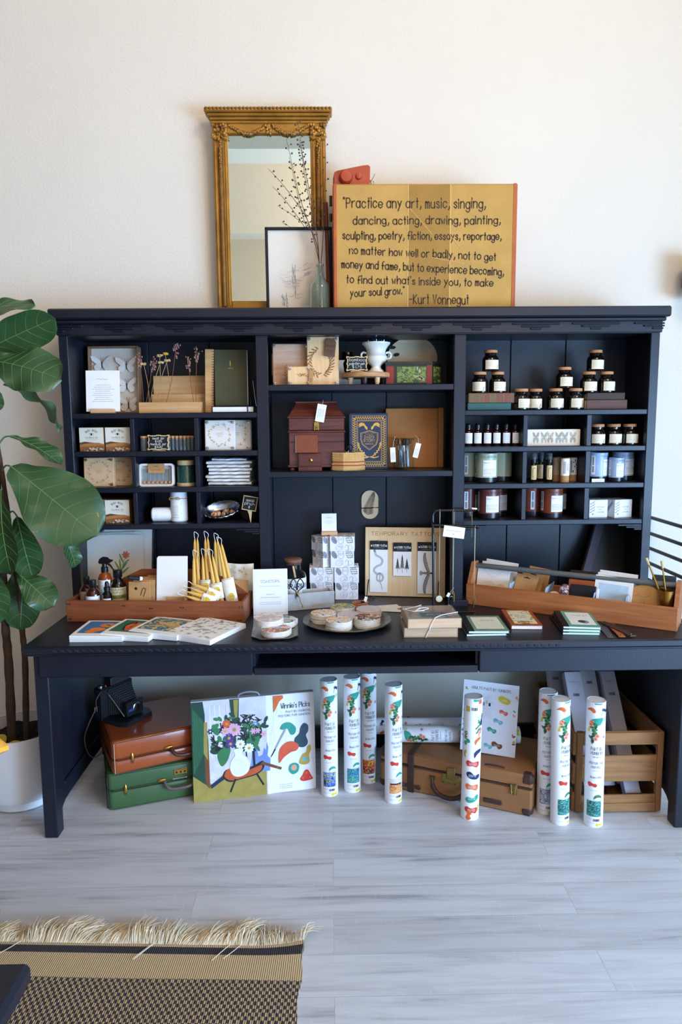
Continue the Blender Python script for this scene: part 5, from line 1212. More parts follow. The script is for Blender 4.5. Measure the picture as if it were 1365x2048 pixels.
tag(m.build('lip_balm', None, on_tray(.30, .045, .168)), 'small black tube with white cap lying on the hairpin cards', 'tube')
t = thing('blank_notepad', 'tall plain cream notepad standing in the middle of the tray', 'notepad', on_tray(.410, .055), (R(-7), 0, R(-2)))
m = MB(); m.prism([(-.060, 0), (.064, 0), (.066, .243), (-.050, .243), (-.056, .236)], -.006, .006, mat('ivory_card', '#f0ebe1', .7, var=.01)); m.build('pad', t)
m = MB(); m.box(-.037, .037, -.003, .003, 0, .06, KRAFT, .001); tag(m.build('kraft_card', None, on_tray(.435, .038, .035), (R(-8), 0, 0)), 'low kraft card in front of the cream notepad', 'card')
BEES = mat('beeswax', '#e0b057', .5, var=.06, vs=12); BAND = patches('honey_band', ['#efe9da', '#efe9da', '#ece2c8', '#e4c253'], 26, .75)
def tapers(label, p, rz, h, lean, rx, band=(.03, .115), w_=.020, first={}):
    t = thing('taper_candle', label, 'candles', p, (rx, lean, rz), 'beeswax taper pairs')
    tips = []
    for s in (-1, 1):
        m = MB(); prof = [(0, 0), (.0105, 0), (.0112, .004)]+[(.0112-.0062*(k/9)**1.6, .01+(h-.03)*k/9) for k in range(1, 10)]+[(.003, h-.008), (.0012, h)]
        m.T = Mx.Translation((s*.0115, 0, 0)) @ Mx.Rotation(R(-1.2*s), 4, 'Y'); m.lathe(prof, BEES, 18); tips.append(m.T @ V((0, 0, h-.003))); m.build('candle', t)
    m = MB(); a, b = tips; m.tube(catmull([a, a+V((-.002, -.002, .014)), a*.5+b*.5+V((-.006, -.006, .030)), b+V((.004, -.004, .018)), b], 6), .0012, STRING, 5); m.build('wick', t)
    m = MB(); k = 24; o = []
    for z in band: o += [(.0245*math.cos(2*PI*i/k), .0135*math.sin(2*PI*i/k), z) for i in range(k)]
    m.add(o, [(i, (i+1) % k, k+(i+1) % k, k+i) for i in range(k)], BAND, True)
    d = Dec(m, (0, -.0137, 0)); cz = band[0]+.035; d.poly([(.003+.014*math.cos(R(60*i)), cz+.016*math.sin(R(60*i))) for i in range(6)], mat('honey_yellow', '#e3bb3f', .7)); d.tiny(.003, cz, .018, .003, SCORCHL, 'c'); d.tiny(0, band[1]-.005, .036, .0018, SCORCHL, 'c')
    m.build('paper_band', t); return t
tapers('back left pair of tall beeswax tapers with looped wicks', on_tray(.490, .150), R(8), .302, R(1), R(-3))
tapers('second pair of tall beeswax tapers behind, taller loops', on_tray(.545, .155), R(-4), .304, R(-2), R(-3))
tapers('third pair of tall beeswax tapers in the middle back', on_tray(.590, .150), R(6), .298, R(-2), R(-3))
tapers('tall beeswax taper pair leaning at the right end of the tray', on_tray(.668, .07), R(4), .300, R(-11), R(-8), (.045, .155))
tapers('short beeswax taper pair standing in front at the left', on_tray(.512, .085), R(10), .238, R(-1), R(-4), (.045, .115))
tapers('short beeswax taper pair in the middle of the front row', on_tray(.556, .075), R(-8), .245, R(-4), R(-5), (.085, .145))
tapers('short beeswax taper pair at the right of the front row', on_tray(.612, .070), R(3), .250, R(-9), R(-5), (.07, .135))
for nm, x, y, z, ang in (('lower', .60, .022, .078, -72), ('upper', .615, .036, .094, -66)):
    tapers('beeswax taper pair lying across the tray edge, '+nm+' of two', on_tray(x, y, z), R(0), .125, R(ang), R(0), (.0, .055))
t = thing('seed_pouch', 'pale printed paper pouch standing at the right end of the tray', 'pouch', on_tray(.668, .185), (R(-6), 0, R(-6)))
m = MB(); 
m.grid(lambda u, v: (-.055+.11*u, -.012*math.sin(PI*u)*(1-v*.7)+.002*math.sin(u*14), .190*v-.004*math.sin(u*3)*v), 12, 8, CREAM); m.grid(lambda u, v: (-.055+.11*u, .012*math.sin(PI*u)*(1-v*.7), .190*v-.004*math.sin(u*3)*v), 12, 8, CREAM)
d = Dec(m, (0, -.0135, 0)); rnd = random.Random(3)
for i in range(12): d.ell(rnd.uniform(-.04, .04), rnd.uniform(.12, .175), .005, .002, mat('sage_print', '#9fae97', .7), rnd.uniform(0, 3))
m.build('pouch_body', t)
m = MB(); m.box(-.032, .035, -.001, .001, 0, .128, KRAFT); tag(m.build('kraft_card', None, on_tray(.672, .145), (R(-8), 0, R(-4))), 'tall kraft card in front of the pale pouch', 'card')
# greeting cards in sleeves behind the tray
SLEEVE = mat('clear_sleeve', '#ffffff', .08, var=0, trans=.96, ior=1.05)
IVC = mat('warm_white_card', '#ece8dd', .7, var=.015)
LEAFG = mat('print_green', '#6f9a4a', .7, var=.1); LEAFG2 = mat('print_dark_green', '#4f7a4e', .7, var=.1); LILY = mat('print_orange', '#d8692f', .7, var=.12); LILYD = mat('print_rust', '#8b3a1c', .7)
for i, (nm, x, y, w, h, rz, dx) in enumerate((('front', -.945, .11, .245, .305, 0, 0), ('middle', -.955, .128, .25, .312, -1, .004), ('back', -.945, .146, .26, .325, 2, .012), ('leftmost tilted', -.985, .162, .25, .285, -2, -.01))):
    t = thing('greeting_card', nm+' large greeting card in a clear sleeve behind the left tray', 'card', (x+dx, y, ZD), (R(-5), R(rz), 0), 'sleeved cards behind the tray')
    m = MB(); m.box(-w/2, w/2, -.002, .002, 0, h, IVC)
    d = Dec(m, (0, -.002, 0))
    if i == 0:
        d.curve([(.022, .13), (.030, .16), (.036, .185), (.044, .205)], .0022, LEAFG2)
        for a, b, l, an in ((.022, .14, .055, 118), (.024, .14, .06, 96), (.026, .15, .05, 55), (.022, .13, .05, 40), (.018, .13, .04, 140), (.034, .18, .045, 112), (.03, .17, .04, 40)): d.ell(a+l*.5*math.cos(R(an)), b+l*.5*math.sin(R(an)), l*.5, .0042, LEAFG if an % 2 == 0 else LEAFG2, R(an))
        for k in range(7): a = R(k*51+20); d.ell(.046+.008*math.cos(a), .215+.008*math.sin(a), .010, .005, LILY, a)
        for k in range(5): d.stroke([(.046, .215), (.046+.011*math.cos(k*1.3), .215+.011*math.sin(k*1.3))], .001, LILYD)
    m.build('card_front', t)
    if i in (0, 2): m = MB(); m.box(-w/2-.004, w/2+.008, -.0034, -.0028, 0, h+.010, SLEEVE); m.build('clear_sleeve', t)

# four picture books along the front edge of the desk
PAGEW = mat('white_pages', '#f4f2ef', .7, var=.015)
OBL = mat('orange_book_blue', '#3f74a8', .6, var=.12, vs=20); ORNG = mat('print_fruit_orange', '#e8823a', .6, var=.1, vs=40); BFG = mat('print_deep_green', '#2f6a52', .6, var=.1, vs=20); BFY = patches('butterfly_wing', ['#d8b23a', '#c9862c', '#d9552c', '#b3401f'], 40); SEA = patches('harbour_painting', ['#1f5f78', '#2f7d92', '#2c7288', '#d9b56a', '#3d8a99', '#256a80'], 26)
books4 = [('card pad with oranges on a blue cover, first from the left', (-.952, -.438, ZD), .192, .205, R(-1), 'or'), ('card pad with a butterfly on a green cover, second from the left', (-.848, -.415, ZD+.001), .188, .20, R(-11), 'bf'), ('card pad with a teal harbour painting, third from the left', (-.752, -.388, ZD+.002), .20, .205, R(-17), 'se'), ('white card pad with scattered grey green leaves, rightmost of the four', (-.612, -.408, ZD), .20, .235, R(-26), 'lf')]
for lab, p, w, h, rz, kd in books4:
    t = thing('notecard_pad', lab, 'notebook', p, rz, 'card pads along the desk edge')
    def fz(u, v, k): 
        sag = .010*math.sin(PI*min(1, v*1.2))*.4-.004*u*u
        return (w*u+.006*k*0, h*v, .022*k+.003*k*math.sin(2.4*v+1)*.5+(0 if k == 0 else -.005*(u*u)))
    m = MB(); n = 10
    for k in (0, 1): m.grid(lambda u, v, k=k: fz(u, v, k), n, n, PAGEW)
    for e in range(4):
        def side(a, b, e=e):
            u, v = ((a, 0), (a, 1), (0, a), (1, a))[e]; x, y, z = fz(u, v, 1); return (x, y, z*b)
        m.grid(side, n, 1, PAGEW)
    for k in range(4):                                      # page lines along the near edge
        m.tube([(w*i/10, -.0003, fz(i/10, 0, 1)[2]*(.2+.18*k)) for i in range(11)], .0004, LGREY, 4)
    m.build('page_block', t)
    m = MB()
    class Top(Dec):
        def P(s, u, v, l): x, y, z = fz(u/w, v/h, 1); return V((x, y, z+l))
    d = Top(m, lift=.0006)
    def patch(u0, v0, u1, v1, mt):
        K = 8; l = .0006; m.add([d.P(u0+(u1-u0)*i/K, v0+(v1-v0)*j/K, l) for i in range(K+1) for j in range(K+1)], [(i*(K+1)+j, (i+1)*(K+1)+j, (i+1)*(K+1)+j+1, i*(K+1)+j+1) for i in range(K) for j in range(K)], mt)
    rnd = random.Random(1); b = .014; d.lift = .0012
    if kd == 'or':
        patch(b, b+.02, w-b, h-b, OBL)
        for u, v, r in ((.075, .07, .024), (.125, .065, .018), (.10, .125, .027), (.155, .12, .02), (.06, .04, .018)): d.ell(u, v+.01, r*1.2, r, ORNG)
        for k in range(9): a = rnd.uniform(0, 3); d.ell(rnd.uniform(.10, .17), rnd.uniform(.10, .18), .018, .006, LEAFG2, a)
    elif kd == 'bf':
        patch(b, b+.02, w-b, h-b, BFG); d.poly([(.06, .16), (.05, .10), (.07, .05), (.10, .06), (.15, .08), (.15, .12), (.11, .14)], BFY); d.poly([(.05, .165), (.075, .16), (.078, .10), (.07, .05), (.055, .06), (.043, .11)], INK); d.stroke([(.06, .17), (.10, .05), (.15, .07)], .004, INK)
        for k in range(5): d.ell(.15, .05+.03*k, .02, .006, LEAFG, 1+k)
    elif kd == 'se':
        patch(b, b+.02, w-b, h-b, SEA)
        for k in range(24): d.ell(rnd.uniform(.05, .17), rnd.uniform(.06, .12), .012, .003, ORNG if k % 3 == 0 else mat('print_straw', '#d9c07a', .6), rnd.uniform(-.3, .3))
    else:
        cols = [mat('sage_leaf', '#a9b5a6', .7), mat('slate_leaf', '#8f9aa0', .7), mat('olive_leaf', '#99a283', .7)]
        for k in range(70):
            u, v, a = rnd.uniform(.012, w-.012), rnd.uniform(.014, h-.014), rnd.uniform(0, 3); d.ell(u, v, .0075, .0024, cols[k % 3], a); d.ell(u+.004, v+.003, .0045, .0018, cols[k % 3], a+.6)
    m.build('cover', t)

# ---------------------------------------------------------------- desk, centre
t = thing('coaster_sign', 'white COASTERS sign standing beside the small oval tray', 'sign', (-.248, -.105, ZD), (0, 0, R(4)))
m = MB(); m.at((0, 0, .002), (R(-7), 0, 0)); w, h = .071, .188; m.box(-w, w, -.003, .003, 0, h, mat('acrylic_white', '#f3f3f5', .25, var=.01), .001); d = Dec(m, (0, -.003, 0))
d.frame(-w+.006, .008, w-.006, h-.010, .0006, LGREY); d.text('COASTERS', 0, .132, .0105, .0010, INK, 'c', sp=1.5); d.tiny(0, .116, .085, .002, LGREY, 'c', 3); d.tiny(0, .082, .036, .0024, LGREY, 'c', 4); d.tiny(0, .070, .080, .0024, LGREY, 'c', 5); d.tiny(0, .050, .095, .0018, LGREY, 'c', 6); d.tiny(0, .043, .09, .0018, LGREY, 'c', 7)
m.build('panel', t); m = MB(); m.box(-w, w, -.012, .035, 0, .0025, mat('acrylic_foot', '#e5e6ea', .1, trans=.5)); m.build('foot', t)
PEWT = mat('dark_pewter', '#7b7466', .35, .85, var=.2, vs=30)
PRINTS = [patches('floral_dark', ['#23302b', '#d8523f', '#f0d8c4', '#3c5a43', '#e8836a', '#1f2422'], 46), patches('floral_mint', ['#a9c9b4', '#e8dcc6', '#4f8a76', '#f2ece0'], 40), patches('floral_blush', ['#e6d3cf', '#d9c4c4', '#f0e6de', '#3a3640'], 34), patches('citrus', ['#e8a13a', '#f0c66b', '#f4efe6', '#7b6a9a', '#dd8a2c'], 36), patches('bird_green', ['#7da77d', '#d9b23a', '#5b8a6a', '#e0c6a8', '#7fa07a'], 30), patches('iris_purple', ['#6d6aa6', '#d9cfe0', '#e6b7a6', '#5a5c9c'], 32), patches('cow_spots', ['#dacfd2', '#dcd2d4', '#d5c8cc', '#26242a'], 16), patches('poppy', ['#e25a34', '#f2e6dc', '#3a4a36', '#d8432c', '#efd2c2'], 34)]
WRAPP = mat('white_wrap', '#eeeaea', .7)
t = thing('serving_tray', 'small dark pewter tray with cut corners holding wrapped coasters', 'tray', (-.213, -.318, ZD), R(3))
def oct_(w, h, c): return [(w-c, -h), (w, -h+c), (w, h-c), (w-c, h), (-w+c, h), (-w, h-c), (-w, -h+c), (-w+c, -h)]
m = MB(); a, b, c3 = oct_(.070, .118, .03), oct_(.080, .128, .033), oct_(.086, .134, .034)
vs = [(x, y, .002) for x, y in a]+[(x, y, .008) for x, y in b]+[(x, y, .009) for x, y in c3]+[(x, y, .006) for x, y in c3]+[(x, y, 0) for x, y in a]
m.add(vs, [tuple(range(8))]+[(r*8+k, r*8+(k+1) % 8, (r+1)*8+(k+1) % 8, (r+1)*8+k) for r in range(4) for k in range(8)]+[tuple(range(39, 31, -1))], PEWT); m.build('tray_body', t)
def coaster(label, p, r, n, top, rz=0, wrap=False, g='', rx=0):
    t = thing('coaster_stack' if not wrap else 'coaster_pack', label, 'coasters', p, (rx, 0, rz), g)
    CE = mat('coaster_edge', '#e3d8cb', .8, var=.1, vs=60)
    for i in range(n):
        rr = r*(1+.012*math.sin(i*2.3)); m = MB(); m.lathe([(0, i*.006), (rr-.0006, i*.006), (rr, i*.006+.001), (rr, i*.006+.0045), (rr-.0006, i*.006+.0054)], CE, 36, (.0008*math.cos(i*2), .0008*math.sin(i*3), 0))
        m.lathe([(rr-.0007, i*.006+.0054), (0, i*.006+.0055)], top if i == n-1 else CE, 36, (.0008*math.cos(i*2), .0008*math.sin(i*3), 0), caps=False); m.build('coaster', t)
    if wrap:
        m = MB(); H = n*.006; w = r*.42
        for y0 in (-w*.1,):
            vs = []; K = 14
            for k in range(K+1):
                x = -r*1.01+2*r*1.01*k/K; vs += [(x, y0, H+.0008), (x, y0+w, H+.0008)]
            m.add(vs, [(2*k, 2*k+2, 2*k+3, 2*k+1) for k in range(K)], WRAPP)
            for s in (-1, 1):
                q = math.sqrt(max(0, 1-.15**2)); m.box(s*r*1.012-.0006, s*r*1.012+.0006, y0, y0+w, 0, H+.001, WRAPP)
        d = Dec(m, (0, y0+w*.35, H+.001), (1, 0, 0), (0, 1, 0)); d.tiny(0, 0, r, .003, GREY, 'c'); d.tiny(0, .007, r*.7, .002, GREY, 'c'); m.build('paper_band', t)
    return t
g = 'wrapped coaster packs on the small tray'
coaster('wrapped coaster pack with mint floral print at the back of the small tray', (-.190, -.265, ZD+.0032), .056, 4, PRINTS[1], R(-12), True, g)
coaster('wrapped coaster pack with blush print on the left of the small tray', (-.238, -.318, ZD+.0282), .055, 4, PRINTS[2], R(8), True, g, R(4))
coaster('wrapped coaster pack with dark floral print at the front of the small tray', (-.205, -.385, ZD+.0032), .054, 4, PRINTS[0], R(-4), True, g)
t = thing('round_tray', 'round scalloped pewter tray with stacks of printed coasters', 'tray', (.064, -.235, ZD))
m = MB(); S = 72; prof = [(0, .003), (.128, .003), (.136, .008), (.158, .015), (.170, .018), (.173, .016), (.160, .010), (.138, .002), (.125, 0), (0, 0)]; vs = []
for r, z in prof:
    for k in range(S): a = 2*PI*k/S; f = 1+(.018*abs(math.sin(a*6)) if r > .15 else 0); vs.append((r*f*math.cos(a), r*f*math.sin(a), z))
m.add(vs, [(i*S+k, i*S+(k+1) % S, (i+1)*S+(k+1) % S, (i+1)*S+k) for i in range(len(prof)-1) for k in range(S)], PEWT, True); m.build('tray_body', t)
g = 'coaster stacks on the round tray'
for lab, x, y, n, k in (('citrus coaster stack at the left of the round tray', -.030, -.215, 6, 3), ('citrus coaster stack at the front left of the round tray', .030, -.320, 6, 3), ('green bird coaster stack at the back of the round tray', .048, -.125, 6, 4), ('purple iris coaster stack in the middle of the round tray', .075, -.228, 5, 5), ('pale coaster stack with black spots at the right of the round tray', .153, -.165, 6, 6), ('red poppy coaster stack at the front right of the round tray', .140, -.290, 6, 7)):
    coaster(lab, (x, y, ZD+.0035), .051, n, PRINTS[k], k, False, g)
# concrete planter with scissors, terrarium bottle
CONC = mat('pale_concrete', '#b9bdc0', .85, var=.08, vs=30, bump=.15, bs=90)
ang = math.atan2(.06, .20)
t = thing('concrete_planter', 'long pale concrete planter trough behind the COASTERS sign', 'planter', (-.200, -.060, ZD), ang)
m = MB(); w, dp, h, th = .226, .075, .072, .009
m.box(0, w, 0, th, 0, h, CONC, .002); m.box(0, w, dp-th, dp, 0, h, CONC, .002); m.box(0, th, th, dp-th, 0, h, CONC, .002); m.box(w-th, w, th, dp-th, 0, h, CONC, .002); m.box(th, w-th, th, dp-th, 0, .02, CONC); m.build('trough', t)
t = thing('bonsai_scissors', 'black loop handled scissors hanging on the planter rim with twine', 'scissors', (-.141, -.050, ZD+.072), (R(-4), 0, R(8)))
for s in (-1, 1):
    m = MB(); m.tube(catmull([(s*.003, 0, -.012), (s*.004, 0, .012), (s*.022, -.001, .028), (s*.027, -.001, .046), (s*.016, -.001, .064), (s*.004, 0, .052), (s*.002, 0, .018)], 6), .0024, BLACK, 7); m.build('handle', t)
m = MB(); m.box(-.0035, .0035, -.0015, .0015, -.018, -.008, STEEL, .0006); m.build('blades', t)
m = MB(); m.tube(catmull([(.0, -.004, .006), (.010, -.010, -.014), (.012, -.014, -.03), (.021, -.016, -.046)], 5), .0018, TWINE, 6); m.tube([(.021, -.016, -.044), (.020, -.017, -.054)], .003, TWINE, 6); m.tube([(.006*math.cos(a), -.001+.004*math.sin(a), .008) for a in [2*PI*k/12 for k in range(12)]], .0018, TWINE, 5, True); m.build('twine', t)
t = thing('terrarium_jar', 'clear glass terrarium jar with cork lid behind the planter', 'jar', (-.163, .075, ZD))
m = MB(); m.lathe(shell([(0, 0), (.055, 0), (.058, .004), (.058, .120), (.053, .138), (.038, .150), (.0345, .157), (.0345, .178), (.040, .182), (.040, .188)], .0028), GLASS, 36, caps=False); m.build('jar_body', t)
m = MB(); m.lathe([(.032, .176), (.034, .189), (.039, .190), (.039, .199), (.034, .202), (0, .202)], mat('dark_cork', '#7b5442', .7, var=.1, vs=90), 32); m.build('cork_lid', t)
m = MB(); q = Dec(m, rad=.0584); q.rect(-.080, .030, .080, .122, LABB, .0003); q.lift = .0006; q.text('TERRARIUM', .004, .080, .020, .0036, INK, 'c', sp=1.9, fit=.13); [q.tiny(.0, .106+.006*k, .05, .002, GREY, 'c', k) for k in range(2)]; m.build('paper_label', t)
m = MB(); m.lathe([(.0, .01), (.05, .01), (.052, .03), (.0, .045)], mat('grey_gravel', '#9aa0a6', .9, var=.3, vs=160, bump=.6, bs=200), 28); m.build('gravel', t)
m = MB(); m.box(-.004, .004, -.001, .001, -.05, 0, CRIM, .0005); tag(m.build('wooden_tag', None, (-.160, .036, ZD+.175), (R(-4), R(-10), 0)), 'pale wooden tag hanging on the terrarium jar neck', 'tag')
# printed gift boxes
GBX = mat('white_gift_paper', '#f0f0f4', .7, var=.015); SK = mat('pencil_grey', '#8e8f98', .75, var=.1); SKD = mat('pencil_dark', '#3d3d45', .75)
def animals(d, w, z0, z1_, seed):
    """hand drawn animals: oval bodies, feathers, patterned wings"""
    rnd = random.Random(seed); h = z1_-z0
    d.ell(-w*.32, z0+h*.76, .011, .018, SK, .5); 
    for k in range(5): d.stroke([(-w*.32-.006+.003*k, z0+h*.84-.003*k), (-w*.32+.004+.002*k, z0+h*.70-.001*k)], .0006, SKD)
    d.curve([(-w*.05+.013*math.cos(a), z0+h*.8+.02*math.sin(a)) for a in [2*PI*k/8 for k in range(8)]], .0010, SKD, 4, True)
    for k in range(7): d.stroke([(-w*.05-.010+.003*k, z0+h*.74), (-w*.05-.008+.003*k, z0+h*.9)], .0006, SK)
    for a in range(5):
        for b in range(4): d.ell(w*.22+.0055*a-.002*b, z0+h*.62+.009*b, .0016, .0026, INK)
    d.curve([(w*.16, z0+h*.9), (w*.38, z0+h*.95), (w*.42, z0+h*.7), (w*.3, z0+h*.52), (w*.18, z0+h*.7)], .001, SKD, 4, True)
    d.curve([(-w*.25, z0+h*.25), (-w*.18, z0+h*.42), (0, z0+h*.42), (w*.03, z0+h*.22), (-w*.06, z0+h*.10), (-w*.2, z0+h*.10)], .0009, SK, 4, True)
    for k in range(18): u, v = rnd.uniform(-w*.18, 0), rnd.uniform(z0+h*.14, z0+h*.38); d.stroke([(u, v), (u+.004, v+.002)], .0006, SK)
    d.curve([(w*.12, z0+h*.3), (w*.2, z0+h*.45), (w*.26, z0+h*.25), (w*.22, z0+h*.08)], .0009, SKD); d.curve([(w*.24, z0+h*.35), (w*.36, z0+h*.40), (w*.42, z0+h*.2), (w*.3, z0+h*.12)], .0009, SK, 4, True)
    for k in range(4): d.stroke([(w*.15+.004*k, z0+h*.1), (w*.15+.004*k, z0+h*.02)], .0007, SKD)
def gift(label, p, rz, w, h, seed):
    t = thing('gift_box', label, 'box', p, rz, 'white boxes printed with animals'); hl = h*.47
    m = MB(); m.box(-w/2+.003, w/2-.003, -w/2+.003, w/2-.003, 0, h-.002, GBX, .001)
    for o_, U in (((0, -w/2+.003, 0), (1, 0, 0)), ((-w/2+.003, 0, 0), (0, -1, 0)), ((w/2-.003, 0, 0), (0, 1, 0))): animals(Dec(m, o_, U), w, .004, h-hl, seed)
    m.build('box_base', t)
    m = MB(); m.box(-w/2, w/2, -w/2, w/2, h-hl, h, GBX, .001)
    for o_, U in (((0, -w/2, 0), (1, 0, 0)), ((-w/2, 0, 0), (0, -1, 0)), ((w/2, 0, 0), (0, 1, 0))): animals(Dec(m, o_, U), w, h-hl, h, seed+1)
    animals(Dec(m, (0, 0, h), (1, 0, 0), (0, 1, 0)), w, -w*.4, w*.4, seed+2)
    m.build('box_lid', t); return t
GW, GH = .109, .1445
gift('animal print gift box, lower right of the pile', (.072, .185, ZD), R(-1), GW, GH, 1)
gift('animal print gift box, lower left of the pile', (-.040, .192, ZD), R(1), GW, GH, 1)
gift('animal print gift box, upper right, square to the viewer', (.055, .185, ZD+GH+.0005), R(-3), GW, GH-.004, 5)
gift('animal print gift box, upper left, turned on its corner', (-.030, .186, ZD+GH+.0005), R(42), .078, GH-.006, 9)
display_card('small white card in a wood stand on top of the gift boxes', (-.004, .172, ZD+2*GH-.0025), .066, .088, R(2), 4, .072)
# braided bracelet
BRD = mat('braided_tan', '#c07f60', .6, var=.2, vs=200)
t = thing('braided_bracelet', 'tan braided leather bracelet coiled beside the gift boxes', 'bracelet', (.125, .018, ZD))
for s, r in ((0, .029), (1, .026), (2, .028)):
    m = MB(); pts = []
    for k in range(120): a = 2*PI*k/60*1; a = 2*PI*k/120; rr = r+.0018*math.cos(a*34+s); pts.append((rr*1.15*math.cos(a), rr*.85*math.sin(a), .004+s*.0058+.0016*math.sin(a*34+s*2)+.003*math.sin(a+1)*(s > 0)))
    m.tube(pts, .0026, BRD, 6, True); m.build('braid', t)
m = MB(); m.at((.020, -.002, .020), (R(-30), R(20), 0)); m.box(-.005, .008, -.0008, .0008, 0, .024, WHITE); m.build('price_tag', t, label='white price tag'); m = MB(); m.tube([(.006, .008, .016), (.020, -.002, .022)], .003, BLACK, 6); m.build('cord_knot', t)

# temporary tattoo board
NATW = wood('board_maple', '#dcb98a', '#e4c79c', 'z', 4)
t = thing('tattoo_board', 'pale wood TEMPORARY TATTOOS display board with wire feet', 'display board', (.334, .165, ZD+.003), (R(-5), 0, R(-8.5)))
w, h = .180, .312
m = MB(); m.box(-w, w, 0, .012, 0, h, NATW, .001); d = Dec(m); d.text('TEMPORARY TATTOOS', 0, h-.036, .0155, .0017, mat('routed_brown', '#7a5638', .7), 'c', fit=.305, sp=2.4); m.build('board', t)
for x in (-w+.018, w-.028):
    m = MB(); m.tube(catmull([(x, -.045, -.001), (x-.004, -.052, .012), (x-.002, -.030, .06), (x, -.016, .075)], 6), .0026, BLACK, 6); m.tube(catmull([(x, -.045, -.001), (x+.026, -.04, -.001), (x+.02, -.012, .0)], 5), .0022, BLACK, 6); m.tube([(x, -.016, .075), (x, .0, .07)], .002, BLACK, 6); m.build('wire_foot', t)
def tattoo(label, x, z, w_, h_, kind):
    mm = Mx.Translation((.334, .165, ZD+.003)) @ Euler((R(-5), 0, R(-8.5))).to_matrix().to_4x4()
    t = thing('tattoo_pack', label, 'tattoo pack', mm @ V((x, -.004, z)), (R(-5), 0, R(-8.5)), 'packs on the tattoo board')
    m = MB(); m.box(-w_/2, w_/2, -.0012, .0012, 0, h_, WHITE); d = Dec(m, (0, -.0012, 0))
    if kind == 'snake':
        pts = [(-.018, h_*.80), (-.012, h_*.72), (.004, h_*.685), (.016, h_*.62), (.010, h_*.54), (-.010, h_*.50), (-.022, h_*.43), (-.010, h_*.36), (.010, h_*.36), (.020, h_*.29), (.012, h_*.22), (-.006, h_*.23), (-.008, h_*.32), (.006, h_*.37), (.004, h_*.24), (.012, h_*.14), (.016, h_*.06)]
        C = [(p.x, p.y) for p in catmull([(a, b, 0) for a, b in pts], 6)]; n = len(C); ws = [(.0085-.006*max(0, (i/n-.55)/.45)) for i in range(n)]
        d.stroke(C, ws, SK); d.stroke(C, [a*.72 for a in ws], mat('light_scale', '#c5c3c0', .7)); d.ell(-.019, h_*.805, .0055, .0085, SK, .3)
        for i in range(0, n-2, 2): a, b = C[i], C[i+1]; tx_, ty_ = b[0]-a[0], b[1]-a[1]; q = math.hypot(tx_, ty_); d.stroke([(a[0]-ty_/q*ws[i]*.42, a[1]+tx_/q*ws[i]*.42), (a[0]+ty_/q*ws[i]*.42, a[1]-tx_/q*ws[i]*.42)], .0006, SKD)
    elif kind == 'trees':
        for cx, b0, hh in ((-.021, .018, .062), (0, .014, .082), (.021, .018, .060)):
            d.stroke([(cx, b0), (cx, b0+hh)], .0012, INK); rnd = random.Random(int(cx*1000))
            for k in range(26):
                q = k/25; v = b0+hh*(.28+.7*q); l = .0095*(1-q)*rnd.uniform(.6, 1.1)+.001
                for s in (-1, 1): d.stroke([(cx, v+.001), (cx+s*l, v-.003-rnd.uniform(0, .002))], .0010, INK)
    else:
        d.ell(0, h_*.40, .021, .0055, SKD, 0); d.ell(.001, h_*.40, .017, .0035, SK, 0); d.ell(.021, h_*.40, .006, .0045, SKD); d.poly([(-.014, h_*.40-.004), (-.030, h_*.40-.012), (-.033, h_*.40), (-.030, h_*.40+.011), (-.014, h_*.40+.004)], SK)
        for s in (-1, 1):
            arc = [(.004+.000*k-.026*math.sin(k/10*2.2)*.75, h_*.40+s*(.006+.0086*k)) for k in range(11)]
            for k in range(10): a, b = arc[k], arc[k+1]; d.stroke([a, b], .0036-.0002*k, SKD)
            for k in range(20):
                q = k/2; i = min(9, int(q)); f = q-i; p = (arc[i][0]+(arc[i+1][0]-arc[i][0])*f, arc[i][1]+(arc[i+1][1]-arc[i][1])*f); l = .017*(1-.4*abs(k-9)/10)
                d.ell(p[0]+l*.5, p[1]+s*.002, l*.5, .0018, SK if k % 2 else SKD, s*.25)
    m.build('card_pack', t)
    m = MB(); m.box(-w_/2-.0005, w_/2+.0005, -.002, .0016, h_-.040, h_, MATTE, .0004); d = Dec(m, (0, -.002, 0)); d.text('NATURE-TATS', 0, h_-.026, .0095, .0013, WHITE, 'c', fit=w_*.72); d.tiny(0, h_-.033, w_*.6, .0012, LGREY, 'c')
    for s in (-1, 1): d.ell(s*w_*.42, h_-.021, .0035, .0016, WHITE, s*.8); d.ell(s*w_*.42, h_-.024, .0035, .0016, WHITE, -s*.8)
    m.build('header', t); m = MB(); m.tube([(0, -.002, h_-.004), (0, -.004, h_+.001), (0, .003, h_+.002)], .0022, STEEL, 6); m.build('hook', t)
tattoo('tattoo pack with a coiling snake, left on the board', -.118, .018, .080, .233, 'snake')
tattoo('tattoo pack with three dark fir trees, middle on the board', -.012, .094, .081, .150, 'trees')
tattoo('tattoo pack with a flying bird of prey, right on the board', .098, .016, .083, .232, 'bird')
FLOR = mat('pressed_print', '#9a7a5f', .8, var=.2, vs=80)
for nm, x, y, rz, k in (('left, partly under the other', .235, -.020, 12, 0), ('right, with a brown pressed flower', .290, -.045, -12, 1)):
    m = MB(); m.box(-.062, .062, -.045, .045, 0, .0016, mat('card_stock', '#e9e2d2', .7)); d = Dec(m, (0, 0, .0016), (1, 0, 0), (0, 1, 0))
    if k:
        for a in range(9): d.ell(.012+.013*math.cos(a*.7), .0+.010*math.sin(a*.7), .011, .005, FLOR, a*.7)
    tag(m.build('greeting_card', None, (x, y, ZD+.0019*k), (0, 0, R(rz))), 'flat cream card below the tattoo board, '+nm, 'card')

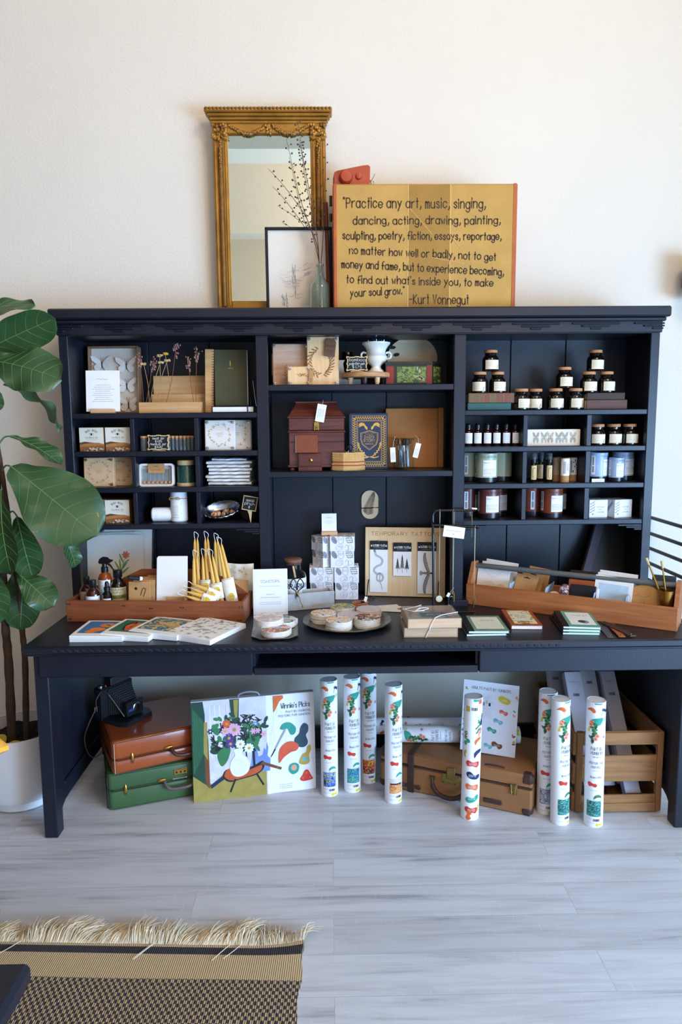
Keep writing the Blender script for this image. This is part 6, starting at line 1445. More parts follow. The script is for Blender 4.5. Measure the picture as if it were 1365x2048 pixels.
# jewellery stand and necklaces
t = thing('jewelry_stand', 'black metal jewellery stand with two arms', 'jewellery stand', (.434, -.035, ZD))
m = MB(); m.box(-.02, .16, -.075, .010, 0, .006, BLACK, .002); m.build('base_plate', t)
m = MB(); m.tube(catmull([(0, 0, .004), (-.002, 0, .2), (-.006, 0, .38), (-.005, 0, .402), (.001, 0, .414), (.012, 0, .4185)], 6)+[V((.165, 0, .4185))], .0052, BLACK, 8); m.build('upright', t)
m = MB(); m.tube([(-.006, 0, .366), (-.004, -.03, .362), (.178, -.03, .352)], .0052, BLACK, 8); m.tube([(.172, -.03, .3525), (.180, -.03, .352)], .008, BLACK, 10); m.build('lower_arm', t)
CHN = mat('pale_gold_chain', '#cdbf9a', .3, .9, var=.1)
def necklace(label, x, y, ztop, zbot, gap, pend):
    t = thing('necklace', label, 'necklace', (x, y, zbot), 0, 'necklaces on the jewellery stand')
    H = ztop-zbot; m = MB()
    for s in (-1, 1):
        N = 120; m.tube([(s*(gap+(.004-gap)*(k/N)*0)*(k/N)+0, s*.0052*(k/N), H*k/N) for k in range(N+1)], [.0011 if k % 2 else .0007 for k in range(N+1)], CHN, 5)
    m.tube(catmull([(-gap, -.0065, H), (-gap*.4, -.0072, H+.004), (0, 0, H+.0075), (gap*.4, .0072, H+.004), (gap, .0065, H)], 4), .001, CHN, 5)
    m.build('chain', t); m = MB()
    if pend == 'disc':
        m.T = Mx.Translation((0, -.0, -.021)) @ Euler((PI/2, 0, 0)).to_matrix().to_4x4(); m.lathe([(0, -.002), (.0155, -.002), (.0165, 0), (.0155, .002)], BRASS, 24); m.lathe([(.0135, .002), (0, .0028)], mat('pearl_disc', '#e6d9c2', .3), 24); m.at(); m.tube([(0, 0, .003), (.002, 0, -.005)], .002, CHN, 5)
    elif pend == 'ring':
        m.tube([(-.006+.013*math.cos(a), -.001, -.034+.022*math.sin(a)) for a in [2*PI*k/24 for k in range(24)]], .0014, STEEL, 6, True); m.tube([(.004, 0, .0), (.004, 0, -.034)], .0034, BRASS, 8); m.tube([(.005*math.cos(a), 0, .004+.005*math.sin(a)) for a in [2*PI*k/14 for k in range(14)]], .0014, BRASS, 6, True)
    else:
        m.tube([(0, 0, 0), (0, 0, -.012)], .0016, CHN, 6); m.tube([(-.001, 0, -.012), (-.002, 0, -.040)], .0034, BRASS, 8); m.tube([(.004, 0, .004), (.008, 0, -.02)], .0012, CHN, 5)
    m.build('pendant', t)
necklace('gold chain necklace with a round pearl disc pendant', .458, -.035, 1.1705, .816, .0015, 'disc')
necklace('double chain necklace with a ring and bar pendant', .516, -.035, 1.1705, .816, .004, 'ring')
necklace('gold chain necklace with a slim bar pendant at the end of the lower arm', .600, -.065, 1.1045, .805, .002, 'bar')
m = MB(); m.tube([(0, 0, 0), (0, 0, -.115)], .0012, CHN, 5); m.tube([(-.001, 0, -.02), (0, 0, -.045)], .0018, CHN, 5); m.tube(catmull([(0, 0, 0), (0, -.007, .002), (0, 0, .008), (0, .007, .002), (0, 0, 0)], 4), .001, CHN, 5); m.at((0, -.003, .008), (0, R(6), 0)); m.box(-.002, .020, -.001, .001, -.003, .003, WHITE)
tag(m.build('necklace', None, (.592, -.035, 1.1705)), 'short end of gold chain with white tag at the tip of the upper arm', 'necklace')
m = MB(); m.box(-.003, .009, -.001, .001, -.018, 0, WHITE); m.tube([(.004, 0, 0), (.009, .004, .03)], .0005, STRING, 4); tag(m.build('price_tag', None, (.498, -.042, .822), (0, R(30), 0)), 'tiny white price tag on the double chain necklace', 'tag')
m = MB(); m.box(-.044, .044, -.0012, .0012, -.046, 0, WHITE); d = Dec(m, (0, -.0012, 0)); d.tiny(0, -.020, .066, .003, LGREY, 'c'); d.tiny(0, -.034, .014, .004, LGREY, 'c')
tag(m.build('sign_card', None, (.514, -.0725, 1.108), (R(-4), R(8), 0)), 'small white card with faint print hung on the jewellery stand', 'sign')

# ---------------------------------------------------------------- desk, right
CLR = mat('clear_lid', '#f2ece4', .06, var=0, trans=.82, ior=1.15)
KWD = wood('pale_box_side', '#c9a17c', '#d8b592', 'x', 4)
for lab, p, rz, z0 in (('lower pale box with a clear lid and white string', (.368, -.345, ZD), R(-1), 0), ('upper pale box with a clear lid, label and white string', (.374, -.365, ZD+.0395), R(2), 0)):
    t = thing('kraft_box', lab, 'box', p, rz, 'two pale lidded boxes tied with string')
    w, dp, h = .099, .09, .036
    m = MB(); m.box(-w, w, -dp, -dp+.003, 0, h, KWD); m.box(-w, w, dp-.003, dp, 0, h, KWD); m.box(-w, -w+.003, -dp, dp, 0, h, KWD); m.box(w-.003, w, -dp, dp, 0, h, KWD); m.box(-w, w, -dp, dp, 0, .003, KWD); m.build('box_body', t)
    m = MB(); m.box(-.075, .06, -.07, .06, .005, .026, mat('slate_contents', '#4a555c', .6, var=.15, vs=30), .004); m.box(.062, .09, -.06, .07, .005, .026, LEATHER, .004); m.build('contents', t)
    m = MB(); m.box(-w+.001, w-.001, -dp+.001, dp-.001, h, h+.0022, CLR); d = Dec(m, (0, 0, h+.0022), (1, 0, 0), (0, 1, 0)); d.rect(-.045, -.062, .052, -.012, mat('slate_label', '#56656a', .7)); d.text('journal', .004, -.04, .010, .001, WHITE, 'c'); d.tiny(.004, -.05, .07, .002, LGREY, 'c')
    m.build('clear_lid', t)
    m = MB(); z = h+.0045
    m.tube([(.099, -.02, z), (.03, -.06, z+.001), (.0, -.0915, z)], .0016, STRING, 6); m.tube([(.0, -.0925, z), (-.012, -.0925, .02), (-.02, -.0925, .0)], .0016, STRING, 6); m.tube([(-.1, .03, z), (-.05, .06, z+.001), (-.02, .09, z)], .0016, STRING, 6)
    for q in (((-.06, .0, z), (-.03, .018, z+.008), (-.002, .030, z+.003), (-.02, .012, z+.002), (-.06, 0, z)), ((-.06, 0, z), (-.07, -.02, z+.006), (-.04, -.02, z+.008), (-.025, -.004, z+.003), (-.06, 0, z)), ((-.06, .0, z), (-.09, .02, z+.002), (-.098, .04, z+.002)), ((-.06, 0, z), (-.04, .03, z+.003), (-.03, .05, z+.002))): m.tube(catmull(q, 6), .0015, STRING, 6)
    m.build('string', t)
SGREEN = mat('book_sage', '#6f9482', .6, var=.06); SPK = mat('book_black_spine', '#15161a', .5); BRICK = mat('book_brick', '#a4532f', .6, var=.08); AQUA = mat('book_aqua', '#6aa594', .6, var=.06)
COVG = patches('engraved_landscape', ['#e3e6d2', '#dfe3cf', '#dfe3cf', '#3c4636'], 60); COVY = patches('meadow_print', ['#ece3b8', '#e8dda6', '#efe6c6', '#7f8a3f', '#c99a2e'], 44)
def pbook(label, p, rz, w, dp, h, cov, kind, g=None):
    t = thing('pocket_book', label, 'book', p, rz, g); sp = cov if kind == 'brick' else SPK
    m = MB(); m.box(-w/2, w/2, 0, dp, 0, .002, cov, .0008); m.box(-w/2, w/2, 0, dp, h-.002, h, cov, .0008); m.box(-w/2-.001, -w/2+.022 if kind != 'brick' else -w/2+.003, 0, dp, h-.0021, h+.0006, sp, .0008); m.box(-w/2-.0015, -w/2+.001, 0, dp, 0, h, sp, .0008)
    d = Dec(m, (0, 0, h), (1, 0, 0), (0, 1, 0)); a = -w/2+(.034 if kind != 'brick' else .016)
    if kind == 'sage':
        d.rect(a, .025, w/2-.012, dp-.022, CREAM); d.rect(a+.006, .032, w/2-.018, .095, COVG); d.tiny((a+w/2)/2, dp-.06, .045, .004, SGREEN, 'c'); d.tiny((a+w/2)/2, dp-.075, .06, .004, SGREEN, 'c', 2)
    elif kind == 'aqua':
        d.rect(a, .025, w/2-.010, dp-.02, WHITE); d.ell((a+w/2)/2+.004, .065, .016, .022, SK); d.ell((a+w/2)/2-.006, .07, .014, .018, SKD); d.tiny((a+w/2)/2, dp-.06, .06, .004, AQUA, 'c'); d.tiny((a+w/2)/2, dp-.072, .04, .003, AQUA, 'c', 2)
    else:
        d.rect(a, .022, w/2-.014, dp-.02, COVY); d.ell(.0, dp*.55, .034, .045, CREAM); d.tiny(0, dp*.6, .05, .005, LEAFG2, 'c'); d.tiny(0, dp*.52, .045, .005, LEAFG2, 'c', 1); d.tiny(0, dp*.44, .035, .004, LEAFG2, 'c', 2)
        for k in range(5): d.ell(-.02+.011*k, .05+.004*(k % 2), .007, .006, (ORNG, mat('print_cobalt', '#4a5c94', .7))[k % 2])
    m.build('cover', t); m = MB(); m.box(-w/2+.001, w/2-.003, .002, dp-.002, .002, h-.002, PAGEW); m.build('pages', t)
pbook('sage green pocket book with black spine lying right of the pale boxes', (.582, -.430, ZD+.0106), R(-2), .150, .205, .010, SGREEN, 'sage')
pbook('sage pocket book underneath, only its black edge showing', (.574, -.428, ZD), R(1), .150, .205, .010, SGREEN, 'sage')
pbook('brick red pocket book with a flowery cover', (.745, -.352, ZD), R(-4), .118, .230, .016, BRICK, 'brick')
for i, nm in enumerate(('bottom', 'middle', 'top')): pbook('aqua pocket book with black spine, '+nm+' of a pile of three', (.925+.002*i, -.428+.003*i, ZD+.0102*i), R(-6-1.5*i), .135, .215, .0096, AQUA, 'aqua', 'pile of aqua pocket books')
STRAPS = [('slate grey leather key strap lying lowest', (1.030, -.385), -98, DLEATHER, .0, mat('slate_leather', '#4b4d55', .5, var=.12, vs=25, bump=.12)), ('tan leather key strap in the middle of the crossed straps', (1.068, -.39), -97, LEATHER, .0035, LEATHER), ('dark plum leather key strap crossing on top', (1.075, -.385), -76, DLEATHER, .007, DLEATHER)]
for lab, (x, y), a, _, dz, mt in STRAPS:
    m = MB(); n = 12; L_ = .185 if 'top' in lab else .165
    f = lambda u, v, k: (-L_/2+L_*u, (-.016+.032*v)*(.75+.25*math.sin(PI*min(1, u*1.4))), .0028*k+.0015*math.sin(u*5)+.002)
    for k in (0, 1): m.grid(lambda u, v, k=k: f(u, v, k), n, 3, mt)
    for v in (0, 1): m.grid(lambda u, w_, v=v: f(u, v, w_), n, 1, mt)
    for u in (0, 1): m.grid(lambda v, w_, u=u: f(u, v, w_), 3, 1, mt)
    m.lathe([(.003, .0025), (.003, .0062), (0, .007)], BRASS, 10, (L_*.42, 0, 0))
    tag(m.build('key_strap', None, (x, y, ZD+dz), (0, 0, R(a))), lab, 'key strap')

# right tray with pipe handle
ORPIN = wood('orange_pine', '#a45c30', '#c07a48', 'x', 4, .5)
ux, uy = .585, .035; ur = math.atan2(-.439, .705); UM = Mx.Translation((ux, uy, ZD)) @ Mx.Rotation(ur, 4, 'Z')
def on_t(x, y, z=.012): return UM @ V((x, y, z))
t = thing('tool_tray', 'long orange pine tool tray with a grey pipe handle on the right of the desk', 'tray', (ux, uy, ZD), ur)
Lr, Dr = .832, .165
m = MB(); m.box(0, Lr, 0, .014, 0, .090, ORPIN, .002); m.build('front_board', t)
m = MB(); m.box(.014, Lr-.014, Dr-.014, Dr, 0, .090, ORPIN, .002); m.build('back_board', t)
m = MB(); m.box(.014, Lr-.014, .014, Dr-.014, 0, .010, ORPIN); m.build('tray_floor', t)
for x in (0, Lr-.016):
    m = MB(); m.prism([(.014, 0), (Dr, 0), (Dr, .088), (Dr/2+.022, .176), (Dr/2-.018, .176), (.014, .09)], x, x+.016, ORPIN, 'yz'); m.build('end_board', t)
PIPE = mat('grey_pipe', '#6f7270', .5, .3, var=.15, vs=20, bump=.1)
m = MB(); m.tube([(.010, Dr/2, .158), (Lr-.006, Dr/2, .158)], .0115, PIPE, 14); m.build('pipe_handle', t)
PALEB = mat('pale_blue_card', '#aebfd3', .7, var=.03)
for i, (nm, x) in enumerate((('left', .175), ('middle', .325), ('right', .515), ('second right', .635))):
    m = MB(); m.box(-.0015, .0015, .016, Dr-.016, 0, .098, PALEB, .0005); m.at((0, 0, 0)); tag(m.build('card_divider', None, on_t(x, 0, .0105), (0, R(8), ur)), 'pale blue card divider, '+nm+', in the orange tool tray', 'divider')
for i, nm in enumerate(('front', 'second', 'back')):
    m = MB(); m.box(-.072, .072, -.0012, .0012, 0, .158+.006*i, WHITE, .0005); d = Dec(m, (0, -.0012, 0)); d.stroke([(-.07, .155+.006*i), (0, .10), (.07, .155+.006*i)], .0008, LGREY)
    tag(m.build('envelope', None, on_t(.092+.006*i, .06+.018*i), (R(-14), R(2*i), ur)), nm+' white envelope in the left end of the tool tray', 'envelope', 'envelopes in the tool tray')
DISCW = mat('slice_wood', '#d9bd97', .7, var=.06)
def disc(label, p, r, th, rot, mt=DISCW, n=0):
    m = MB(); m.T = Euler((PI/2, 0, 0)).to_matrix().to_4x4(); m.lathe([(0, 0), (r, 0), (r, th), (0, th)], mt, 32, (0, r, -th)); m.at()
    return tag(m.build('wooden_disc', None, p, rot), label, 'wooden disc')
disc('pale wooden disc in front of the white envelopes', on_t(.085, .030, .042), .032, .006, (R(-20), 0, ur))
disc('second pale wooden disc beside the envelope disc', on_t(.135, .034, .036), .030, .006, (R(-24), 0, ur))
for i, nm in enumerate(('front', 'middle', 'back')):
    t = thing('kraft_card', nm+' folded kraft card with die cut hook in the tool tray', 'card', on_t(.228+.016*i, .040+.03*i), (R(-24), R(6), ur), 'kraft cards in the tool tray')
    m = MB(); m.box(-.046, .046, -.003, .003, 0, .136+.012*i, KRAFT, .001); d = Dec(m, (0, -.003, 0)); z = .124+.012*i; d.poly([(-.014, z), (-.006, z), (0, z+.004), (.006, z), (.014, z), (.014, z-.004), (-.014, z-.004)], INK); m.build('card_body', t)
disc('blush wooden disc near the patterned egg', on_t(.365, .03, .035), .030, .006, (R(-28), 0, ur), mat('blush_disc', '#d9b9a0', .6))
t = thing('patterned_egg', 'purple and cream patterned egg standing in the tool tray', 'egg', on_t(.405, .06, .064)); EGG = patches('egg_pattern', ['#e9dccf', '#7a5a72', '#f0e6da', '#a37b8c'], 46, .4)
m = MB(); m.lathe([(0, 0), (.012, .002), (.021, .014), (.0225, .026), (.019, .044), (.010, .056), (0, .059)], EGG, 24); m.build('egg_body', t)
m = MB(); m.lathe([(0, -.053), (.022, -.053), (.030, -.008), (.026, .004), (.02, .006)], mat('coral_cup', '#c9563f', .5, var=.06), 24); m.build('cup', t, label='coral cup')
for i, (nm, mt, x, y, h) in enumerate((('black wallet with white clip at the front', MATTE, .485, .028, .118), ('tan leather wallet', LEATHER, .470, .058, .132), ('brown leather wallet', mat('brown_leather', '#4e2d22', .5, var=.12), .468, .082, .146), ('dark leather wallet', DLEATHER, .462, .104, .160))):
    m = MB(); m.box(-.055, .055 if i else .045, -.008, .008, 0, h, mt, .003)
    if i == 0: m.box(.046, .056, -.006, .006, .045, h-.008, WHITE, .001)
    tag(m.build('wallet', None, on_t(x, y), (R(-10), 0, ur)), nm+' in the middle of the tool tray', 'wallet')
SKYP2 = mat('print_sky', '#bcd3e4', .5); HILLP = patches('print_hills', ['#5f7f4a', '#7f9a5c', '#4d6a48', '#9aa873'], 60); WATER = mat('print_water', '#8fb0bd', .5)
for i, nm in enumerate(('front', 'middle', 'back')):
    m = MB(); h = .160+.007*i; m.box(-.072, .072, -.0015, .0015, 0, h, WHITE, .0005); d = Dec(m, (0, -.0015, 0))
    if i == 0:
        d.rect(-.056, .030, .056, .130, SKYP2); d.o = V((0, -.0012, .03)); d.rect(-.052, .014, .052, .045, WATER); d.poly([(-.052, .014), (-.052, .04), (-.03, .035), (0, .03), (.03, .045), (.052, .055), (.052, .014)], HILLP); d.rect(-.052, .070, .052, .074, LGREY)
        for k in range(4): d.curve([(-.045+.028*k, .045), (-.040+.028*k, .064), (-.030+.028*k, .070), (-.020+.028*k, .064), (-.017+.028*k, .045)], .0016, LGREY)
    tag(m.build('art_print', None, on_t(.585+.004*i, .045+.016*i), (R(-12), R(3), ur)), nm+' white bordered bridge print in the tool tray', 'art print', 'art prints in the tool tray')
TANR = mat('round_tan_leather', '#c08a4c', .55, var=.08, vs=20, bump=.1)
for i, nm in enumerate(('front', 'middle', 'back')):
    m = MB(); r = .070; m.T = Euler((PI/2, 0, 0)).to_matrix().to_4x4(); m.lathe([(0, 0), (r-.002, 0), (r, .002), (r, .009), (r-.002, .011), (0, .011)], TANR, 40, (0, r, 0)); m.at(); d = Dec(m, (0, -.011, r))
    d.curve([(-.035, .02), (-.02, .03), (-.005, .02), (.02, .028)], .0012, SCORCH); d.stroke([(0, .015), (.004, -.04)], .001, SCORCH)
    tag(m.build('leather_round', None, on_t(.705+.012*i, .052+.024*i, .0125), (R(-16), R(7*i), ur)), nm+' round tan leather pouch in the tool tray', 'pouch', 'round leather pouches')
m = MB(); m.box(-.043, .043, -.004, .004, 0, .170, mat('charcoal_card', '#3d4147', .6), .001); d = Dec(m, (0, -.004, 0)); [d.tiny(0, .125-.010*k, .05, .0016, GREY, 'c', k) for k in range(3)]
tag(m.build('charcoal_card', None, on_t(.765, .125), (R(-6), 0, ur)), 'charcoal card standing behind the brass cup', 'card')
t = thing('brass_cup', 'small aged brass cup in the right end of the tool tray', 'cup', on_t(.785, .055, .0105)); m = MB(); m.lathe([(0, 0), (.018, 0), (.020, .01), (.028, .132), (.026, .132), (.018, .012), (0, .01)], mat('aged_brass', '#9a6a2c', .35, .9, var=.2, vs=30), 24); m.build('cup_body', t)
for nm, dx, ln, a, bm in (('long gold brush leaning left out of the brass cup', 0, .17, -24, BRASS), ('gold brush leaning across the pipe handle', .006, .15, -10, BRASS)):
    t = thing('gold_brush', nm, 'paintbrush', on_t(.785+dx, .062, .075), (R(-4), R(a), ur))
    m = MB(); m.tube([(0, 0, 0), (0, 0, ln*.6), (0, 0, ln)], [.002, .004, .0025], bm, 8); m.build('handle', t); m = MB(); m.tube([(0, 0, ln), (0, 0, ln+.028)], [.004, .0055], CRIM, 8); m.build('bristles', t)
for i, nm in enumerate(('left', 'middle', 'right')):
    m = MB(); m.box(-.004, .004, -.03, .03, 0, .140+.006*i, mat('blue_striped_cloth', '#5b7fae', .8, var=.25, vs=40, st=(4, 4, .2)), .003); tag(m.build('blue_fabric', None, on_t(.792+.0085*i-.006, .112, .0105), (0, R(-2+2*i), ur)), nm+' blue striped cloth packet at the right end of the tray', 'cloth packet', 'blue cloth packets')
# ---------------------------------------------------------------- under the desk: suitcases and camera
OSU = mat('orange_suitcase_leather', '#9c4a20', .30, var=.10, vs=6, bump=.05, coat=.25); OSD = mat('brown_piping', '#4a2a20', .45, var=.15)
GSU = mat('green_suitcase_leather', '#3f5b36', .42, var=.07, vs=6, bump=.10, bs=260, coat=.1); GSD = mat('dark_green_leather', '#2f4530', .45, var=.1)
GRIP = mat('worn_grip', '#5c4f4b', .45, var=.15, vs=40)
def rbox(m, w, d_, h, r, mt, n=4):
    """case body with rounded upright edges and softened rims"""
    o = []
    for sx, sy, a0 in ((1, 1, 0), (-1, 1, 90), (-1, -1, 180), (1, -1, 270)):
        for k in range(n+1): a = R(a0+90*k/n); o.append((sx*(w/2-r)+r*math.cos(a), sy*(d_/2-r)+r*math.sin(a)))
    rows = [(1-2*.012/w, 0), (1-2*.004/w, .003), (1, .011), (1, h-.011), (1-2*.004/w, h-.003), (1-2*.012/w, h)]; N = len(o); vs = []
    for q, z in rows:
        k = (w/2)*(1-q); vs += [(x-math.copysign(k, x), y-math.copysign(k, y), z) for x, y in o]
    m.add(vs, [(i*N+k, i*N+(k+1) % N, (i+1)*N+(k+1) % N, (i+1)*N+k) for i in range(5) for k in range(N)], mt, True); m.add(vs, [tuple(range(N))[::-1], tuple(range(5*N, 6*N))], mt)
def hardcase(label, p, rz, w, dp, h, main, pipe, seam, latch_x, handle_x, extra):
    t = thing('suitcase', label, 'suitcase', p, rz)
    for z0, z1_, nm in ((0, seam-.001, 'case_bottom'), (seam+.001, h, 'case_lid')):
        m = MB(); m.T = Mx.Translation((w/2, dp/2, z0)); rbox(m, w, dp, z1_-z0, .022, main); m.build(nm, t)
    m = MB()
    for z in (.006, h-.006, seam-.003, seam+.004):
        m.tube([(.022, -.0005, z), (w-.022, -.0005, z)], .0013, pipe, 5); m.tube([(-.0005, .022, z), (-.0005, dp-.022, z)], .0013, pipe, 5)
    for x in (.010, w-.010):
        m.tube([(x, .0008, .008), (x, .0008, h-.008)], .0018, mat('pale_welt', '#b8a58c', .5) if main is OSU else pipe, 5)
    m.build('piping', t)
    for x in latch_x:
        m = MB(); m.T = Mx.Translation((x, -.001, seam)); m.lathe([(0, -.024), (.005, -.02), (.0075, -.005), (.0075, .007), (.0045, .020), (0, .024)], BRASS, 14, (0, 0, 0), 1, .75); m.sphere((0, -.006, -.014), .0018, MATTE, 6, 5); m.build('latch', t, label='brass latch')
    hx0, hx1 = handle_x; m = MB(); z = seam+.004
    m.tube(catmull([(hx0, -.008, z+.006), (hx0+.006, -.022, z-.008), (hx0+.022, -.030, z-.020), ((hx0+hx1)/2, -.032, z-.023), (hx1-.022, -.030, z-.020), (hx1-.006, -.022, z-.008), (hx1, -.008, z+.006)], 6), .0072, GRIP if main is GSU else OSD, 10); m.build('handle', t)
    for x, s in ((hx0-.010, 1), (hx1+.010, -1)):
        m = MB(); m.T = Mx.Translation((x, -.002, z+.008)) @ Mx.Rotation(PI/2*s, 4, 'Y'); m.lathe([(0, -.020), (.005, -.014), (.0078, 0), (.0078, .014), (0, .015)], BRASS, 14, (0, 0, 0), 1, .8); m.build('handle_mount', t, label='brass handle mount')
    extra(t, w, h); return t
def gx(t, w, h):
    m = MB(); m.box(.262, .315, -.0035, .002, .108, .132, BRASS, .001); d = Dec(m, (.262, -.0035, .108)); [d.ell(.010+.0165*k, .010, .0045, .0045, MATTE) for k in range(3)]; [d.rect(.004+.0046*k, .019, .0062+.0046*k, .022, MATTE) for k in range(10)]; m.build('lock_plate', t, label='brass combination lock plate')
    m = MB(); m.box(.255, .315, -.0018, .001, .088, .092, STEEL, .0006); m.build('name_plate', t)
def ox(t, w, h):
    m = MB(); m.T = Mx.Translation((.335, -.001, .105)) @ Euler((PI/2, 0, 0)).to_matrix().to_4x4(); m.lathe([(.0105, 0), (.0105, .003), (.006, .005), (0, .005)], BRASS, 20); m.build('key_lock', t, label='round brass lock')
ga = math.atan2(.112, .335)
hardcase('green leather suitcase on the floor under the orange one', (-.897, -.281, 0), ga+R(1), .385, .36, .155, GSU, GSD, .082, (.070,), (.222, .345), gx)
hardcase('glossy orange brown suitcase lying on the green suitcase', (-.868, -.293, .1565), R(26), .40, .36, .14, OSU, OSD, .060, (.078,), (.232, .352), ox)
t = thing('folding_camera', 'black folding instant camera standing on the orange suitcase', 'camera', (-.883, -.048, .2975), R(58))
t.scale = (.95,)*3
BLKM = mat('black_crackle', '#131519', .38, var=.2, vs=90, bump=.15); BLUEB = mat('blue_badge', '#2f63b8', .4)
m = MB(); m.prism([(-.07, -.095), (.07, -.095), (.092, -.06), (.092, .035), (-.092, .035), (-.092, -.06)], 0, .020, BLKM, 'xy'); m.build('bed', t)
m = MB(); m.box(-.095, .085, .035, .088, 0, .150, BLKM, .006); m.build('camera_body', t)
m = MB(); m.box(-.045, .05, .03, .075, .151, .192, BLKM, .004); m.box(-.047, .052, .026, .03, .155, .19, STEEL, .001); m.build('viewfinder', t)
m = MB()
for k in range(9):
    q = k/8; w_, h_ = .036+.030*q, .030+.036*q; y = -.035+.066*q; m.box(-w_+.004, w_+.004, y-.0042, y+.0042, .055-h_*.8+.02*q, .055+h_+.02*q, MATTE, .003)
m.build('bellows', t)
m = MB(); m.box(-.042, .052, -.062, -.040, .024, .088, BLKM, .003); d = Dec(m, (0, -.062, 0)); d.frame(-.040, .026, .050, .086, .0012, STEEL); d.text('450', -.032, .046, .009, .0016, BLUEB); m.build('front_plate', t)
m = MB(); m.T = Mx.Translation((.012, -.062, .056)) @ Euler((PI/2, 0, 0)).to_matrix().to_4x4(); m.lathe([(.021, 0), (.021, .004), (.0185, .005), (.0185, .009)], STEEL, 28); m.lathe([(.0185, .009), (.014, .010), (.012, .006), (0, .006)], BLACK, 28); m.build('lens', t, label='chrome ringed lens')
m = MB(); m.T = Mx.Translation((.042, -.062, .074)) @ Euler((PI/2, 0, 0)).to_matrix().to_4x4(); m.lathe([(.005, 0), (.004, .003), (0, .003)], STEEL, 14); m.build('light_sensor', t)
for s in (-1, 1):
    m = MB(); m.tube([(s*.046+.004, -.045, .026), (s*.060, .035, .125)], .0028, STEEL, 6); m.build('strut', t)
m = MB(); m.lathe([(.012, .150), (.012, .160), (.008, .163), (0, .163)], STEEL, 16, (-.078, .06, 0)); m.lathe([(.005, .150), (.005, .158), (0, .159)], mat('red_button', '#8a2028', .4), 12, (-.058, .05, 0)); m.build('knob', t)
o = V((-.883, -.048, .2975)); Ri = Mx.Rotation(-R(58), 4, 'Z')
def L3(*q): return Ri @ (V(q)-o)/.95
m = MB(); m.tube(catmull([L3(-.962, -.11, .43), L3(-.978, -.12, .40), L3(-.990, -.095, .355), L3(-1.012, -.125, .30), L3(-1.030, -.13, .24), L3(-1.022, -.12, .17), L3(-.995, -.10, .145), L3(-.955, -.06, .19), L3(-.935, -.03, .28), L3(-.945, -.02, .35)], 8), .0024, mat('strap_cord', '#4a3a33', .6), 6); m.build('neck_strap', t)
m = MB(); a = L3(-.989, -.097, .352); m.tube([a+V((-.006, 0, -.012)), a+V((.006, 0, -.012)), a+V((.006, 0, .012)), a+V((-.006, 0, .012))], .0018, STEEL, 6, True); m.build('strap_buckle', t, label='silver buckle')

# ---------------------------------------------------------------- paint by numbers box with flower picture
PBW = mat('kit_white', '#f1f0f2', .5, var=.01); PT = {k: mat('paint_'+k, c, .55, var=.10, vs=26) for k, c in dict(orange='#e0692f', teal='#2f9a86', petrol='#2f4c5a', coral='#dd5a3c', mustard='#c7a536', red='#d23a30', navy='#1f2c55', yellow='#d9c33a', green='#3b7a4c', darkgreen='#1f4635', ochre='#a39148', brown='#7a4526', lilac='#c9a8d2', violet='#5a3a8a', pink='#e7a9c0', blue='#7490cf', black='#1d1f25', wall='#d8d2dc', seat='#c2552c', sand='#cfc08a', aqua='#6fb4c2', peach='#e59a80', grey='#c9c6cc').items()}
ang = math.atan2(.10, .50); t = thing('paint_kit_box', 'flat white paint by numbers box with a flower vase picture leaning under the desk', 'box', (-.567, -.222, 0), (0, 0, ang))
W, H, LT = .508, .418, R(-4)
m = MB(); m.at((0, 0, .0), (LT, 0, 0)); m.box(0, W, 0, .032, 0, H, PBW, .002); d = Dec(m, (0, 0, 0)); P = PT
p = .63*W
d.rect(0, 0, p, H, P['wall']); d.rect(.305, 0, p, H, PBW)
d.poly([(0, .11), (.075, .07), (.14, .12), (.30, .14), (.30, .0), (0, 0)], P['ochre']); d.poly([(0, .11), (.05, .07), (.055, .36), (.048, H-.002), (0, H-.002)], P['darkgreen'])
for k in range(9): d.stroke([(.006+.005*k, .12+.01*k), (.008+.0045*k, H-.03-.006*k)], .0022, P['green'])
d.poly([(.05, .07), (.068, .05), (.066, .26), (.058, .33), (.050, .33)], P['brown']); d.poly([(.046, .20), (.062, .17), (.064, .33), (.05, .33)], P['ochre'])
for x in (.075, .095, .115, .14, .155): d.curve([(x, .395), (x+.002, .28), (x+.004, .18)], .003, PBW if x < .12 else P['lilac'])
d.poly([(.068, .065), (.175, .135), (.19, .125), (.072, .050)], P['navy']); d.poly([(.155, H-.002), (.195, H-.002), (.190, .30), (.168, .26)], P['darkgreen']); d.poly([(.172, H-.006), (.192, H-.006), (.186, .33), (.176, .30)], P['ochre'])
d.poly([(.23, .10), (.245, .20), (.262, .205), (.268, .165), (.285, .17), (.292, .20), (.300, .19), (.304, .225), (.310, .20), (.306, .165), (.318, .15), (.315, .10)], P['blue'])
d.poly(d.smooth([(.125, .085), (.12, .105), (.14, .125), (.19, .115), (.245, .128), (.285, .145), (.29, .115), (.26, .090), (.20, .078), (.15, .070)]), P['black']); d.poly(d.smooth([(.130, .090), (.128, .108), (.15, .128), (.20, .108), (.245, .118), (.280, .128), (.278, .108), (.25, .092), (.20, .082), (.155, .076)]), P['seat'])
d.stroke([(.17, .078), (.15, .03)], .008, P['black']); d.stroke([(.26, .09), (.285, .045)], .008, P['black']); d.stroke([(.245, .27), (.25, .13)], .010, P['black']); d.stroke([(.215, .26), (.22, .15)], .006, P['black']); d.poly([(.275, .132), (.36, .098), (.365, .108), (.285, .142)], P['brown'])
rnd = random.Random(12)
for k in range(26): d.ell(rnd.uniform(.09, .28), rnd.uniform(.20, .33), rnd.uniform(.012, .026), rnd.uniform(.007, .013), (P['green'], P['darkgreen'], P['green'])[k % 3], rnd.uniform(0, 3))
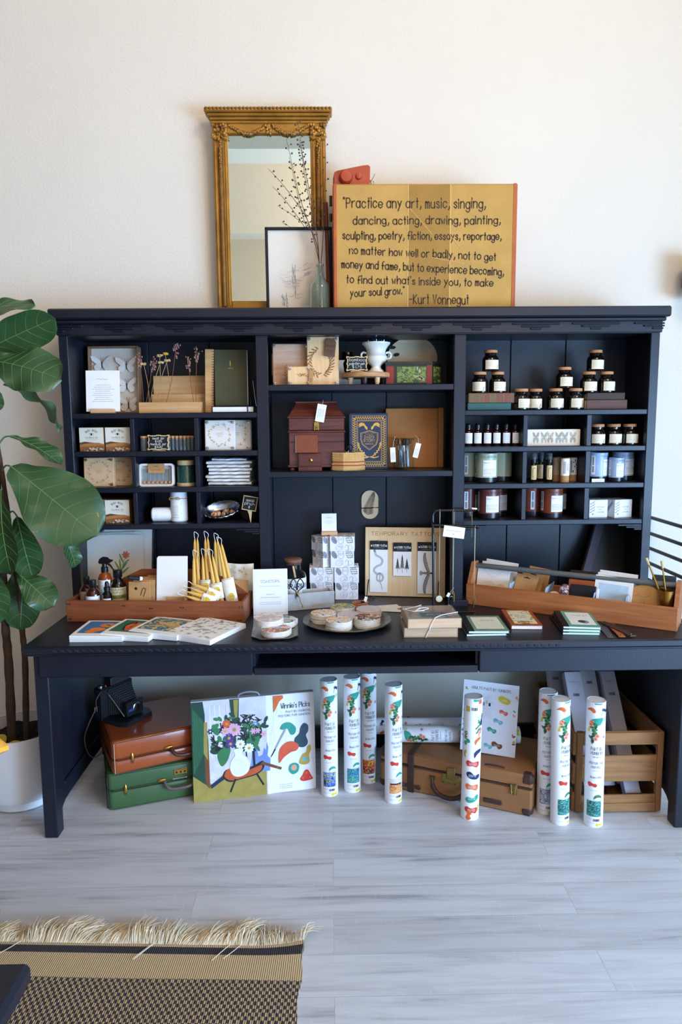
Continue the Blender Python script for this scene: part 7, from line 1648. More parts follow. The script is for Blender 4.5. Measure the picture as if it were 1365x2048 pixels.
d.poly(d.smooth([(.20, .22), (.235, .29), (.27, .31), (.285, .27), (.26, .23), (.225, .215)]), P['green']); d.poly(d.smooth([(.13, .225), (.10, .19), (.115, .14), (.14, .16), (.155, .21)]), P['green'])
for k in range(34): u, v, a = rnd.choice(((.10, .225), (.235, .335), (.12, .30), (.25, .21), (.21, .255), (.215, .33))), 0, rnd.uniform(0, 2*PI); d.stroke([u, (u[0]+.024*math.cos(a), u[1]+.02*math.sin(a))], .005, P['black'])
for k in range(70):
    u, v = rnd.gauss(.19, .055), rnd.gauss(.275, .04); a = rnd.uniform(0, PI)
    if abs(u-.19) > .115 or abs(v-.275) > .075: continue
    c = (P['black'], P['green'], P['darkgreen'], P['black'])[k % 4]
    for q in range(3 if k % 4 in (0, 3) else 1): d.ell(u+.006*math.cos(a+q), v+.006*math.sin(a+q), .012 if k % 2 else .015, .0028 if k % 4 in (0, 3) else .007, c, a+q*.5)
def flower(u, v, r, c, c2, n=8):
    for k in range(n): a = 2*PI*k/n; d.ell(u+r*.6*math.cos(a), v+r*.6*math.sin(a), r*.46, r*.26, c, a)
    d.ell(u, v, r*.3, r*.3, c2)
flower(.142, .315, .018, P['coral'], P['mustard']); flower(.135, .285, .017, P['pink'], P['mustard']); flower(.172, .288, .026, P['pink'], P['ochre'], 11); flower(.15, .255, .020, P['violet'], P['mustard'], 6); flower(.155, .23, .020, P['violet'], P['mustard'], 6); flower(.195, .225, .019, PBW, P['peach'], 10); flower(.23, .205, .02, PBW, P['mustard'], 10); flower(.25, .275, .013, P['pink'], P['lilac'], 6); flower(.268, .275, .012, P['pink'], P['lilac'], 6); flower(.292, .258, .013, P['pink'], P['peach'], 6); flower(.26, .305, .010, P['blue'], PBW, 6); flower(.075, .29, .012, P['navy'], PBW, 6)
vase = [(.168, .205), (.205, .205), (.202, .185), (.222, .165), (.232, .135), (.222, .105), (.195, .09), (.165, .095), (.15, .125), (.155, .155), (.172, .18)]
d.poly(d.smooth(vase), PBW); d.stroke(d.smooth(vase), .0014, P['grey'], True)
for k in range(7): d.ell(.18+rnd.uniform(-.015, .03), rnd.uniform(.11, .17), .007, .011, PBW); d.curve([(.17+.006*k, .105), (.166+.008*k, .135), (.172+.005*k, .165)], .0009, P['grey'])
for k in range(14): u = .30+rnd.uniform(0, .10); v = rnd.uniform(.05, .38); d.curve([(u, v), (u+.008, v+.03), (u+.002, v+.06)], .0006, P['grey'])
d.poly([(.335, H-.004), (.375, H-.004), (.378, H-.015), (.36, H-.03), (.345, H-.06), (.335, H-.075)], P['orange'])
BR2 = mat('brush_silver', '#b9bcc2', .3, .6)
d.stroke([(.318, .155), (.325, .165), (.345, .20)], [.001, .004, .006], P['black']); d.stroke([(.340, .192), (.388, .278)], [.006, .0085], BR2)
INK2 = mat('kit_ink', '#4a4d57', .6)
d.text("Winnie's Picks", .488, .358, .021, .0022, INK2, 'r', fit=.120, sp=1.6); d.text('PAINT BY NUMBERS', .488, .338, .0085, .0012, GREY, 'r', fit=.100); d.text('PEINTURE PAR NUMEROS', .488, .322, .0085, .0012, GREY, 'r', fit=.132)
d.blob(.395, .268, [(-1, .2), (-.5, .8), (.3, .8), (.95, .1), (.8, -.6), (.3, -.7), (-.1, .1), (-.7, .0)], P['teal'], 0, .034); d.blob(.452, .235, GOURD, P['petrol'], R(0), .038, .050); d.blob(.395, .175, [(-1, -1.1), (-.95, .1), (-.4, .8), (.4, .95), (1, .5), (.8, 0), (.2, -.15), (-.5, -.6)], P['coral'], 0, .042)
d.blob(.465, .150, [(-.9, -.8), (-.4, .1), (.1, .3), (.35, 1), (.75, 1.1), (.8, .6), (.5, .0), (.55, -.8), (-.1, -1.05)], P['mustard'], 0, .030, .038); d.rect(.452, .125, .474, .142, P['aqua']); d.blob(.415, .098, [(-.9, -.3), (-.7, .7), (.2, 1), (.9, .5), (.7, -.6), (-.2, -1)], P['teal'], 0, .024); d.ell(.415, .102, .012, .013, P['peach']); d.poly(d.smooth([(.44, .05), (.45, .065), (.462, .085), (.475, .085), (.487, .062), (.494, .046), (.47, .040), (.45, .04)]), P['red'])
for u, v in ((.467, .074), (.452, .054), (.483, .052)): d.ell(u, v, .005, .005, P['orange'])
for k in range(3): d.tiny(.352, .034-.008*k, .055, .002, LGREY, 'l', k)
m.build('carton', t)
m = MB(); m.at((0, 0, 0), (LT, 0, 0)); m.tube(catmull([(.19, .016, H-.002), (.20, .016, H+.012), (.235, .016, H+.018), (.27, .016, H+.012), (.28, .016, H-.002)], 6), .004, mat('lilac_grey_plastic', '#8f8c98', .4), 8); m.build('handle', t)

# ---------------------------------------------------------------- cardboard tubes
PIC = {'night': patches('blue_swirl', ['#1e2f66', '#3f66b4', '#8fa9d4', '#2a468a', '#e0c84a', '#1a2547'], 60), 'iris': patches('green_blue_field', ['#3c8a66', '#5ab09a', '#2f5fa8', '#3c9a7a', '#6ac0a0', '#b8543a'], 70), 'cafe': patches('warm_evening', ['#e08a2a', '#2a3550', '#d9552c', '#e6b23a', '#3a3328', '#243a6a'], 50), 'hay': patches('harvest', ['#d9823f', '#e0a468', '#c8763a', '#e3b88a'], 60), 'pond': patches('pond_green', ['#0f5a5a', '#2f8f86', '#174b52', '#6ab4a0', '#1f6f66', '#a8cfae'], 80), 'sea': patches('grey_harbour', ['#8f9cb0', '#b8c0cc', '#6d7c98', '#d0d4da', '#3d4a6a'], 60), 'day': patches('sky_wash', ['#e3dccf', '#d4cfc8', '#efe6da'], 50)}
TIN = mat('tube_inside', '#b9aca0', .7); LIDM = mat('tube_lid', '#cfcfd3', .45, .1)
def art_tube(label, p, rot, pic, turn=0, H=.495, flip=False, g='paint by numbers tubes'):
    t = thing('art_tube', label, 'tube', p, rot, g); r = .0352
    m = MB(); m.lathe([(r-.003, 0), (r, .001), (r, H-.001), (r-.001, H), (r-.0035, H)], PBW, 40); q = Dec(m, rad=r+.0001, lift=.0003)
    U = lambda u: u+turn
    if not flip:
        q.blob(U(-.018), H-.030, DROP, P['orange'], R(-50), .014, .017); q.blob(U(.032), H-.030, BEAN, P['navy'], R(-30), .014, .013); q.rect(U(-.008), H-.006, U(.02), H-.001, P['teal'])
        q.poly(q.smooth([(U(-.026), H-.078), (U(-.01), H-.062), (U(.024), H-.058), (U(.016), H-.082), (U(-.004), H-.088)]), P['teal']); q.blob(U(.034), H-.062, [(-1, 0), (0, 1), (1, 0), (0, -1)], mat('lime_wash', '#b9cf9a', .6), 0, .010)
        rn = random.Random(3)
        q.blob(U(-.026), H-.105, BEAN, P['yellow'], R(70), .012, .010)
        for k in range(17): q.ell(U(-.012+rn.uniform(-.008, .013)), H-.150+.0045*k, .011, .0045, (P['green'], P['darkgreen'], mat('leaf_light', '#4f9a5c', .6))[k % 3], rn.uniform(0, 3))
        for u, v in ((-.016, H-.076), (.004, H-.128), (-.020, H-.085), (-.002, H-.140)): q.ell(U(u), v, .0085, .0075, P['peach']); q.ell(U(u), v, .004, .0035, P['coral'])
        q.stroke([(U(.000), H-.10), (U(.020), H-.045), (U(.026), H-.022)], [.0018, .004, .0045], BR2)
        for a in range(5): q.ell(U(.030)+.0045*math.cos(a*1.26), H-.133+.0045*math.sin(a*1.26), .0038, .0026, P['pink'], a*1.26)
        q.ell(U(.030), H-.133, .0024, .0024, P['brown'])
        q.text('PAINT BY', U(-.018), H-.185, .0118, .0013, INK2, fit=.043); q.text('NUMBERS', U(-.018), H-.202, .0118, .0013, INK2, fit=.046); q.text('FOR ADULTS', U(-.010), H-.214, .0052, .0007, GREY, fit=.030)
        q.text('PEINTURE PAR', U(-.022), H-.240, .0092, .0011, GREY, fit=.050); q.text('NUMEROS', U(-.016), H-.256, .0092, .0011, GREY, fit=.036); q.tiny(U(-.008), H-.266, .024, .0022, LGREY)
        q.text("Winnie's Picks", U(-.018), H-.296, .0085, .0010, GREY, fit=.044)
        q.blob(U(-.010), H-.322, [(-1, .1), (-.6, .55), (.1, .3), (.7, .35), (1, 0), (.7, -.5), (0, -.35), (-.6, -.55)], P['red'], R(-6), .018, .017); q.tiny(U(-.016), H-.346, .030, .0022, LGREY)
        q.poly([(U(.012)+.016*math.cos(a), H-.378+.017*math.sin(a)) for a in [PI*k/10+.15 for k in range(11)]], P['teal'] if pic != 'pond' else PT['green']); q.tiny(U(-.004), H-.385, .034, .0022, LGREY)
        q.rect(U(-.030), .045, U(.026), .108, PIC[pic])
        if pic == 'hay': q.rect(U(-.030), .085, U(.026), .108, PIC['day']); [q.ell(U(-.024+.008*k), .086, .005, .0035, P['black']) for k in range(6)]
        if pic == 'night': [q.ell(U(-.02+.013*k), .095-.003*(k % 2), .0035, .0035, P['yellow']) for k in range(4)]; q.poly([(U(-.028), .046), (U(-.022), .09), (U(-.016), .046)], P['black'])
        q.barcode(U(-.004), .026, .024, .010, INK); q.tiny(U(-.028), .034, .02, .0015, LGREY); q.blob(U(.020), .011, BEAN, P['yellow'], 0, .014, .013); q.tiny(U(-.028), .018, .03, .0013, LGREY)
    else:
        q.rect(U(-.036), H-.052, U(-.020), H-.030, P['mustard']); q.barcode(U(-.014), H-.046, .024, .012, INK); q.rect(U(-.006), H-.010, U(.03), H-.001, P['teal']); q.rect(U(.014), H-.02, U(.03), H-.001, P['coral'])
        rn = random.Random(5)
        q.poly([(U(.002), H-.066), (U(.03), H-.060), (U(.02), H-.10)], mat('mint_wash', '#b8dac8', .6)); q.blob(U(.033), H-.085, GOURD, P['navy'], 0, .010, .024); q.blob(U(.03), H-.13, BEAN, P['orange'], R(60), .012, .009)
        for k in range(8): q.ell(U(.016+rn.uniform(-.006, .008)), H-.09-.006*k, .009, .003, P['green'], rn.uniform(0, 3)); q.ell(U(-.034+rn.uniform(-.004, .004)), H-.135-.004*k, .006, .0024, P['green'], rn.uniform(0, 3))
        for k in range(3): q.ell(U(.02), H-.13-.008*k, .005, .005, P['peach'])
        q.blob(U(-.028), H-.175, BEAN, P['teal'], R(40), .016, .016); q.blob(U(.016), H-.165, DROP, P['orange'], R(20), .018, .014); q.blob(U(-.034), H-.222, DROP, P['mustard'], R(60), .014, .012); q.blob(U(.018), H-.215, DROP, P['navy'], R(10), .020, .018)
        cols = ['red', 'navy', 'orange', 'teal', 'red']
        for k, c in enumerate(cols):
            v = H-.262-.047*k; q.blob(U(-.002+.004*(k % 2)), v, [(-1, .2), (-.7, .7), (0, .45), (.8, .65), (1, .1), (.7, -.5), (0, -.3), (-.7, -.4)] if k % 2 == 0 else [(-1, .5), (-.5, .8), (.2, .2), (.9, .35), (1, -.2), (.5, -.6), (-.4, -.5), (-.9, -.1)], P[c], R(-4 if k != 3 else 28), .027, .021)
            for j in range(3): q.tiny(U(-.016), v-.003+.004*j, .030, .0012, PBW, 'l', j+k)
        q.blob(U(-.010), .022, BEAN, P['orange'], R(80), .020, .020); q.blob(U(.030), .05, BEAN, P['yellow'], R(80), .014, .010)
    m.build('tube_body', t)
    m = MB(); m.lathe([(r-.0032, H-.006), (0, H-.006)], LIDM, 32, caps=False); m.tube([((r-.0018)*math.cos(a), (r-.0018)*math.sin(a), H) for a in [2*PI*k/36 for k in range(36)]], .0014, LIDM, 6, True); m.build('end_cap', t)
    m = MB(); m.lathe([(r-.0032, .003), (0, .003)], LIDM, 32, caps=False); m.build('base_cap', t); return t
art_tube('standing art tube with a swirling blue picture, nearest the flower box', (-.012, -.160, 0), R(0), 'night', .002)
art_tube('standing art tube with a green and blue picture, second from the flower box', (.084, -.132, 0), R(0), 'iris', .006)
art_tube('standing art tube with a warm orange picture, third from the flower box', (.155, -.058, 0), R(0), 'cafe', .004)
art_tube('standing art tube with a harvest picture in front of the old suitcase left end', (.249, -.222, 0), (0, 0, 0), 'hay', .012)
art_tube('standing art tube covered in coloured blobs before the suitcase handle', (.537, -.350, 0), (0, R(1), 0), 'hay', .0, .492, True)
art_tube('standing art tube with a grey harbour picture, behind the other two right tubes', (.846, -.320, 0), (0, R(-.3), 0), 'sea', -.006)
art_tube('standing art tube with a green pond picture, middle of the right tubes', (.878, -.396, 0), (0, R(-1.2), 0), 'pond', .012)
art_tube('standing art tube with a green pond picture, in front of the crate', (1.003, -.412, 0), (0, R(-.8), 0), 'pond', -.010)

# ---------------------------------------------------------------- old suitcase
FIB = mat('tan_vulcan_fibre', '#93633a', .6, var=.13, vs=8, bump=.2, bs=240); HIDE = mat('dark_hide', '#3f2822', .45, var=.15, vs=30, bump=.1); TARN = mat('tarnished_brass', '#8f7a48', .4, .9, var=.2, vs=40)
va = math.atan2(-.266, .574); t = thing('vintage_suitcase', 'worn tan fibre suitcase with dark leather corners under the desk', 'suitcase', (.202, -.104, 0), va)
W, Dv, Hv, sm = .633, .35, .168, .112
for z0, z1_, nm in ((0, sm-.002, 'case_bottom'), (sm+.002, Hv, 'case_lid')):
    m = MB(); m.box(0, W, 0, Dv, z0, z1_, FIB, .008); m.build(nm, t)
m = MB(); m.box(.004, W-.004, .003, Dv-.003, sm-.003, sm+.003, HIDE); m.box(.0, W, -.0015, .002, sm+.0015, sm+.006, HIDE, .001); m.build('seam_band', t)
for x in (0, W):
    for zc, nm in ((Hv, 1), (0, 0)):
        s = -1 if x == 0 else 1; m = MB(); x0, x1 = (x-.003, x+.045) if s < 0 else (x-.045, x+.003); z0, z1_ = (Hv-.042, Hv+.003) if nm else (0.0, .040)
        m.box(x0, x1, -.004, .045, z0, z1_, HIDE, .012); m.build('corner_cap', t)
        m = MB(); x0, x1 = (x-.003, x+.035) if s < 0 else (x-.035, x+.003); m.box(x0, x1, Dv-.040, Dv+.003, z0, z1_, HIDE, .010); m.build('corner_cap', t)
m = MB(); m.box(.126, .152, -.006, .0, .0, Hv, HIDE, .002); m.box(.126, .152, 0, Dv, Hv-.001, Hv+.004, HIDE, .002); m.box(.10, .178, -.0075, -.003, .022, .036, HIDE, .003)
for x in (.104, .174): m.sphere((x, -.006, .029), .010, HIDE, 12, 8, sy=.5)
for k in range(5): m.sphere((.139, -.0062, .05+.022*k), .0022, MATTE, 6, 5)
m.build('leather_strap', t, label='dark leather strap')
m = MB(); m.box(.272, .346, -.003, .0, .070, .112, TARN, .001); d = Dec(m, (0, -.003, 0)); [d.ell(.279+.012*k, .076+.030*(k % 2), .0022, .0022, MATTE) for k in range(6)]; m.box(.292, .328, -.007, -.002, .092, .142, TARN, .003); m.build('lock', t, label='tarnished brass lock')
m = MB(); m.box(.548, .576, -.005, .0, .082, .125, TARN, .002); m.tube([(.552, -.007, .126), (.572, -.007, .126), (.568, -.009, .088), (.556, -.009, .088)], .003, TARN, 6, True); m.build('latch', t, label='tarnished brass latch')
m = MB(); m.tube(catmull([(.232, -.008, .085), (.238, -.020, .062), (.262, -.030, .036), (.305, -.034, .026), (.345, -.030, .034), (.37, -.020, .055), (.376, -.008, .072)], 6), [.006]*6+[.0095]*25+[.006]*6, HIDE, 10)
for x in (.232, .376): m.tube([(x-.012, -.004, .085), (x+.012, -.004, .085)], .007, TARN, 8)
m.build('carry_handle', t)
for zz_, x0 in ((.028, .400),):
    m = MB(); m.box(.445, .518, -.006, .0, .026, .046, HIDE, .005); m.build('end_loop', t)
m = MB(); m.tube(catmull([(.44, .03, Hv), (.46, .03, Hv+.004), (.50, .03, Hv+.004), (.52, .03, Hv)], 5), .005, HIDE, 8, flat=.5); m.build('top_loop', t)
VM = Mx.Translation((.202, -.104, 0)) @ Mx.Rotation(va, 4, 'Z')
art_tube('art tube lying across the old suitcase, front of the two', (.800, -.085, Hv+.0405), (R(0), R(-90), R(-3)), 'pond', .004, .55)
art_tube('art tube lying across the old suitcase, behind the front one', (.700, .010, Hv+.0405), (R(0), R(-90), R(-1.5)), 'iris', -.004, .51)
FLY2 = mat('kit_leaflet', '#e9e9f1', .5, var=.01)
t = thing('leaflet', 'ADULTS PAINT BY NUMBERS leaflet standing on the old suitcase', 'leaflet', (.642, -.178, Hv+.0045), (R(-4), R(2), R(-18)))
m = MB(); w, h = .112, .300; m.box(-w, w, -.0015, .0015, 0, h, FLY2); d = Dec(m, (0, -.0015, 0)); d.text('ADULTS PAINT BY NUMBERS', .0, h-.034, .0105, .0013, INK2, 'c', fit=.158)
for u, v, c, s in ((.055, .232, 'yellow', .026), (.055, .180, 'coral', .018), (.035, .140, 'aqua', .020), (.012, .100, 'teal', .020), (.0, .032, 'aqua', .018), (.036, .040, 'brown', .023)):
    d.blob(u, v, BEAN if c != 'yellow' else [(-1, 0), (-.7, .5), (0, .6), (.8, .5), (1, 0), (.6, -.5), (-.5, -.5)], P[c], R(-20), s, s*.95); [d.tiny(u-.012, v-.003+.004*k, .024, .0011, PBW, 'l', k) for k in range(2)]
rn = random.Random(4)
for k in range(26):
    s = rn.choice((-1, 1)); d.blob(s*rn.uniform(.097, .107), rn.uniform(.012, h-.02), BEAN, P[rn.choice(('teal', 'coral', 'mustard', 'aqua', 'navy', 'peach'))], rn.uniform(0, 6), .0062)
for k in range(16): d.curve([(-.03+rn.uniform(-.02, .02), .15+.006*k), (-.01, .155+.006*k), (.0+rn.uniform(0, .02), .15+.006*k)], .0008, LGREY)
for k in range(3): d.rect(-.03+.012*k, .20+.01*(k % 2), -.022+.012*k, .214+.01*(k % 2), (GREY, P['sand'], P['navy'])[k])
d.tiny(-.08, .012, .03, .002, LGREY)
m.build('sheet', t)

# ---------------------------------------------------------------- crate with long boxes
CRW = wood('crate_pine', '#7e5430', '#a1713f', 'x', 4, .6); CRW2 = wood('crate_pine_side', '#7e5430', '#a1713f', 'y', 4, .6); CRV = wood('crate_post', '#7e5430', '#98693a', 'z', 4, .6)
t = thing('wooden_crate', 'slatted brown wooden crate holding long white boxes under the desk', 'crate', (.950, -.345, 0)); Wc, Dc, Hc = .350, .545, .335
for y0 in (0.0, Dc-.016):
    for z0, z1_ in ((.008, .072), (.128, .236), (.284, Hc)):
        m = MB(); m.box(.02, Wc-.02, y0+.004, y0+.014, z0, z1_, CRW, .002); m.build('slat', t)
    for x in (0, Wc-.034):
        m = MB(); m.box(x+.006, x+.028, y0-.004 if y0 == 0 else y0+.004, y0+.018, .006, Hc, CRV, .002); m.build('post', t)
    m = MB(); m.box(.028, Wc-.028, y0-.004 if y0 == 0 else y0+.012, y0+.006 if y0 == 0 else y0+.020, .006, .040, CRW, .002); m.build('rail', t); m = MB(); m.box(.028, Wc-.028, y0-.004 if y0 == 0 else y0+.012, y0+.006 if y0 == 0 else y0+.020, Hc-.052, Hc-.002, CRW, .002); m.build('rail', t)
for x in (-.004, Wc-.008):
    for z0, z1_ in ((.0, .08), (.115, .20), (.235, .325)):
        m = MB(); m.box(x, x+.012, .014, Dc-.002, z0, z1_, CRW2, .002); m.build('side_slat', t)
for k in range(4):
    m = MB(); m.box(.03+.076*k, .095+.076*k, .018, Dc-.02, .0, .010, CRW2, .001); m.build('base_slat', t)
LBX = mat('grey_white_carton', '#c9c5cd', .6, var=.02); LBD = mat('dusky_carton', '#8b8794', .6, var=.03)
for i, (nm, x, y, ln, rx, w, mt) in enumerate((('front left', 1.045, -.175, .50, -37, .070, LBX), ('front right', 1.205, -.165, .50, -38, .062, LBX), ('second row middle', 1.125, -.10, .52, -34, .066, LBX), ('second row left', 1.060, -.075, .50, -33, .085, LBD), ('second row right', 1.205, -.085, .50, -33, .062, LBX), ('back left', 1.000, .0, .50, -31, .060, LBX), ('back right', 1.165, .01, .50, -32, .065, LBD), ('back middle', 1.085, .01, .50, -32, .06, LBX))):
    t = thing('long_carton', nm+' long pale carton slanting back in the crate', 'box', (x, y-.12, .045), (R(rx), 0, 0), 'long cartons in the crate')
    m = MB(); m.box(-w/2, w/2, -.018, .018, 0, ln, mt, .001); d = Dec(m, (0, -.018, 0)); d.tiny(0, ln-.045, w*.6, .003, GREY, 'c', i); d.tiny(0, ln-.053, w*.5, .002, LGREY, 'c', i); d.barcode(-.013, ln-.105, .026, .012, INK, i); m.build('carton', t)
    m = MB(); m.box(-w/2+.001, w/2-.001, -.017, .017, ln, ln+.001, mt); m.build('end_flap', t)
# ---------------------------------------------------------------- fiddle leaf fig
LTOP = mat('fig_leaf_top', '#2c4d27', .36, var=.16, vs=9, bump=.08, bs=40, coat=.12); LBOT = mat('fig_leaf_under', '#66825a', .55, var=.08, vs=9); VEIN = mat('leaf_vein', '#66834c', .5, var=.06)
TRK = mat('fig_trunk', '#463527', .85, var=.2, vs=30, bump=.5, bs=60); POTW = mat('white_pot', '#e8e6e6', .35, var=.01); SOIL = mat('dark_soil', '#1d1612', .95, var=.4, vs=120, bump=.8, bs=120)
px, py_ = -1.285, -.150
t = thing('potted_fig', 'fiddle leaf fig in a white pot at the left of the desk', 'plant', (px, py_, 0))
m = MB(); m.lathe([(0, .002), (.120, 0), (.128, .004), (.131, .040)], POTW, 48); m.lathe([(.131, .040), (.150, .043), (.158, .06), (.165, .30), (.165, .308), (.158, .308), (.155, .25), (0, .25)], POTW, 48); m.build('pot', t, label='white pot on a saucer base')
m = MB(); rnd = random.Random(1); m.grid(lambda u, v: (.156*u*math.cos(2*PI*v), .156*u*math.sin(2*PI*v), .262+.012*math.sin(u*17+v*31)*.5+.006*math.sin(v*60)), 10, 40, SOIL); m.build('soil', t)
O = V((px, py_, 0))
for pts, r in (([(-1.302, -.19, .25), (-1.294, -.19, .59), (-1.292, -.20, .77), (-1.284, -.20, 1.05), (-1.278, -.21, 1.45), (-1.285, -.21, 1.9)], .018), ([(-1.243, -.195, .25), (-1.224, -.20, .59), (-1.224, -.205, .715), (-1.226, -.21, .876), (-1.236, -.21, 1.035), (-1.252, -.22, 1.33), (-1.266, -.22, 1.50), (-1.275, -.23, 1.82)], .0125)):
    C = catmull([V(p)-O for p in pts], 8); m = MB(); n = len(C); m.tube(C, [r*(1-.45*i/n)*(1+.08*math.sin(i*1.9)) for i in range(n)], TRK, 12); m.build('trunk', t)
def leaf(base, tip, nrm, hw, bend=.04, fold=.12, wave=.012, curl=0, seed=0, stem=None):
    b = V(base)-O; tp = V(tip)-O; ax = tp-b; Ln = ax.length; ax.normalize(); n = V(nrm); n = (n-ax*n.dot(ax)).normalized(); sd = ax.cross(n).normalized(); rn = random.Random(seed); ph = rn.uniform(0, 6)
    def wd(q):
        if q > .6: return hw*math.sqrt(max(0, 1-((q-.6)/.4)**2.2))
        s = q/.6; s = s*s*(3-2*s); return hw*(.30+.70*s)*min(1, (q/.07)**.5 if q < .07 else 1)
    def pt(q, s, l=0):
        w = wd(q); z = bend*Ln*math.sin(PI*q)-curl*Ln*q*q+fold*w*abs(s)**1.4+wave*math.sin(q*15+ph+s*1.5)*abs(s)**2
        return b+ax*(Ln*q)+sd*(w*s)+n*(z+l)
    m = MB(); m.grid(lambda u, v: pt(u, v*2-1, .0006), 22, 12, LTOP); m.grid(lambda u, v: pt(u, 1-v*2, -.0006), 22, 12, LBOT)
    lf = m.build('leaf', t)
    m = MB()
    for sg in (1, -1):
        mid = [pt(k/20, 0, sg*.0010) for k in range(20)]; m.tube(mid, [(.0028 if sg < 0 else .0020)*(1-.8*k/20)+.0004 for k in range(20)], VEIN, 5)
        for j in range(6):
            q0 = .10+.135*j
            for s in (-1, 1):
                pth = []
                for k in range(8):
                    f = k/7; q = min(.97, q0+(.20-.012*j)*f**1.25); pth.append(pt(q, s*f*.93, sg*.0009))
                m.tube(pth, [.0008*(1-.7*k/7)+.0002 for k in range(8)], VEIN, 4)
    m.build('vein', lf)
    if stem: m = MB(); m.tube(catmull([V(stem)-O, (V(stem)-O)*.5+b*.5+V((0, 0, .012)), b], 6), .0032, LBOT, 6); m.build('leaf_stalk', t)
D = (0, -1, 0)
leaf((-1.36, -.26, 1.935), (-1.078, -.25, 1.975), (-.05, -.55, .8), .060, .03, .05, .008, 0, 1)
leaf((-1.34, -.18, 1.805), (-1.030, -.19, 1.935), (.1, -.75, -.6), .080, -.02, .15, .006, 0, 2)
leaf((-1.262, -.26, 1.775), (-.972, -.33, 1.705), (.15, -.85, .55), .098, .05, -.05, .010, .03, 3, (-1.277, -.23, 1.78))
leaf((-1.235, -.20, 1.69), (-1.030, -.20, 1.515), (.55, .50, .65), .055, .14, .10, .016, .0, 4)
leaf((-1.205, -.24, 1.495), (-1.015, -.25, 1.385), (.45, -.35, .8), .048, .06, .35, .006, .0, 5, (-1.262, -.22, 1.46))
leaf((-1.190, -.29, 1.385), (-.868, -.34, 1.128), (.20, -.90, .38), .135, .05, .05, .012, .03, 6, (-1.256, -.22, 1.36))
leaf((-1.200, -.24, 1.19), (-1.142, -.27, .955), (.1, -.95, .2), .062, .04, .10, .005, 0, 7, (-1.24, -.21, 1.20))
leaf((-1.225, -.30, 1.30), (-1.180, -.36, .985), (-.35, -.9, .1), .070, .05, .25, .006, 0, 8)
leaf((-1.030, -.26, 1.120), (-.995, -.22, .985), (.7, -.5, .2), .035, .10, .3, .006, 0, 9)
leaf((-1.195, -.27, .972), (-1.055, -.30, .850), (-.2, -.7, .7), .060, .06, .10, .010, 0, 10, (-1.226, -.21, .96))
leaf((-1.205, -.18, 1.02), (-1.225, -.22, .735), (.2, -.95, .2), .075, .03, .10, .006, 0, 11)
leaf((-1.315, -.28, 1.03), (-1.245, -.34, .800), (.2, -.9, .2), .060, .05, .2, .006, 0, 12)
leaf((-1.31, -.22, 1.70), (-1.245, -.24, 1.585), (.5, -.7, .4), .04, .04, .2, .004, 0, 13)
leaf((-1.30, -.24, 1.14), (-1.23, -.30, .985), (0, -1, .1), .07, .05, .2, .004, 0, 14)
YLF = mat('yellow_leaf', '#b9a02a', .6, var=.15, vs=30)
for i, (x, y, rz, nm) in enumerate(((-1.262, -.272, .3, 'in front of the thin trunk'), (-1.165, -.225, 1.4, 'near the desk leg'), (-1.335, -.215, 2.4, 'left of the thick trunk'))):
    m = MB(); m.grid(lambda u, v: (.075*u-.035, (.020*math.sin(PI*u)**.7)*(v*2-1), .012*math.sin(PI*u)+.008*abs(v*2-1)), 8, 4, YLF); m.grid(lambda u, v: (.075*u-.035, (.020*math.sin(PI*u)**.7)*(1-v*2), .012*math.sin(PI*u)+.008*abs(v*2-1)-.001), 8, 4, YLF)
    tag(m.build('fallen_leaf', None, (x, y, .272), (0, R(-12), rz)), 'yellow fallen leaf on the pot soil '+nm, 'leaf')

# ---------------------------------------------------------------- stool with yellow cushion at the left edge
t = thing('stool', 'low dark stool carrying the yellow cushion, mostly outside the left edge', 'stool', (-1.235, -1.02, 0))
m = MB(); m.box(-.19, .19, -.19, .19, .545, .575, MATTE, .01); m.build('seat', t)
for sx in (-1, 1):
    for sy in (-1, 1): m = MB(); m.tube([(sx*.16, sy*.16, 0), (sx*.15, sy*.15, .545)], .014, MATTE, 10); m.build('leg', t)
YC = mat('yellow_fabric', '#e2a63c', .85, var=.06, vs=30, bump=.15, bs=300)
t = thing('cushion', 'yellow cushion whose corner shows at the left edge', 'cushion', (-1.206, -1.005, .5755), R(45))
m = MB(); N = 20
def cu(u, v, s): x, y = u*2-1, v*2-1; k = (1-abs(x)**3.5)*(1-abs(y)**3.5); return (.198*x*(1-.05*(1-abs(y))*0), .198*y, .046+s*(.007+.039*max(0, k)**.45))
m.grid(lambda u, v: cu(u, v, 1), N, N, YC); m.grid(lambda u, v: cu(1-u, v, -1), N, N, YC)
ed = [(u, 0) for u in [k/N for k in range(N)]]+[(1, k/N) for k in range(N)]+[(1-k/N, 1) for k in range(N)]+[(0, 1-k/N) for k in range(N)]
vs = [cu(u, v, 1) for u, v in ed]+[cu(u, v, -1) for u, v in ed]; n = len(ed); m.add(vs, [(k, (k+1) % n, n+(k+1) % n, n+k) for k in range(n)], YC, True); m.build('cover', t)

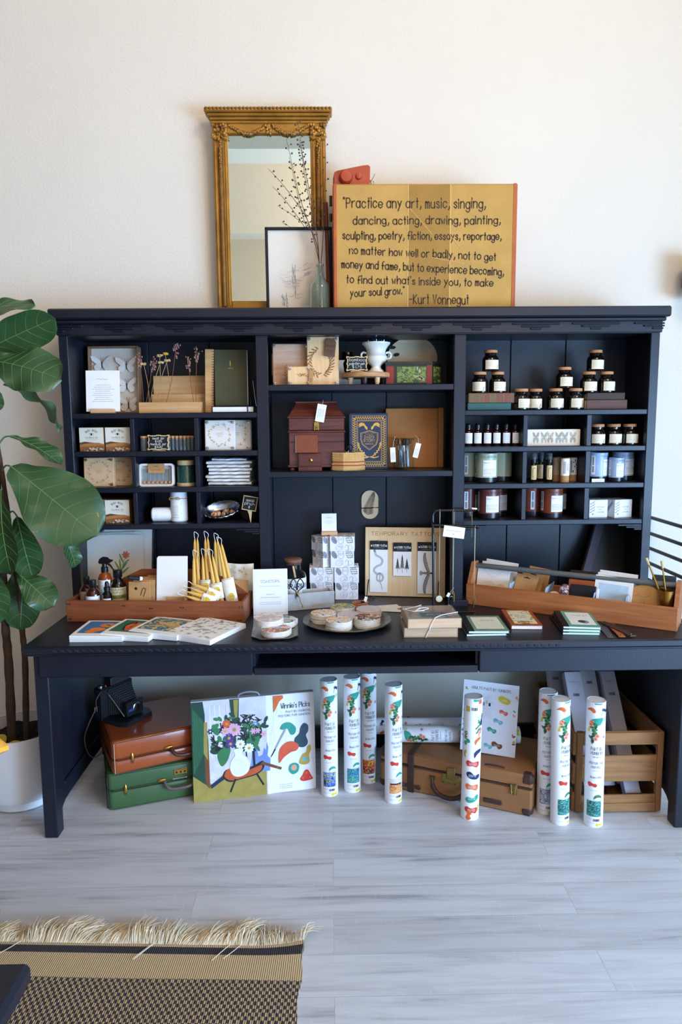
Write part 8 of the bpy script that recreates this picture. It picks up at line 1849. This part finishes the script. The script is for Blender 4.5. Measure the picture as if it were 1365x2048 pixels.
# ---------------------------------------------------------------- rug and low table
def weave(name, kind):
    mt = bpy.data.materials.new(name); mt.use_nodes = True; nt = mt.node_tree; n = nt.nodes; L = nt.links; p = n['Principled BSDF']; p.inputs['Roughness'].default_value = .95
    tc = n.new('ShaderNodeTexCoord'); mp = n.new('ShaderNodeMapping'); L.new(tc.outputs['Object'], mp.inputs[0])
    nz = n.new('ShaderNodeTexNoise'); nz.inputs['Scale'].default_value = 90; L.new(tc.outputs['Object'], nz.inputs['Vector'])
    wv = n.new('ShaderNodeTexWave'); wv.wave_type = 'BANDS'; wv.bands_direction = 'X'; wv.inputs['Scale'].default_value = 52; wv.inputs['Distortion'].default_value = .6; L.new(tc.outputs['Object'], wv.inputs['Vector'])
    rp = n.new('ShaderNodeValToRGB'); e = rp.color_ramp.elements
    if kind == 'check':
        ck = n.new('ShaderNodeTexChecker'); ck.inputs['Scale'].default_value = 1; mp.inputs['Scale'].default_value = (112, 84, 1); mp.inputs['Location'].default_value = (0, 0, .5)
        ad = n.new('ShaderNodeVectorMath'); ad.operation = 'ADD'; sc2 = n.new('ShaderNodeVectorMath'); sc2.operation = 'SCALE'; sc2.inputs['Scale'].default_value = .5
        n3 = n.new('ShaderNodeTexNoise'); n3.inputs['Scale'].default_value = 60; L.new(tc.outputs['Object'], n3.inputs['Vector']); L.new(n3.outputs['Color'], sc2.inputs[0]); L.new(mp.outputs[0], ad.inputs[0]); L.new(sc2.outputs[0], ad.inputs[1])
        L.new(ad.outputs[0], ck.inputs['Vector']); ck.inputs['Color1'].default_value = (*lin('#3d353b'), 1); ck.inputs['Color2'].default_value = (*lin('#c4a77c'), 1)
        mx = n.new('ShaderNodeMix'); mx.data_type = 'RGBA'; mx.blend_type = 'MULTIPLY'; mx.inputs[0].default_value = .5; L.new(ck.outputs['Color'], mx.inputs[6]); L.new(nz.outputs['Fac'], mx.inputs[7]); L.new(mx.outputs[2], p.inputs['Base Color'])
        bp = n.new('ShaderNodeBump'); bp.inputs['Strength'].default_value = .8; bp.inputs['Distance'].default_value = .003; L.new(wv.outputs['Fac'], bp.inputs['Height']); L.new(bp.outputs[0], p.inputs['Normal'])
    else:
        a, b = ('#a88d64', '#c9b088') if kind == 'tan' else ('#29252a', '#3a343a'); e[0].color = (*lin(a), 1); e[1].color = (*lin(b), 1); L.new(wv.outputs['Fac'], rp.inputs[0]); L.new(rp.outputs[0], p.inputs['Base Color'])
        bp = n.new('ShaderNodeBump'); bp.inputs['Strength'].default_value = .7; bp.inputs['Distance'].default_value = .003; L.new(wv.outputs['Fac'], bp.inputs['Height']); L.new(bp.outputs[0], p.inputs['Normal'])
    return mt
RT, RD, RC = weave('rug_tan_rib', 'tan'), weave('rug_dark_rib', 'dark'), weave('rug_check', 'check')
t = thing('rug', 'flat woven tan and charcoal rug with pale fringe in the foreground', 'rug', (-.088, -1.034, 0), R(-2.7))
Wr = .96
def rz_(x, y): 
    e = max(0, 1-(-x)/.16)*max(0, 1-(-y)/.10); return .0065+.022*e*e+.0012*math.sin(x*9)*math.sin(y*7)
def rxo(x, y): return .004*math.sin(y*40)*max(0, 1+x/.1)
m = MB()
def strip(y0, y1, mt, nx=90, ny=6):
    m.grid(lambda u, v: ((-Wr+Wr*u)+rxo(-Wr+Wr*u, y0+(y1-y0)*v), y0+(y1-y0)*v, rz_(-Wr+Wr*u, y0+(y1-y0)*v)), nx, ny, mt)
strip(-.013, .0, RT); strip(-.041, -.013, RD); strip(-.132, -.041, RT); strip(-1.25, -.132, RC, 90, 20)
N = 40
m.grid(lambda u, v: (0+rxo(0, -1.25*u), -1.25*u, rz_(0, -1.25*u)*v), N, 1, RC); m.grid(lambda u, v: (-Wr*u, 0, rz_(-Wr*u, 0)*v), N, 1, RT); m.grid(lambda u, v: (-Wr*u, -1.25, .006*v), 4, 1, RC); m.grid(lambda u, v: (-Wr, -1.25*u, .006*v), 4, 1, RC)
m.build('woven_body', t)
FRG = mat('fringe_jute', '#c2ab84', .9, var=.2, vs=40); FRL = mat('fringe_pale', '#d9cdb5', .9, var=.1, vs=40)
m = MB(); rnd = random.Random(6)
for k in range(900):
    x = -Wr+Wr*(k/900)+rnd.uniform(-.006, .006); cl = math.sin(x*23)+.6*math.sin(x*61+1); le = rnd.uniform(.045, .088)*(1+.12*cl); dx = .022+.024*rnd.gauss(0, 1)*.7+.030*math.sin(x*17); z0 = rz_(min(0, x), 0)
    hh = max(.002, .014+.012*cl+rnd.uniform(-.006, .010))
    m.tube(catmull([(x, -.004, z0+.001), (x+dx*.35, le*.4, z0+hh*.9), (x+dx, le, max(.0015, .003+hh*.5+rnd.uniform(-.003, .006)))], 3), [.0013, .0013, .0012, .0012, .001, .001, .0008], FRL if rnd.random() < .45 else FRG, 3)
for k in range(5): x = rnd.uniform(-.9, -.05); m.tube(catmull([(x, 0, .009), (x-.02, -.03, .010), (x-.045, -.05-rnd.uniform(0, .02), .009)], 4), .0011, FRL, 4)
f = m.build('fringe', t); f['kind'] = 'stuff'
NT = NAVY
t = thing('low_table', 'navy low table whose corner shows at the bottom left', 'table', (-.62, -1.61, 0))
m = MB(); m.box(-.40, 0, -.62, 0, .405, .45, NT, .010); m.build('tabletop', t)
for x in (-.34, -.06):
    for y in (-.57, -.10): m = MB(); m.box(x-.02, x+.02, y-.02, y+.02, .0066, .405, NT, .004); m.build('leg', t)
